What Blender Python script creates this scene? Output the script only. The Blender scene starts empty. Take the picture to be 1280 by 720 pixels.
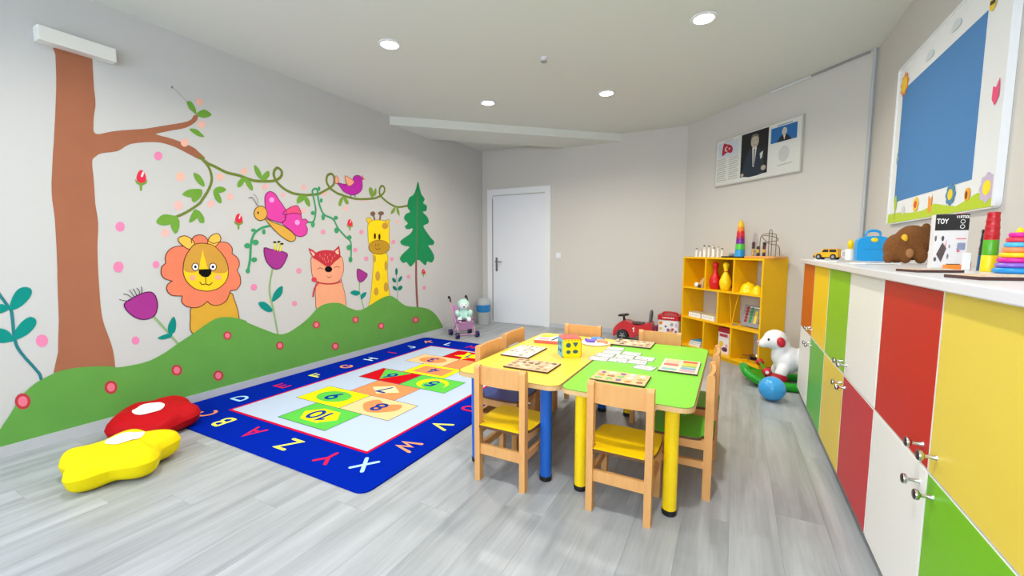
import bpy, bmesh, math, random
from math import sin, cos, pi, radians as R
from mathutils import Vector, Matrix

random.seed(7)
scn = bpy.context.scene
col = scn.collection

# ------------------------------------------------------------------ camera, sky, lamps, exposure
cam_data = bpy.data.cameras.new('camera')
cam = bpy.data.objects.new('camera', cam_data)
col.objects.link(cam)
cam.location = (3.63, 0.0, 1.18)
cam.rotation_euler = (R(90 - 5.286), 0.0, R(27.914))
cam_data.sensor_width = 36.0
cam_data.lens = 14.711
cam_data.clip_start = 0.02
scn.camera = cam

world = bpy.data.worlds.new('sky')
scn.world = world
world.use_nodes = True
wbg = world.node_tree.nodes['Background']
wbg.inputs[0].default_value = (0.80, 0.88, 1.0, 1)
wbg.inputs[1].default_value = 1.0

def area_light(name, loc, rot, sx, sy, power, color, spread=180):
    d = bpy.data.lights.new(name, 'AREA')
    d.shape = 'RECTANGLE'; d.size = sx; d.size_y = sy
    d.energy = power; d.color = color; d.spread = R(spread)
    o = bpy.data.objects.new(name, d); col.objects.link(o)
    o.location = loc; o.rotation_euler = rot
    return o
# daylight entering by the two windows of the wall behind the camera
area_light('window_daylight', (1.25, -1.42, 1.57), (R(68), 0, 0), 1.5, 1.4, 50, (0.72, 0.85, 1.0))
area_light('window_daylight', (3.30, -1.42, 1.57), (R(68), 0, 0), 1.5, 1.4, 66, (0.74, 0.86, 1.0))

scn.view_settings.view_transform = 'Standard'
scn.view_settings.look = 'None'
scn.view_settings.exposure = 0.2
scn.view_settings.gamma = 1.0
scn.view_settings.use_curve_mapping = False

# ------------------------------------------------------------------ helpers
def earclip(poly):
    """triangles of a simple polygon"""
    n = len(poly); ar = sum(poly[i][0] * poly[(i + 1) % n][1] - poly[(i + 1) % n][0] * poly[i][1] for i in range(n))
    idx = list(range(n)) if ar > 0 else list(range(n))[::-1]
    def cr(a, b, c): return (poly[b][0] - poly[a][0]) * (poly[c][1] - poly[a][1]) - (poly[c][0] - poly[a][0]) * (poly[b][1] - poly[a][1])
    out = []
    while len(idx) > 3:
        m = len(idx); best = None
        for i in range(m):
            a, b, c = idx[i - 1], idx[i], idx[(i + 1) % m]
            k = cr(a, b, c)
            if k <= 1e-12:
                if abs(k) <= 1e-12: best = i; break
                continue
            if any(cr(a, b, q) >= 0 and cr(b, c, q) >= 0 and cr(c, a, q) >= 0 for q in idx if q not in (a, b, c) and poly[q] != poly[a] and poly[q] != poly[c]): continue
            best = i; out.append((a, b, c)); break
        idx.pop(0 if best is None else best)
    out.append(tuple(idx))
    return out
def lin(h):
    h = h.lstrip('#')
    v = [int(h[i:i+2], 16) / 255 for i in (0, 2, 4)]
    return tuple(c / 12.92 if c <= 0.04045 else ((c + 0.055) / 1.055) ** 2.4 for c in v) + (1,)

_M = {}
def mat(name, hexcol, rough=0.5, bump=0.0, scale=60, vary=0.06, metal=0.0, stretch=(1, 1, 1), coat=0.0, spec=0.5, emit=0.0, trans=0.0):
    """procedural Principled material: a fine noise varies the colour a little and can raise a relief"""
    key = (name, hexcol)
    if key in _M: return _M[key]
    m = bpy.data.materials.new(name); m.use_nodes = True
    nt = m.node_tree; b = nt.nodes['Principled BSDF']
    c = lin(hexcol)
    b.inputs['Roughness'].default_value = rough
    b.inputs['Metallic'].default_value = metal
    b.inputs['Specular IOR Level'].default_value = spec
    if coat: b.inputs['Coat Weight'].default_value = coat
    if trans: b.inputs['Transmission Weight'].default_value = trans
    if emit:
        b.inputs['Emission Color'].default_value = c
        b.inputs['Emission Strength'].default_value = emit
    tc = nt.nodes.new('ShaderNodeTexCoord'); mp = nt.nodes.new('ShaderNodeMapping')
    mp.inputs['Scale'].default_value = stretch
    nz = nt.nodes.new('ShaderNodeTexNoise'); nz.inputs['Scale'].default_value = scale; nz.inputs['Detail'].default_value = 3
    nt.links.new(tc.outputs['Object'], mp.inputs[0]); nt.links.new(mp.outputs[0], nz.inputs['Vector'])
    mx = nt.nodes.new('ShaderNodeMix'); mx.data_type = 'RGBA'
    mx.inputs['A'].default_value = tuple(x * (1 - vary) for x in c[:3]) + (1,)
    mx.inputs['B'].default_value = tuple(min(1, x * (1 + vary)) for x in c[:3]) + (1,)
    nt.links.new(nz.outputs['Fac'], mx.inputs['Factor']); nt.links.new(mx.outputs['Result'], b.inputs['Base Color'])
    if bump:
        bp = nt.nodes.new('ShaderNodeBump'); bp.inputs['Strength'].default_value = bump; bp.inputs['Distance'].default_value = 0.01
        nt.links.new(nz.outputs['Fac'], bp.inputs['Height']); nt.links.new(bp.outputs[0], b.inputs['Normal'])
    _M[key] = m
    return m

def wood(name, hexcol, dark, stretch=(6, 6, 0.7), rough=0.42):
    key = (name, hexcol)
    if key in _M: return _M[key]
    m = mat(name, hexcol, rough)
    nt = m.node_tree
    nz = next(n for n in nt.nodes if n.type == 'TEX_NOISE'); mp = next(n for n in nt.nodes if n.type == 'MAPPING')
    mx = next(n for n in nt.nodes if n.type == 'MIX')
    nz.inputs['Scale'].default_value = 9; nz.inputs['Detail'].default_value = 6; nz.inputs['Distortion'].default_value = 0.6
    mp.inputs['Scale'].default_value = stretch
    mx.inputs['A'].default_value = lin(dark); mx.inputs['B'].default_value = lin(hexcol)
    return m

class MB:
    """collects shapes into one mesh"""
    def __init__(s): s.v = []; s.f = []; s.mi = []; s.m = 0
    def raw(s, vs, fs, T=None):
        o = len(s.v)
        s.v += [(T @ Vector(p)) if T else Vector(p) for p in vs]
        s.f += [tuple(i + o for i in f) for f in fs]; s.mi += [s.m] * len(fs)
        return s
    def box(s, c, d, rot=None, bev=0.0):
        x, y, z = d[0] / 2, d[1] / 2, d[2] / 2
        T = Matrix.Translation(c)
        if rot: T = T @ Matrix.Rotation(rot[2], 4, 'Z') @ Matrix.Rotation(rot[1], 4, 'Y') @ Matrix.Rotation(rot[0], 4, 'X')
        if not bev:
            vs = [(a * x, b * y, e * z) for a in (-1, 1) for b in (-1, 1) for e in (-1, 1)]
            return s.raw(vs, [(0, 1, 3, 2), (4, 6, 7, 5), (0, 4, 5, 1), (2, 3, 7, 6), (0, 2, 6, 4), (1, 5, 7, 3)], T)
        bm = bmesh.new(); bmesh.ops.create_cube(bm, size=1)
        for v in bm.verts: v.co = Vector((v.co.x * d[0], v.co.y * d[1], v.co.z * d[2]))
        bmesh.ops.bevel(bm, geom=list(bm.edges), offset=bev, segments=2, profile=0.5, affect='EDGES')
        bm.verts.index_update()
        s.raw([v.co.copy() for v in bm.verts], [tuple(v.index for v in f.verts) for f in bm.faces], T); bm.free()
        return s
    def tube(s, pts, r, n=8, closed=False, cap=True):
        P = [Vector(p) for p in pts]; N = len(P)
        rr = r if isinstance(r, (list, tuple)) else [r] * N
        vs = []; fs = []
        ref = None
        for i, p in enumerate(P):
            a = P[i - 1] if (i > 0 or closed) else p
            b = P[(i + 1) % N] if (i < N - 1 or closed) else p
            t = (b - a).normalized() if (b - a).length > 1e-9 else Vector((0, 0, 1))
            if ref is None: ref = Vector((0, 0, 1)) if abs(t.z) < 0.9 else Vector((1, 0, 0))
            u = (ref - t * ref.dot(t)).normalized(); ref = u; w = t.cross(u)
            for k in range(n):
                an = 2 * pi * k / n
                vs.append(p + (u * cos(an) + w * sin(an)) * rr[i])
        M = N if closed else N - 1
        for i in range(M):
            j = (i + 1) % N
            for k in range(n):
                l = (k + 1) % n
                fs.append((i * n + k, i * n + l, j * n + l, j * n + k))
        if cap and not closed:
            fs.append(tuple(range(n))[::-1]); fs.append(tuple((N - 1) * n + k for k in range(n)))
        return s.raw(vs, fs)
    def lathe(s, prof, n=20, c=(0, 0, 0), T=None):
        """profile of (radius, z) turned about z"""
        vs = []; fs = []
        for r, z in prof:
            for k in range(n):
                a = 2 * pi * k / n; vs.append((c[0] + r * cos(a), c[1] + r * sin(a), c[2] + z))
        for i in range(len(prof) - 1):
            for k in range(n):
                l = (k + 1) % n
                fs.append((i * n + k, i * n + l, (i + 1) * n + l, (i + 1) * n + k))
        fs.append(tuple(range(n))[::-1]); fs.append(tuple((len(prof) - 1) * n + k for k in range(n)))
        return s.raw(vs, fs, T)
    def ball(s, c, r, n=14, rot=None):
        r = (r, r, r) if not isinstance(r, (tuple, list)) else r
        T = Matrix.Translation(c)
        if rot: T = T @ Matrix.Rotation(rot[2], 4, 'Z') @ Matrix.Rotation(rot[1], 4, 'Y') @ Matrix.Rotation(rot[0], 4, 'X')
        m = max(4, n // 2); vs = [(0, 0, -r[2])]; fs = []
        for i in range(1, m):
            ph = -pi / 2 + pi * i / m
            for k in range(n):
                a = 2 * pi * k / n; vs.append((r[0] * cos(ph) * cos(a), r[1] * cos(ph) * sin(a), r[2] * sin(ph)))
        vs.append((0, 0, r[2])); e = len(vs) - 1
        for k in range(n): fs.append((0, 1 + (k + 1) % n, 1 + k))
        for i in range(m - 2):
            for k in range(n):
                l = (k + 1) % n; fs.append((1 + i * n + k, 1 + i * n + l, 1 + (i + 1) * n + l, 1 + (i + 1) * n + k))
        for k in range(n): fs.append((1 + (m - 2) * n + k, 1 + (m - 2) * n + (k + 1) % n, e))
        return s.raw(vs, fs, T)
    def prism(s, poly, z0, z1, T=None):
        """polygon in xy raised from z0 to z1"""
        n = len(poly)
        A = sum(poly[i][0] * poly[(i + 1) % n][1] - poly[(i + 1) % n][0] * poly[i][1] for i in range(n))
        if A < 0: poly = poly[::-1]
        vs = [(p[0], p[1], z0) for p in poly] + [(p[0], p[1], z1) for p in poly]
        tri = earclip([(p[0], p[1]) for p in poly])
        fs = []
        for t in tri:
            a, b, c = t
            ar = (poly[b][0] - poly[a][0]) * (poly[c][1] - poly[a][1]) - (poly[c][0] - poly[a][0]) * (poly[b][1] - poly[a][1])
            if ar < 0: a, c = c, a
            fs.append((a + n, b + n, c + n)); fs.append((c, b, a))
        for i in range(n): fs.append((i, (i + 1) % n, (i + 1) % n + n, i + n))
        return s.raw(vs, fs, T)
    def flat(s, poly, T=None):
        """a painted patch: one filled polygon in xy at z 0, facing +z"""
        n = len(poly)
        tri = earclip([(p[0], p[1]) for p in poly])
        fs = []
        for a, b, c in tri:
            ar = (poly[b][0] - poly[a][0]) * (poly[c][1] - poly[a][1]) - (poly[c][0] - poly[a][0]) * (poly[b][1] - poly[a][1])
            fs.append((a, b, c) if ar > 0 else (a, c, b))
        return s.raw([(p[0], p[1], 0) for p in poly], fs, T)
    def ribbon(s, pts, w, T=None, capped=True):
        """a brush stroke along pts in the xy plane at z 0"""
        P = [Vector((p[0], p[1])) for p in pts]
        Q = [P[0]]
        for p in P[1:]:
            if (p - Q[-1]).length > 1e-5: Q.append(p)
        P = Q; N = len(P)
        if N < 2: return s
        closed = (P[0] - P[-1]).length < 1e-4
        L = []; Rr = []
        for i, p in enumerate(P):
            a = P[i - 1] if i > 0 else (P[-2] if closed else p)
            b = P[i + 1] if i < N - 1 else (P[1] if closed else p)
            d1 = (p - a); d2 = (b - p)
            d1 = d1.normalized() if d1.length > 1e-9 else d2.normalized()
            d2 = d2.normalized() if d2.length > 1e-9 else d1
            t = (d1 + d2); t = t.normalized() if t.length > 1e-6 else d1
            nrm = Vector((-t.y, t.x)); k = 1 / max(0.5, abs(nrm.dot(Vector((-d1.y, d1.x)))))
            L.append(p + nrm * w / 2 * k); Rr.append(p - nrm * w / 2 * k)
        vs = [(q.x, q.y, 3e-6 * i) for i, q in enumerate(L)] + [(q.x, q.y, 3e-6 * i) for i, q in enumerate(Rr)]
        s.raw(vs, [(i + N, i + 1 + N, i + 1, i) for i in range(N - 1)], T)
        if capped and not closed:
            for p, q in ((P[0], P[1]), (P[-1], P[-2])):
                d = (p - q).normalized(); a0 = math.atan2(d.y, d.x)
                s.flat([(p.x + w / 2 * .98 * cos(a0 - pi / 2 + pi * k / 5), p.y + w / 2 * .98 * sin(a0 - pi / 2 + pi * k / 5)) for k in range(6)], T)
        return s
    def build(s, name, ms, parent=None, smooth=None, loc=None):
        me = bpy.data.meshes.new(name)
        me.from_pydata([tuple(v) for v in s.v], [], s.f)
        ms = ms if isinstance(ms, (list, tuple)) else [ms]
        for m in ms: me.materials.append(m)
        if len(ms) > 1: me.polygons.foreach_set('material_index', s.mi)
        if smooth:
            me.polygons.foreach_set('use_smooth', [True] * len(me.polygons))
            me.set_sharp_from_angle(angle=R(smooth))
        me.update()
        o = bpy.data.objects.new(name, me); col.objects.link(o)
        if parent: o.parent = parent
        if loc: o.location = loc
        return o

def tag(o, label=None, cat=None, group=None, kind=None):
    if label: o['label'] = label
    if cat: o['category'] = cat
    if group: o['group'] = group
    if kind: o['kind'] = kind
    return o
def thing(name, label, cat, loc=(0, 0, 0), rz=0.0, group=None, tilt=(0, 0)):
    o = bpy.data.objects.new(name, None); o.empty_display_size = 0.05; col.objects.link(o)
    o.location = loc; o.rotation_euler = (tilt[0], tilt[1], rz)
    return tag(o, label, cat, group)
def group_part(name, parent, label=None):
    o = bpy.data.objects.new(name, None); o.empty_display_size = 0.03; col.objects.link(o); o.parent = parent
    return tag(o, label)
def dup(root, loc, rz, label=None):
    r = root.copy(); col.objects.link(r); r.location = loc; r.rotation_euler = (0, 0, rz)
    if label: r['label'] = label
    for ch in root.children:
        c = ch.copy(); col.objects.link(c); c.parent = r
        for g in ch.children:
            d = g.copy(); col.objects.link(d); d.parent = c
    return r
def struct(o, label=None): return tag(o, label, kind='structure')

def rrect(w, d, r, n=5, cx=0, cy=0):
    out = []
    for sx, sy, a0 in ((1, 1, 0), (-1, 1, 90), (-1, -1, 180), (1, -1, 270)):
        for k in range(n + 1):
            a = R(a0 + 90 * k / n)
            out.append((cx + sx * (w / 2 - r) + r * cos(a), cy + sy * (d / 2 - r) + r * sin(a)))
    return out
def circ(cx, cy, rx, ry=None, n=16, a0=0):
    ry = rx if ry is None else ry
    return [(cx + rx * cos(a0 + 2 * pi * k / n), cy + ry * sin(a0 + 2 * pi * k / n)) for k in range(n)]
def star(cx, cy, r1, r2, n=5, a0=pi / 2):
    return [(cx + (r1 if k % 2 == 0 else r2) * cos(a0 + pi * k / n), cy + (r1 if k % 2 == 0 else r2) * sin(a0 + pi * k / n)) for k in range(2 * n)]
def soft(pts, closed=True, n=4):
    """smooth curve through points of any dimension"""
    P = [Vector(p) for p in pts]; N = len(P); out = []
    for i in range(N if closed else N - 1):
        p1, p2 = P[i], P[(i + 1) % N]
        p0 = P[i - 1] if (closed or i > 0) else p1
        p3 = P[(i + 2) % N] if (closed or i + 2 < N) else p2
        for k in range(n):
            t = k / n; m1 = (p2 - p0) / 2; m2 = (p3 - p1) / 2
            out.append((2*t**3-3*t*t+1)*p1 + (t**3-2*t*t+t)*m1 + (-2*t**3+3*t*t)*p2 + (t**3-t*t)*m2)
    if not closed: out.append(P[-1])
    return [tuple(p) for p in out]
def blob(name, balls, m, parent=None, voxel=0.01, smooth_it=4):
    """one continuous soft body grown from overlapping ellipsoids (c, r, rot)"""
    b = MB()
    for e in balls: b.ball(e[0], e[1], 20, e[2] if len(e) > 2 else None)
    t = b.build('tmp', m)
    r = t.modifiers.new('r', 'REMESH'); r.mode = 'VOXEL'; r.voxel_size = voxel
    s = t.modifiers.new('s', 'SMOOTH'); s.iterations = smooth_it; s.factor = 0.5
    bpy.context.view_layer.update()
    me = bpy.data.meshes.new_from_object(t.evaluated_get(bpy.context.evaluated_depsgraph_get()))
    bpy.data.objects.remove(t)
    me.name = name
    me.polygons.foreach_set('use_smooth', [True] * len(me.polygons))
    if not me.materials: me.materials.append(m)
    o = bpy.data.objects.new(name, me); col.objects.link(o)
    if parent: o.parent = parent
    return o

# ------------------------------------------------------------------ shared materials
M = dict(
    wall=mat('wall_paint', '#cfcac3', 0.85, 0.02, 220, 0.015),
    wall_l=mat('wall_paint_pale', '#c7c6c4', 0.85, 0.02, 220, 0.015),
    ceil=mat('ceiling_paint', '#dcded7', 0.9, 0.01, 200, 0.01),
    white=mat('white_lacquer', '#e9eaec', 0.38, 0, 30, 0.01),
    cream=mat('white_laminate', '#e8e6df', 0.35, 0, 30, 0.01),
    skirt=mat('skirting_grey', '#b9bcbf', 0.5, 0, 30, 0.03),
    beech=wood('beech_wood', '#e3ab6b', '#d19351'),
    beech_d=wood('beech_edge', '#6a4424', '#58361c'),
    ply=wood('plywood', '#dfbb86', '#cfa66c', (3, 8, 3)),
    chrome=mat('chrome', '#c9c9cc', 0.18, metal=1.0, vary=0.02),
    steel=mat('brushed_steel', '#8d8d8f', 0.3, metal=1.0, vary=0.03),
    black=mat('black_plastic', '#111113', 0.4),
    dark=mat('dark_plinth', '#5d6165', 0.6),
    red=mat('red_plastic', '#d8121a', 0.3), yellow=mat('yellow_plastic', '#fbd806', 0.32), green=mat('green_plastic', '#2f9b22', 0.32),
    blue=mat('blue_plastic', '#1e9be6', 0.32), orange=mat('orange_plastic', '#f08a34', 0.35), purple=mat('purple_plastic', '#7a4fc4', 0.35),
    magenta=mat('magenta_plastic', '#e0189a', 0.35), pink=mat('pink_plastic', '#f0384f', 0.35), navy=mat('navy_plastic', '#10355f', 0.35),
    paper=mat('white_paper', '#eeeeea', 0.7), brown=mat('brown_felt', '#6a4a2c', 0.8), grey=mat('grey_plastic', '#9a9a98', 0.45),
)
# ------------------------------------------------------------------ the room
H = 2.732; YB = 5.83; XC = 3.051; XR = 4.551; YR = 4.330; YF = -1.5
def wallbox(name, c, d, m, rz=0):
    return struct(MB().box((0, 0, 0), d).build(name, m, loc=c)) if not rz else struct(_rot(MB().box((0, 0, 0), d).build(name, m, loc=c), rz))
def _rot(o, rz): o.rotation_euler = (0, 0, rz); return o

# floor of grey vinyl planks running towards the door wall
fl = MB()
fl.prism([(-0.1, YF - .1), (XR + .1, YF - .1), (XR + .1, YR + .04), (XC + .04, YB + .1), (-0.1, YB + .1)], -0.08, -0.0035)
floor = struct(fl.build('floor', mat('floor_screed', '#7d7f80', 0.8)), 'floor of grey wood grain vinyl planks')
pm = bpy.data.materials.new('vinyl_plank'); pm.use_nodes = True
nt = pm.node_tree; pb = nt.nodes['Principled BSDF']
g = nt.nodes.new('ShaderNodeNewGeometry'); oi = nt.nodes.new('ShaderNodeObjectInfo')
off = nt.nodes.new('ShaderNodeVectorMath'); off.operation = 'MULTIPLY_ADD'
cx = nt.nodes.new('ShaderNodeCombineXYZ')
for i in range(3): nt.links.new(oi.outputs['Random'], cx.inputs[i])
off.inputs[1].default_value = (31, 17, 0)
nt.links.new(cx.outputs[0], off.inputs[0]); nt.links.new(g.outputs['Position'], off.inputs[2])
mp = nt.nodes.new('ShaderNodeMapping'); mp.inputs['Scale'].default_value = (8, 0.8, 1)
nt.links.new(off.outputs[0], mp.inputs[0])
n1 = nt.nodes.new('ShaderNodeTexNoise'); n1.inputs['Scale'].default_value = 1.3; n1.inputs['Detail'].default_value = 7; n1.inputs['Roughness'].default_value = 0.6; n1.inputs['Distortion'].default_value = 0.5
nt.links.new(mp.outputs[0], n1.inputs['Vector'])
mp2 = nt.nodes.new('ShaderNodeMapping'); mp2.inputs['Scale'].default_value = (90, 3, 1); nt.links.new(off.outputs[0], mp2.inputs[0])
n2 = nt.nodes.new('ShaderNodeTexNoise'); n2.inputs['Scale'].default_value = 1; n2.inputs['Detail'].default_value = 4; nt.links.new(mp2.outputs[0], n2.inputs['Vector'])
ramp = nt.nodes.new('ShaderNodeValToRGB')
ramp.color_ramp.elements[0].position = 0.28; ramp.color_ramp.elements[0].color = lin('#8b8f92')
ramp.color_ramp.elements[1].position = 0.72; ramp.color_ramp.elements[1].color = lin('#b2b6ba')
ma = nt.nodes.new('ShaderNodeMath'); ma.operation = 'MULTIPLY_ADD'; ma.inputs[1].default_value = 0.22
nt.links.new(n2.outputs['Fac'], ma.inputs[0])
m3 = nt.nodes.new('ShaderNodeMath'); m3.operation = 'MULTIPLY_ADD'; m3.inputs[1].default_value = 0.09; 
nt.links.new(oi.outputs['Random'], m3.inputs[0]); nt.links.new(n1.outputs['Fac'], m3.inputs[2])
nt.links.new(m3.outputs[0], ma.inputs[2])
sb = nt.nodes.new('ShaderNodeMath'); sb.operation = 'SUBTRACT'; sb.inputs[1].default_value = 0.155; nt.links.new(ma.outputs[0], sb.inputs[0])
nt.links.new(sb.outputs[0], ramp.inputs[0]); nt.links.new(ramp.outputs[0], pb.inputs['Base Color'])
pb.inputs['Roughness'].default_value = 0.36; pb.inputs['Specular IOR Level'].default_value = 0.45
fb = nt.nodes.new('ShaderNodeBump'); fb.inputs['Strength'].default_value = 0.05; nt.links.new(n2.outputs['Fac'], fb.inputs['Height']); nt.links.new(fb.outputs[0], pb.inputs['Normal'])
PW, PL = 0.183, 1.22
def clip_poly(poly, nx, ny, d):            # keep nx x + ny y <= d
    out = []
    for i in range(len(poly)):
        a, b = poly[i], poly[(i + 1) % len(poly)]
        da = nx * a[0] + ny * a[1] - d; db = nx * b[0] + ny * b[1] - d
        if da <= 0: out.append(a)
        if da * db < 0: t = da / (da - db); out.append((a[0] + (b[0] - a[0]) * t, a[1] + (b[1] - a[1]) * t))
    return out
shared = None
k = 0
while k * PW < XR:
    x0 = k * PW; y0 = YF - ((k * 0.43) % 1.0) * PL
    while y0 < YB:
        full = x0 + PW < XR - .002 and y0 > YF and y0 + PL < YB and (x0 + PW) + (y0 + PL) < XC + YB
        gap = 0.0006
        if full:
            if shared is None:
                o = MB().prism([(0, 0), (PW - gap, 0), (PW - gap, PL - gap), (0, PL - gap)], -0.0035, 0).build('plank', pm, floor); shared = o.data
            else:
                o = bpy.data.objects.new('plank', shared); col.objects.link(o); o.parent = floor
            o.location = (x0, y0, 0)
        else:
            p = [(x0, max(y0, YF)), (min(x0 + PW - gap, XR), max(y0, YF)), (min(x0 + PW - gap, XR), min(y0 + PL - gap, YB)), (x0, min(y0 + PL - gap, YB))]
            p = clip_poly(p, 1, 1, XC + YB)
            if len(p) > 2: MB().prism(p, -0.0035, 0).build('plank', pm, floor)
        y0 += PL
    k += 1

wall_left = wallbox('wall_left', (-.05, (YB + YF) / 2, H / 2), (.1, YB - YF + .2, H), M['wall_l'])
tag(wall_left, 'left wall painted with a storybook forest mural')
wallbox('wall_back', ((XC) / 2, YB + .05, H / 2), (XC + .06, .1, H), M['wall'])
dl = math.hypot(XR - XC, YB - YR)
wa = MB().box((0, .05, H / 2), (dl, .1, H)).build('wall_diagonal', M['wall'], loc=((XC + XR) / 2, (YB + YR) / 2, 0)); wa.rotation_euler = (0, 0, -math.atan2(YB - YR, XR - XC)); struct(wa)
wallbox('wall_right', (XR + .05, (YR + YF) / 2, H / 2), (.1, YR - YF + .1, H), M['wall'])
# wall behind the camera with two windows
wf = MB()
ops = [(0.45, 2.05), (2.5, 4.1)]; z0, z1 = 0.85, 2.3
xs = [-.1] + [v for o in ops for v in o] + [XR + .1]
for a, b in ((xs[0], xs[1]), (xs[2], xs[3]), (xs[4], xs[5])): wf.box(((a + b) / 2, YF - .05, H / 2), (b - a, .1, H))
for a, b in ops:
    wf.box(((a + b) / 2, YF - .05, z0 / 2), (b - a, .1, z0)); wf.box(((a + b) / 2, YF - .05, (z1 + H) / 2), (b - a, .1, H - z1))
struct(wf.build('wall_front', M['wall']))
glass = mat('window_glass', '#ffffff', 0.02, trans=1.0, vary=0)
for i, (a, b) in enumerate(ops):
    f = MB(); w = .06; cxm = (a + b) / 2
    for px in (a + w / 2, cxm, b - w / 2): f.box((px, YF - .05, (z0 + z1) / 2), (w, .06, z1 - z0))
    for pz in (z0 + w / 2, z1 - w / 2): f.box((cxm, YF - .05, pz), (b - a, .058, w))
    wo = struct(f.build('window_%d' % (i + 1), M['white']))
    for px in ((a + cxm) / 2, (b + cxm) / 2): MB().box((px, YF - .05, (z0 + z1) / 2), ((b - a) / 2 - w * 1.3, .006, z1 - z0 - 2 * w)).build('pane', glass, wo)
cl = MB(); cl.prism([(-0.1, YF - .1), (XR + .1, YF - .1), (XR + .1, YR + .04), (XC + .04, YB + .1), (-0.1, YB + .1)], H, H + .1)
struct(cl.build('ceiling', M['ceil']))
# lowered bulkhead across the far left corner
bk = MB(); bk.prism([(0, 3.795), (0, 4.54), (1.39, YB), (2.23, YB)], 2.633, H - .001)
struct(bk.build('trim_1', M['ceil']), 'shallow lowered bulkhead crossing the ceiling corner')
# skirting
struct(MB().box((.006, (YB + YF) / 2, .033), (.012, YB - YF - .01, .066)).build('baseboard_left', M['skirt']))
struct(MB().box(((1.2 + XC) / 2, YB - .006, .033), (XC - 1.2 - .004, .012, .066)).build('baseboard_back', M['skirt']))
bb = MB().box((0, -.006, .033), (dl - .02, .012, .066)).build('baseboard_diagonal', M['skirt'], loc=wa.location); bb.rotation_euler = wa.rotation_euler; struct(bb)
# cable conduits on the diagonal wall
def on_diag(u, z, off):      # u to the right along the diagonal wall from its middle, off out into the room
    s = 2 ** -.5; return (3.7838 + u * s - off * s, 5.0972 - u * s - off * s, z)
struct(MB().tube([on_diag(.15, 2.722, .012), on_diag(.55, 2.722, .012)], .008, 8).build('trim_2', M['white'], smooth=40), 'white cable conduit along the ceiling edge')
struct(MB().tube([on_diag(.56, 2.722, .012), on_diag(1.03, 2.722, .012)], .008, 8).build('trim_3', M['grey'], smooth=40), 'grey cable conduit continuing along the ceiling edge')
struct(MB().tube([(XR - .022, YR - .004, 1.12), (XR - .022, YR - .004, H)], .012, 8).build('trim_4', M['skirt'], smooth=40), 'thin pipe running up the corner')

# door
dr = MB()
for x in (.153, 1.153): dr.box((x, YB - .0125, 1.06), (.092, .025, 2.12))
dr.box((.653, YB - .0125, 2.074), (.908, .025, .092))
door = struct(dr.build('door_1', M['white']), 'closed white flush door in a white frame')
MB().box((.653, YB - .006, 1.008), (.9, .012, 2.012), bev=.003).build('door_leaf', mat('door_white', '#e6e8ee', 0.4, vary=.01), door)
hd = MB().box((.272, YB - .016, .94), (.036, .008, .22), bev=.003)
hd.tube([(.272, YB - .02, .985), (.272, YB - .06, .985), (.285, YB - .065, .985), (.385, YB - .065, .98)], .009, 8)
tag(hd.build('door_handle', M['steel'], door, smooth=40), 'steel lever handle on a long plate')
MB().box((.1995, YB - .02, 1.0), (.0045, .018, 1.95)).build('door_gap', M['grey'], door)

sw = thing('light_switch', 'small white light switch on the wall beside the door', 'switch', (1.325, YB, 1.09))
MB().box((0, -.006, 0), (.082, .012, .082), bev=.003).build('plate', M['white'], sw); MB().box((0, -.014, 0), (.05, .006, .05), rot=(.08, 0, 0), bev=.002).build('rocker', M['white'], sw)
lg = MB().box((0, 0, 0), (.075, .345, .082), bev=.003).build('wall_ledge', M['cream'], loc=(.0385, 1.122, 2.415)); tag(lg, 'short cream box ledge on the wall above the painted tree', 'ledge')

# recessed downlights
glow = mat('lamp_glow', '#ffffff', 0.5, emit=14.0)
def downlight(x, y, lab):
    t = thing('ceiling_light', lab, 'ceiling light', (x, y, H), 0, 'round recessed ceiling lights')
    MB().lathe([(.062, -.001), (.085, -.001), (.088, -.005), (.084, -.009), (.066, -.011), (.062, -.006)], 28).build('trim_ring', M['white'], t, smooth=35)
    MB().lathe([(.0615, -.0015), (.0615, -.007), (.04, -.0078), (.001, -.008)], 28).build('diffuser', glow, t, smooth=35)
    d = bpy.data.lights.new('downlight', 'AREA'); d.shape = 'DISK'; d.size = .12; d.energy = 16; d.color = (1, .94, .83); d.spread = R(150)
    o = bpy.data.objects.new('downlight', d); col.objects.link(o); o.parent = t; o.location = (0, 0, -.012)
for x, y, lab in ((1.25, 2.51, 'round recessed downlight above the rug, nearest the mural wall'), (1.25, 3.95, 'round recessed downlight just in front of the lowered bulkhead'), (2.434, 4.266, 'round recessed downlight between the bulkhead and the diagonal wall'), (3.38, 3.23, 'round recessed downlight nearest the wall with the blue pin board'),
                  (3.38, 1.1, 'round recessed downlight over the worktop end nearest the windows'), (1.25, .9, 'round recessed downlight over the bare floor beside the yellow cushion')):
    downlight(x, y, lab)
sp = thing('smoke_detector', 'tiny white sensor hanging from the middle of the ceiling', 'detector', (2.193, 3.268, H))
MB().lathe([(.03, -.001), (.03, -.01), (.018, -.014), (.018, -.03), (.001, -.032)], 16).build('housing', M['white'], sp, smooth=35)
MB().lathe([(.026, -.03), (.027, -.034), (.02, -.038), (.001, -.038)], 16).build('sensor_cap', M['grey'], sp, smooth=35)

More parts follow.
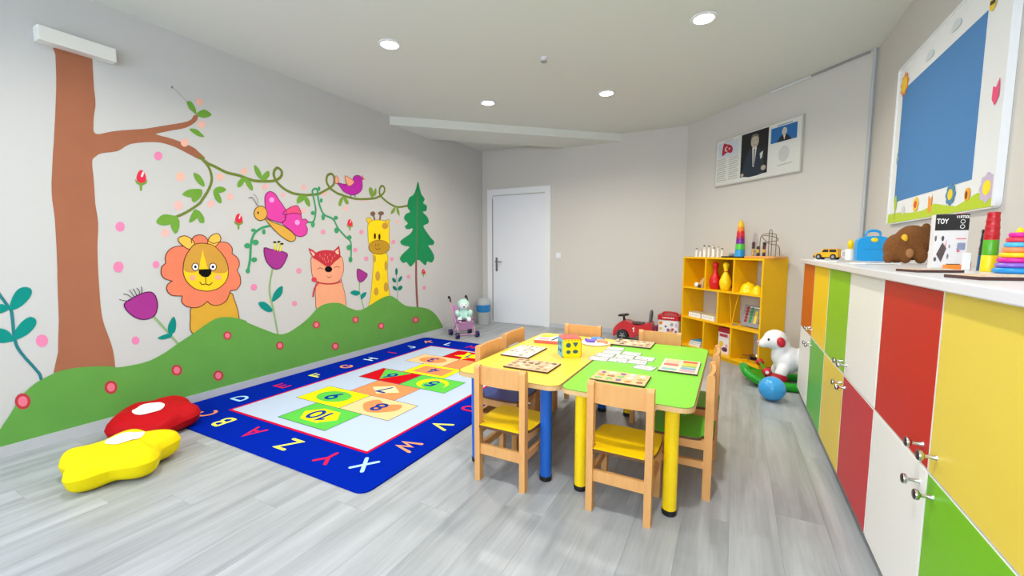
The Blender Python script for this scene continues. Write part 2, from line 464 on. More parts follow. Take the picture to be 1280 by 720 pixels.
# ------------------------------------------------------------------ the mural (paint on the left wall)
def wall_T(layer): return Matrix(((0, 0, 1, .0008 + .0005 * layer), (1, 0, 0, 0), (0, 1, 0, 0), (0, 0, 0, 1)))
MURAL = [
('g','painted_tree'),
('f','trunk','#a3674c',1,[1035,2374,1024,2367,1029,2357,1034,2335,1032,2295,1030,2242,1027,2188,1023,2136,1018,2083,1013,2030,1008,1977,1002,1924,996,1871,991,1819,984,1767,978,1712,972,1650,965,1584,961,1522,960,1469,962,1420,963,1364,961,1293,959,1215,956,1139,953,1073,949,1009,946,945,943,880,940,815,937,750,931,684,925,617,920,555,906,494,893,437,908,391,982,354,1092,327,1178,315,1200,330,1189,363,1178,398,1178,430,1177,465,1175,498,1172,528,1167,558,1161,591,1153,631,1144,675,1137,720,1134,765,1133,811,1133,860,1134,916,1135,975,1136,1034,1138,1092,1141,1151,1144,1205,1149,1253,1154,1298,1157,1342,1157,1387,1154,1432,1152,1477,1153,1522,1154,1568,1155,1612,1155,1656,1154,1698,1155,1731,1158,1748,1162,1756,1169,1764,1178,1774,1188,1785,1203,1795,1227,1804,1256,1813,1285,1825,1308,1844,1330,1867,1358,1887,1400,1904,1449,1919,1494,1929,1529,1933,1559,1931,1588,1927,1617,1920,1643,1911,1670,1900,1697,1889,1723,1878,1746,1868,1763,1863,1776,1860,1787,1860,1797,1864,1805,1871,1807,1880,1798,1891,1782,1904,1767,1916,1756,1927,1744,1937,1724,1946,1690,1957,1647,1967,1608,1975,1569,1979,1533,1981,1509,1984,1502,1987,1516,1994,1536,2004,1564,2017,1595,2032,1629,2046,1665,2062,1698,2080,1724,2100,1746,2121,1763,2140,1773,2157,1778,2172,1778,2181,1773,2187,1764,2188,1753,2183,1744,2169,1733,2148,1709,2127,1667,2105,1615,2082,1565,2061,1520,2041,1477,2022,1438,2006,1406,1995,1378,1986,1350,1977,1321,1968,1293,1957,1266,1947,1241,1935,1217,1922,1199,1914,1187,1913,1181,1915,1176,1922,1175,1932,1175,1946,1177,1963,1178,1984,1181,2007,1184,2031,1188,2052,1193,2074,1196,2100,1197,2129,1196,2161,1195,2197,1196,2241,1197,2288,1198,2327,1199,2353,1199,2371,1199,2384,1209,2394,1196,2394,1146,2390,1081,2383]),
('g','painted_vine'),
('s','vine_stem','#6f7f36',2,[1771,1880,1785,1869,1804,1854,1823,1842,1839,1835,1855,1831,1875,1825,1900,1815,1928,1803,1959,1794,1991,1789,2026,1787,2061,1783,2096,1775,2132,1766,2168,1760,2208,1761,2248,1765,2284,1770,2313,1774,2338,1780,2360,1788,2382,1800,2402,1814,2416,1829,2425,1845,2427,1861,2427,1875,2422,1885,2413,1893,2404,1898,2397,1901,2389,1902,2381,1900,2373,1893,2364,1883,2357,1871,2353,1858,2350,1842,2351,1827,2356,1812,2363,1796,2375,1780,2391,1762,2411,1745,2435,1729,2463,1715,2495,1704,2530,1695,2571,1692,2615,1692,2650,1694,2668,1694,2677,1696,2691,1699,2720,1704,2756,1710,2790,1718,2818,1730,2843,1745,2867,1759,2889,1771,2909,1782,2927,1794,2945,1806,2962,1819,2975,1833,2983,1852,2988,1872,2989,1891,2987,1906,2983,1918,2977,1928,2969,1934,2959,1938,2947,1937,2933,1932,2918,1924,2907,1912,2899,1895,2895,1875,2895,1855,2901,1836,2913,1817,2927,1800,2947,1785,2970,1773,2992,1763,3007,1757,3021,1752,3049,1747,3101,1737,3169,1727,3242,1721,3321,1725,3405,1735,3477,1746,3526,1756,3560,1767,3591,1781,3623,1798,3651,1817,3671,1837,3681,1856,3683,1875,3681,1889,3673,1901,3661,1908,3648,1910,3633,1904,3618,1892,3608,1876,3602,1856,3601,1832,3605,1810,3616,1795,3633,1782,3655,1768,3685,1751,3720,1733,3760,1717,3802,1704,3848,1693,3898,1689,3959,1697,4023,1712,4070,1724],23.1),
('s','vine_stem','#6f7f36',2,[1771,1880,1787,1864,1809,1842,1827,1817,1838,1790,1844,1760,1846,1731,1842,1705,1834,1679,1823,1652,1807,1621,1788,1589,1771,1563,1762,1548,1756,1538,1743,1524,1719,1503,1689,1479,1659,1457,1630,1439,1600,1423,1580,1413],18.3),
('f','vine_leaf','#6fa03c',3,[1710,2268,1716,2274,1727,2277,1737,2276,1746,2268,1755,2255,1762,2241,1767,2224,1768,2206,1767,2194,1762,2193,1753,2199,1744,2206,1735,2212,1725,2219,1718,2228,1713,2241,1709,2256]),
('f','vine_leaf','#6fa03c',3,[1767,2194,1772,2204,1783,2216,1795,2226,1806,2235,1817,2242,1830,2245,1846,2240,1864,2230,1873,2219,1867,2209,1853,2197,1838,2189,1825,2183,1811,2179,1798,2178,1784,2181,1773,2186]),
('f','vine_leaf','#6fa03c',3,[1714,2075,1725,2079,1742,2082,1758,2082,1770,2078,1781,2070,1790,2062,1801,2052,1810,2043,1812,2036,1801,2033,1783,2033,1766,2035,1752,2040,1739,2047,1729,2054,1720,2062,1714,2069]),
('f','vine_leaf','#6fa03c',3,[1721,1752,1731,1755,1746,1751,1760,1744,1771,1731,1781,1714,1788,1698,1791,1683,1792,1668,1789,1660,1780,1660,1767,1666,1755,1674,1746,1684,1737,1695,1730,1708,1724,1724,1720,1741]),
('f','vine_leaf','#6fa03c',3,[1638,1586,1646,1598,1662,1612,1680,1624,1701,1631,1723,1635,1742,1638,1756,1639,1766,1638,1772,1633,1773,1622,1770,1607,1762,1594,1747,1584,1728,1575,1710,1569,1694,1568,1679,1568,1666,1571,1653,1574,1642,1579]),
('f','vine_leaf','#6fa03c',3,[1770,1626,1773,1618,1769,1600,1761,1581,1747,1563,1728,1543,1713,1533,1704,1535,1698,1545,1696,1556,1697,1566,1702,1577,1711,1588,1730,1603,1753,1619]),
('f','vine_leaf','#6fa03c',3,[1849,1629,1852,1640,1861,1653,1871,1664,1885,1671,1900,1676,1915,1676,1929,1672,1942,1663,1947,1654,1940,1646,1926,1637,1912,1630,1899,1626,1886,1623,1875,1622,1864,1622,1854,1624]),
('f','vine_leaf','#6fa03c',3,[1849,1627,1858,1631,1874,1628,1887,1621,1896,1609,1902,1593,1906,1577,1907,1564,1906,1551,1901,1544,1890,1546,1877,1554,1866,1567,1857,1586,1850,1610]),
('f','vine_leaf','#6fa03c',3,[1466,1377,1474,1394,1490,1413,1508,1427,1529,1431,1553,1429,1573,1426,1588,1421,1599,1414,1601,1404,1591,1391,1572,1375,1552,1363,1533,1355,1513,1351,1495,1351,1481,1356,1469,1365]),
('f','vine_leaf','#6fa03c',3,[1554,1392,1568,1402,1587,1407,1601,1404,1607,1390,1607,1368,1605,1346,1598,1324,1588,1303,1578,1293,1569,1299,1560,1316,1554,1334,1551,1354,1550,1375]),
('f','vine_leaf','#6fa03c',3,[1669,1389,1677,1413,1691,1446,1704,1471,1715,1481,1724,1482,1731,1477,1733,1463,1732,1442,1728,1423,1717,1408,1702,1395,1690,1386,1680,1381,1671,1381]),
('f','vine_leaf','#6fa03c',3,[1731,1477,1742,1473,1757,1455,1768,1435,1773,1417,1774,1398,1771,1385,1760,1380,1746,1382,1735,1393,1730,1420,1728,1455]),
('f','vine_leaf','#6fa03c',3,[2183,1891,2192,1890,2205,1881,2217,1869,2226,1856,2234,1840,2240,1824,2244,1805,2246,1786,2243,1775,2233,1777,2219,1786,2206,1798,2197,1811,2189,1827,2184,1843,2181,1862,2180,1880]),
('f','vine_leaf','#6fa03c',3,[2243,1775,2243,1789,2249,1809,2258,1827,2272,1843,2290,1857,2304,1863,2310,1854,2311,1837,2309,1820,2301,1807,2289,1793,2277,1783,2264,1776,2251,1772]),
('f','vine_leaf','#6fa03c',3,[2088,1780,2096,1780,2100,1773,2100,1762,2093,1743,2082,1721,2070,1703,2057,1693,2044,1687,2036,1688,2034,1699,2036,1716,2042,1733,2056,1751,2073,1769]),
('f','vine_leaf','#6fa03c',3,[2094,1774,2106,1773,2125,1765,2140,1754,2149,1740,2155,1723,2159,1708,2160,1693,2158,1680,2154,1673,2145,1676,2134,1685,2123,1696,2115,1708,2107,1721,2101,1735,2096,1750,2092,1766]),
('f','vine_leaf','#6fa03c',3,[2603,1691,2616,1691,2629,1687,2637,1680,2640,1669,2638,1656,2630,1643,2612,1628,2589,1614,2571,1606,2562,1609,2559,1619,2558,1630,2561,1642,2567,1656,2574,1668,2582,1678,2593,1687]),
('f','vine_leaf','#6fa03c',3,[2638,1690,2649,1688,2665,1679,2678,1669,2687,1657,2694,1643,2697,1629,2698,1612,2697,1595,2692,1586,2682,1588,2669,1598,2657,1609,2650,1621,2644,1635,2639,1649,2636,1665,2635,1681]),
('f','vine_leaf','#7a9a3e',3,[3090,1729,3090,1717,3084,1694,3077,1673,3070,1656,3062,1639,3054,1628,3038,1625,3027,1635,3029,1652,3037,1675,3047,1696,3061,1712,3079,1726]),
('f','vine_leaf','#7a9a3e',3,[3090,1726,3103,1727,3124,1718,3142,1706,3151,1691,3156,1673,3155,1660,3146,1654,3132,1654,3119,1660,3105,1681,3093,1708]),
('f','vine_leaf','#7a9a3e',3,[3445,1856,3454,1866,3469,1871,3482,1870,3492,1861,3500,1845,3505,1827,3505,1803,3502,1776,3495,1761,3482,1763,3467,1777,3455,1793,3447,1814,3444,1838]),
('f','vine_leaf','#7a9a3e',3,[3498,1770,3499,1786,3507,1814,3518,1837,3529,1855,3542,1870,3552,1873,3555,1857,3555,1828,3549,1804,3533,1786,3511,1773]),
('f','vine_leaf','#7a9a3e',3,[3856,1695,3856,1680,3847,1653,3834,1630,3815,1613,3792,1600,3777,1596,3774,1606,3779,1626,3790,1646,3811,1666,3838,1687]),
('f','vine_leaf','#7a9a3e',3,[3870,1696,3882,1691,3898,1675,3911,1656,3918,1630,3920,1602,3917,1586,3905,1592,3887,1612,3873,1633,3868,1656,3866,1682]),
('g','painted_creeper'),
('s','creeper_stem','#3f9a68',4,[2284,1384,2273,1381,2257,1378,2240,1373,2223,1367,2208,1359,2192,1350,2177,1340,2164,1329,2154,1318,2146,1306,2139,1293,2133,1278,2127,1263,2123,1247,2119,1229,2115,1208,2112,1182,2109,1153,2106,1123,2102,1095,2096,1067,2089,1039,2083,1014,2078,997],19.7),
('s','creeper_stem','#3f9a68',4,[2736,1711,2734,1717,2731,1725,2728,1734,2729,1742,2734,1749,2741,1757,2750,1763,2757,1766,2765,1768,2772,1768,2779,1765,2785,1757,2787,1742,2788,1722,2788,1700,2790,1677,2794,1654,2799,1629,2806,1604,2814,1582,2822,1564,2831,1548,2843,1533,2858,1521,2880,1511,2906,1505,2932,1498,2955,1486,2972,1467,2984,1444,2997,1419,3012,1395,3033,1374,3057,1352,3081,1331,3103,1312,3122,1299,3140,1289,3155,1278,3166,1261,3171,1234,3171,1201,3169,1166,3167,1137,3165,1112,3162,1089,3159,1070,3157,1057],18.1),
('s','creeper_stem','#3f9a68',4,[2733,1711,2736,1695,2741,1672,2746,1647,2750,1625,2753,1608,2755,1593,2757,1578,2757,1562,2755,1541,2752,1519,2748,1498,2743,1480,2738,1467,2731,1457,2723,1449,2714,1443,2703,1440,2690,1440,2677,1440,2669,1441],17.7),
('f','creeper_leaf','#3f9a68',4.3,[2165,1343,2160,1334,2149,1329,2136,1328,2126,1333,2123,1341,2127,1350,2138,1355,2151,1356,2161,1351]),
('f','creeper_leaf','#3f9a68',4.3,[2249,1332,2246,1317,2237,1308,2227,1308,2219,1316,2217,1331,2221,1345,2230,1354,2240,1355,2247,1346]),
('f','creeper_leaf','#3f9a68',4.3,[2185,1240,2178,1225,2164,1216,2146,1216,2132,1225,2128,1239,2134,1253,2149,1262,2166,1262,2180,1254]),
('f','creeper_leaf','#3f9a68',4.3,[2110,1210,2104,1197,2091,1189,2076,1189,2064,1197,2060,1210,2066,1223,2078,1231,2094,1232,2106,1224]),
('f','creeper_leaf','#3f9a68',4.3,[2162,1091,2156,1078,2143,1071,2128,1071,2115,1080,2111,1092,2117,1104,2130,1112,2145,1112,2158,1104]),
('f','creeper_leaf','#3f9a68',4.3,[2097,996,2093,985,2083,978,2071,979,2062,986,2059,998,2063,1009,2073,1016,2085,1016,2094,1008]),
('f','creeper_leaf','#3f9a68',4.3,[2819,1774,2816,1760,2808,1751,2798,1750,2791,1757,2789,1770,2792,1784,2800,1793,2810,1794,2817,1787]),
('f','creeper_leaf','#3f9a68',4.3,[2840,1661,2836,1648,2827,1638,2817,1637,2809,1645,2806,1658,2810,1672,2819,1681,2829,1682,2838,1674]),
('f','creeper_leaf','#3f9a68',4.3,[2859,1501,2854,1481,2843,1469,2830,1468,2820,1479,2817,1498,2822,1518,2833,1530,2846,1531,2856,1520]),
('f','creeper_leaf','#3f9a68',4.3,[3015,1503,3009,1491,2996,1482,2979,1481,2966,1488,2962,1499,2967,1512,2981,1520,2997,1521,3010,1515]),
('f','creeper_leaf','#3f9a68',4.3,[3019,1375,3013,1357,2998,1345,2980,1345,2967,1355,2962,1373,2968,1391,2983,1403,3001,1404,3015,1393]),
('f','creeper_leaf','#3f9a68',4.3,[3181,1306,3175,1291,3159,1282,3140,1281,3125,1290,3120,1304,3126,1319,3142,1328,3161,1329,3176,1320]),
('f','creeper_leaf','#3f9a68',4.3,[3177,1199,3169,1181,3151,1170,3129,1170,3112,1181,3107,1199,3114,1216,3132,1227,3153,1228,3171,1217]),
('f','creeper_leaf','#3f9a68',4.3,[3182,1071,3176,1052,3162,1040,3146,1041,3133,1053,3129,1072,3135,1090,3149,1102,3165,1101,3178,1090]),
('f','creeper_leaf','#3f9a68',4.3,[2746,1532,2741,1520,2730,1512,2716,1511,2706,1518,2702,1529,2707,1540,2718,1548,2732,1549,2742,1543]),
('f','creeper_leaf','#3f9a68',4.3,[2741,1424,2735,1405,2724,1392,2710,1392,2700,1403,2697,1422,2702,1441,2713,1453,2727,1454,2737,1443]),
('g','painted_lion'),
('f','lion_body','#d9a638',4,[1641,732,1637,719,1635,703,1634,685,1634,663,1631,634,1627,600,1628,567,1640,540,1668,522,1708,508,1755,499,1800,491,1847,484,1899,478,1947,478,1981,486,1995,506,1995,536,1989,569,1985,598,1984,621,1982,642,1980,662,1976,683,1972,705,1967,728,1961,750,1955,769,1951,787,1949,804,1942,818,1926,827,1897,830,1860,827,1820,821,1783,814,1750,803,1716,788,1687,774,1665,761,1652,754,1646,748,1643,742]),
('s','lion_body_outline','#6b3626',4.5,[1641,732,1637,719,1635,703,1634,685,1634,663,1631,634,1627,600,1628,567,1640,540,1668,522,1708,508,1755,499,1800,491,1847,484,1899,478,1947,478,1981,486,1995,506,1995,536,1989,569,1985,598,1984,621,1982,642,1980,662,1976,683,1972,705,1967,728,1961,750,1955,769,1951,787,1949,804,1942,818,1926,827,1897,830,1860,827,1820,821,1783,814,1750,803,1716,788,1687,774,1665,761,1652,754,1646,748,1643,742,1641,732],6),
('f','mane','#ea8060',5,[1676,1224,1666,1220,1652,1214,1636,1209,1621,1204,1607,1203,1594,1202,1580,1202,1568,1199,1556,1194,1544,1187,1534,1179,1525,1170,1518,1160,1512,1149,1507,1137,1504,1126,1502,1113,1502,1100,1503,1088,1503,1080,1498,1076,1491,1070,1484,1063,1478,1055,1475,1044,1472,1031,1471,1019,1471,1007,1473,997,1477,987,1482,978,1489,970,1499,963,1513,957,1526,952,1534,949,1528,945,1520,939,1511,932,1504,924,1500,915,1497,905,1496,895,1498,885,1501,874,1507,863,1515,853,1525,845,1540,840,1559,837,1577,834,1590,833,1589,825,1586,813,1584,801,1585,789,1589,779,1596,769,1604,760,1614,752,1627,746,1643,740,1659,736,1674,735,1687,735,1699,739,1710,743,1721,748,1731,755,1741,762,1749,770,1755,775,1760,769,1767,760,1775,751,1785,745,1797,740,1810,736,1825,735,1839,736,1854,740,1869,747,1884,756,1897,768,1908,786,1917,808,1924,829,1930,843,1939,843,1952,844,1967,845,1980,850,1990,858,1999,869,2007,882,2013,896,2015,911,2015,927,2014,943,2011,959,2007,973,2000,987,1994,1000,1990,1008,1995,1016,2002,1027,2009,1040,2012,1053,2013,1066,2011,1081,2007,1095,2001,1108,1992,1120,1980,1130,1968,1139,1960,1146,1961,1154,1963,1167,1964,1181,1962,1193,1957,1204,1949,1214,1941,1224,1931,1231,1920,1235,1908,1238,1895,1239,1881,1239,1867,1237,1850,1232,1836,1227,1826,1224,1819,1228,1809,1234,1798,1240,1791,1244,1787,1251,1781,1261,1774,1272,1767,1280,1760,1285,1753,1288,1745,1290,1737,1290,1727,1290,1717,1287,1707,1284,1699,1279,1691,1272,1684,1263,1679,1254,1675,1249,1675,1243,1676,1236,1676,1229]),
('s','mane_outline','#6b3626',5.5,[1676,1224,1666,1220,1652,1214,1636,1209,1621,1204,1607,1203,1594,1202,1580,1202,1568,1199,1556,1194,1544,1187,1534,1179,1525,1170,1518,1160,1512,1149,1507,1137,1504,1126,1502,1113,1502,1100,1503,1088,1503,1080,1498,1076,1491,1070,1484,1063,1478,1055,1475,1044,1472,1031,1471,1019,1471,1007,1473,997,1477,987,1482,978,1489,970,1499,963,1513,957,1526,952,1534,949,1528,945,1520,939,1511,932,1504,924,1500,915,1497,905,1496,895,1498,885,1501,874,1507,863,1515,853,1525,845,1540,840,1559,837,1577,834,1590,833,1589,825,1586,813,1584,801,1585,789,1589,779,1596,769,1604,760,1614,752,1627,746,1643,740,1659,736,1674,735,1687,735,1699,739,1710,743,1721,748,1731,755,1741,762,1749,770,1755,775,1760,769,1767,760,1775,751,1785,745,1797,740,1810,736,1825,735,1839,736,1854,740,1869,747,1884,756,1897,768,1908,786,1917,808,1924,829,1930,843,1939,843,1952,844,1967,845,1980,850,1990,858,1999,869,2007,882,2013,896,2015,911,2015,927,2014,943,2011,959,2007,973,2000,987,1994,1000,1990,1008,1995,1016,2002,1027,2009,1040,2012,1053,2013,1066,2011,1081,2007,1095,2001,1108,1992,1120,1980,1130,1968,1139,1960,1146,1961,1154,1963,1167,1964,1181,1962,1193,1957,1204,1949,1214,1941,1224,1931,1231,1920,1235,1908,1238,1895,1239,1881,1239,1867,1237,1850,1232,1836,1227,1826,1224,1819,1228,1809,1234,1798,1240,1791,1244,1787,1251,1781,1261,1774,1272,1767,1280,1760,1285,1753,1288,1745,1290,1737,1290,1727,1290,1717,1287,1707,1284,1699,1279,1691,1272,1684,1263,1679,1254,1675,1249,1675,1243,1676,1236,1676,1229,1676,1224],6),
('f','lion_ear','#f0be50',6,[1652,1182,1642,1187,1631,1195,1620,1205,1611,1214,1603,1222,1597,1231,1592,1239,1590,1247,1590,1254,1593,1261,1598,1267,1604,1272,1612,1275,1621,1278,1632,1280,1642,1279,1651,1275,1661,1270,1671,1262,1678,1255,1685,1247,1690,1238,1694,1228,1695,1220,1693,1212,1687,1204,1681,1198,1674,1192,1669,1187,1665,1183,1659,1181]),
('s','lion_ear_outline','#6b3626',6.5,[1652,1182,1642,1187,1631,1195,1620,1205,1611,1214,1603,1222,1597,1231,1592,1239,1590,1247,1590,1254,1593,1261,1598,1267,1604,1272,1612,1275,1621,1278,1632,1280,1642,1279,1651,1275,1661,1270,1671,1262,1678,1255,1685,1247,1690,1238,1694,1228,1695,1220,1693,1212,1687,1204,1681,1198,1674,1192,1669,1187,1665,1183,1659,1181,1652,1182],6),
('f','lion_ear','#f0be50',6,[1784,1218,1785,1230,1788,1244,1793,1258,1799,1270,1807,1280,1817,1288,1827,1295,1836,1300,1845,1303,1853,1304,1860,1304,1867,1301,1873,1295,1878,1286,1882,1276,1883,1266,1881,1256,1876,1246,1869,1235,1862,1226,1853,1216,1843,1206,1833,1198,1824,1193,1817,1191,1811,1193,1806,1196,1801,1199,1795,1202,1790,1206,1786,1211]),
('s','lion_ear_outline','#6b3626',6.5,[1784,1218,1785,1230,1788,1244,1793,1258,1799,1270,1807,1280,1817,1288,1827,1295,1836,1300,1845,1303,1853,1304,1860,1304,1867,1301,1873,1295,1878,1286,1882,1276,1883,1266,1881,1256,1876,1246,1869,1235,1862,1226,1853,1216,1843,1206,1833,1198,1824,1193,1817,1191,1811,1193,1806,1196,1801,1199,1795,1202,1790,1206,1786,1211,1784,1218],6),
('f','lion_face','#f6cb26',7,[1744,1227,1729,1226,1716,1224,1704,1221,1693,1215,1682,1207,1673,1197,1665,1185,1657,1173,1649,1161,1640,1147,1633,1133,1626,1118,1620,1100,1615,1081,1611,1062,1609,1043,1607,1026,1607,1008,1609,991,1612,975,1617,959,1624,944,1632,929,1641,916,1650,905,1660,895,1670,886,1683,877,1698,870,1715,864,1733,859,1750,856,1768,855,1787,856,1805,859,1822,863,1838,869,1853,878,1867,888,1880,899,1891,911,1900,926,1908,941,1915,957,1919,975,1922,993,1923,1012,1923,1031,1921,1050,1917,1070,1911,1088,1905,1106,1896,1122,1886,1138,1876,1153,1865,1166,1854,1180,1844,1192,1833,1203,1819,1212,1802,1219,1782,1223,1762,1226]),
('s','lion_face_outline','#6b3626',7.5,[1744,1227,1729,1226,1716,1224,1704,1221,1693,1215,1682,1207,1673,1197,1665,1185,1657,1173,1649,1161,1640,1147,1633,1133,1626,1118,1620,1100,1615,1081,1611,1062,1609,1043,1607,1026,1607,1008,1609,991,1612,975,1617,959,1624,944,1632,929,1641,916,1650,905,1660,895,1670,886,1683,877,1698,870,1715,864,1733,859,1750,856,1768,855,1787,856,1805,859,1822,863,1838,869,1853,878,1867,888,1880,899,1891,911,1900,926,1908,941,1915,957,1919,975,1922,993,1923,1012,1923,1031,1921,1050,1917,1070,1911,1088,1905,1106,1896,1122,1886,1138,1876,1153,1865,1166,1854,1180,1844,1192,1833,1203,1819,1212,1802,1219,1782,1223,1762,1226,1744,1227],6),
('f','brow_patch','#cf9a40',7.2,[1744,1223,1730,1225,1710,1220,1692,1211,1679,1200,1667,1185,1657,1170,1646,1154,1637,1137,1628,1118,1621,1093,1615,1066,1612,1043,1613,1029,1617,1019,1625,1012,1641,1007,1662,1004,1680,1005,1692,1008,1702,1015,1710,1027,1717,1048,1723,1076,1728,1103,1735,1128,1740,1152,1744,1173,1747,1194,1748,1212]),
('f','brow_patch','#cf9a40',7.2,[1747,1173,1750,1151,1754,1127,1760,1102,1764,1075,1769,1047,1778,1024,1792,1009,1810,999,1830,993,1855,989,1883,990,1904,994,1915,1003,1919,1015,1919,1031,1917,1054,1911,1080,1902,1105,1891,1126,1877,1145,1862,1162,1848,1180,1834,1196,1817,1208,1792,1218,1764,1224,1745,1223,1740,1212,1743,1194]),
('f','lion_eye','#ffffff',8,[1712,1046,1709,1034,1702,1024,1692,1019,1682,1020,1673,1026,1667,1035,1666,1048,1669,1060,1676,1069,1685,1074,1696,1074,1705,1068,1711,1058]),
('s','lion_eye_outline','#2a1a14',8.5,[1712,1046,1709,1034,1702,1024,1692,1019,1682,1020,1673,1026,1667,1035,1666,1048,1669,1060,1676,1069,1685,1074,1696,1074,1705,1068,1711,1058,1712,1046],6),
('f','pupil','#0c0c0c',8.4,[1698,1046,1697,1041,1694,1038,1690,1036,1686,1036,1683,1038,1681,1042,1680,1047,1681,1052,1684,1056,1688,1058,1692,1058,1695,1055,1697,1051]),
('f','lion_eye','#ffffff',8,[1835,1041,1832,1029,1824,1019,1814,1014,1803,1014,1793,1020,1787,1031,1785,1043,1788,1056,1796,1065,1806,1071,1817,1070,1827,1064,1834,1054]),
('s','lion_eye_outline','#2a1a14',8.5,[1835,1041,1832,1029,1824,1019,1814,1014,1803,1014,1793,1020,1787,1031,1785,1043,1788,1056,1796,1065,1806,1071,1817,1070,1827,1064,1834,1054,1835,1041],6),
('f','pupil','#0c0c0c',8.4,[1820,1042,1818,1037,1816,1033,1812,1031,1807,1031,1804,1033,1801,1037,1801,1043,1802,1048,1805,1052,1809,1054,1813,1054,1817,1051,1819,1047]),
('f','lion_nose','#0a0a0a',8,[1709,1027,1800,1026,1796,990,1775,967,1752,963,1729,972,1710,995]),
('s','lion_mouth','#3a2010',8,[1754,960,1754,951,1753,937,1752,924,1752,915],5.2),
('s','lion_mouth','#3a2010',8,[1712,927,1715,923,1719,918,1723,912,1728,909,1733,908,1739,909,1745,911,1751,911,1758,909,1764,906,1771,903,1777,902,1783,905,1789,910,1794,915,1798,918],6.5),
('f','cheek','#f2a890',8,[1686,964,1683,955,1677,948,1669,944,1660,945,1653,949,1648,957,1646,967,1649,976,1655,983,1663,987,1672,986,1680,981,1685,974]),
('f','cheek','#f2a890',8,[1865,956,1862,946,1855,939,1846,935,1836,936,1828,941,1822,949,1821,959,1823,968,1830,976,1839,980,1849,979,1857,974,1863,966]),
('g','painted_butterfly'),
('f','upper_wing','#dd45a5',6,[2271,1453,2264,1466,2261,1481,2261,1499,2260,1519,2259,1544,2257,1573,2257,1601,2258,1624,2261,1640,2266,1652,2272,1661,2278,1669,2286,1676,2295,1681,2304,1685,2314,1686,2324,1684,2334,1681,2344,1676,2353,1668,2362,1658,2370,1646,2378,1632,2387,1618,2399,1602,2413,1585,2426,1568,2436,1553,2443,1542,2447,1534,2449,1525,2450,1515,2449,1500,2446,1484,2442,1468,2436,1454,2430,1441,2422,1431,2413,1422,2402,1417,2390,1416,2377,1419,2362,1423,2346,1428,2327,1433,2305,1437,2286,1443]),
('s','upper_wing_outline','#7a1e50',6.5,[2271,1453,2264,1466,2261,1481,2261,1499,2260,1519,2259,1544,2257,1573,2257,1601,2258,1624,2261,1640,2266,1652,2272,1661,2278,1669,2286,1676,2295,1681,2304,1685,2314,1686,2324,1684,2334,1681,2344,1676,2353,1668,2362,1658,2370,1646,2378,1632,2387,1618,2399,1602,2413,1585,2426,1568,2436,1553,2443,1542,2447,1534,2449,1525,2450,1515,2449,1500,2446,1484,2442,1468,2436,1454,2430,1441,2422,1431,2413,1422,2402,1417,2390,1416,2377,1419,2362,1423,2346,1428,2327,1433,2305,1437,2286,1443,2271,1453],6),
('f','lower_wing','#dd45a5',5,[2438,1494,2453,1502,2475,1508,2499,1512,2521,1515,2541,1515,2562,1514,2580,1510,2594,1505,2600,1496,2601,1484,2600,1472,2603,1464,2612,1462,2623,1464,2635,1467,2644,1467,2651,1462,2658,1456,2662,1449,2663,1441,2660,1435,2652,1429,2645,1422,2642,1414,2644,1405,2649,1395,2655,1384,2657,1373,2657,1361,2654,1348,2650,1335,2643,1325,2632,1316,2619,1308,2604,1302,2589,1299,2575,1298,2562,1300,2548,1304,2533,1311,2518,1321,2502,1335,2486,1350,2469,1365,2450,1378,2430,1392,2412,1406,2402,1417,2404,1424,2415,1430,2427,1436,2436,1444,2437,1455,2434,1469,2433,1483]),
('s','lower_wing_outline','#7a1e50',5.5,[2438,1494,2453,1502,2475,1508,2499,1512,2521,1515,2541,1515,2562,1514,2580,1510,2594,1505,2600,1496,2601,1484,2600,1472,2603,1464,2612,1462,2623,1464,2635,1467,2644,1467,2651,1462,2658,1456,2662,1449,2663,1441,2660,1435,2652,1429,2645,1422,2642,1414,2644,1405,2649,1395,2655,1384,2657,1373,2657,1361,2654,1348,2650,1335,2643,1325,2632,1316,2619,1308,2604,1302,2589,1299,2575,1298,2562,1300,2548,1304,2533,1311,2518,1321,2502,1335,2486,1350,2469,1365,2450,1378,2430,1392,2412,1406,2402,1417,2404,1424,2415,1430,2427,1436,2436,1444,2437,1455,2434,1469,2433,1483,2438,1494],6),
('f','wing_tip','#e8507e',5.6,[2418,1507,2425,1516,2437,1528,2453,1540,2468,1551,2485,1561,2503,1570,2521,1577,2536,1582,2547,1585,2555,1586,2562,1585,2569,1580,2577,1571,2584,1557,2591,1542,2595,1531,2601,1517,2594,1510,2581,1510,2563,1513,2542,1515,2521,1515,2500,1511,2476,1504,2455,1497,2438,1494,2427,1494,2420,1496,2416,1501]),
('s','wing_tip_outline','#7a1e50',6.1,[2418,1507,2425,1516,2437,1528,2453,1540,2468,1551,2485,1561,2503,1570,2521,1577,2536,1582,2547,1585,2555,1586,2562,1585,2569,1580,2577,1571,2584,1557,2591,1542,2595,1531,2601,1517,2594,1510,2581,1510,2563,1513,2542,1515,2521,1515,2500,1511,2476,1504,2455,1497,2438,1494,2427,1494,2420,1496,2416,1501,2418,1507],6),
('f','butterfly_body','#dca848',7,[2251,1447,2262,1445,2280,1437,2303,1426,2325,1417,2345,1411,2365,1405,2386,1399,2406,1392,2426,1383,2445,1372,2463,1361,2479,1350,2494,1338,2508,1325,2519,1312,2527,1300,2530,1290,2529,1280,2525,1271,2519,1264,2511,1259,2500,1254,2488,1252,2474,1253,2460,1257,2444,1263,2428,1272,2411,1282,2394,1295,2375,1309,2357,1325,2341,1340,2326,1354,2312,1368,2300,1382,2288,1396,2275,1411,2262,1427,2252,1440]),
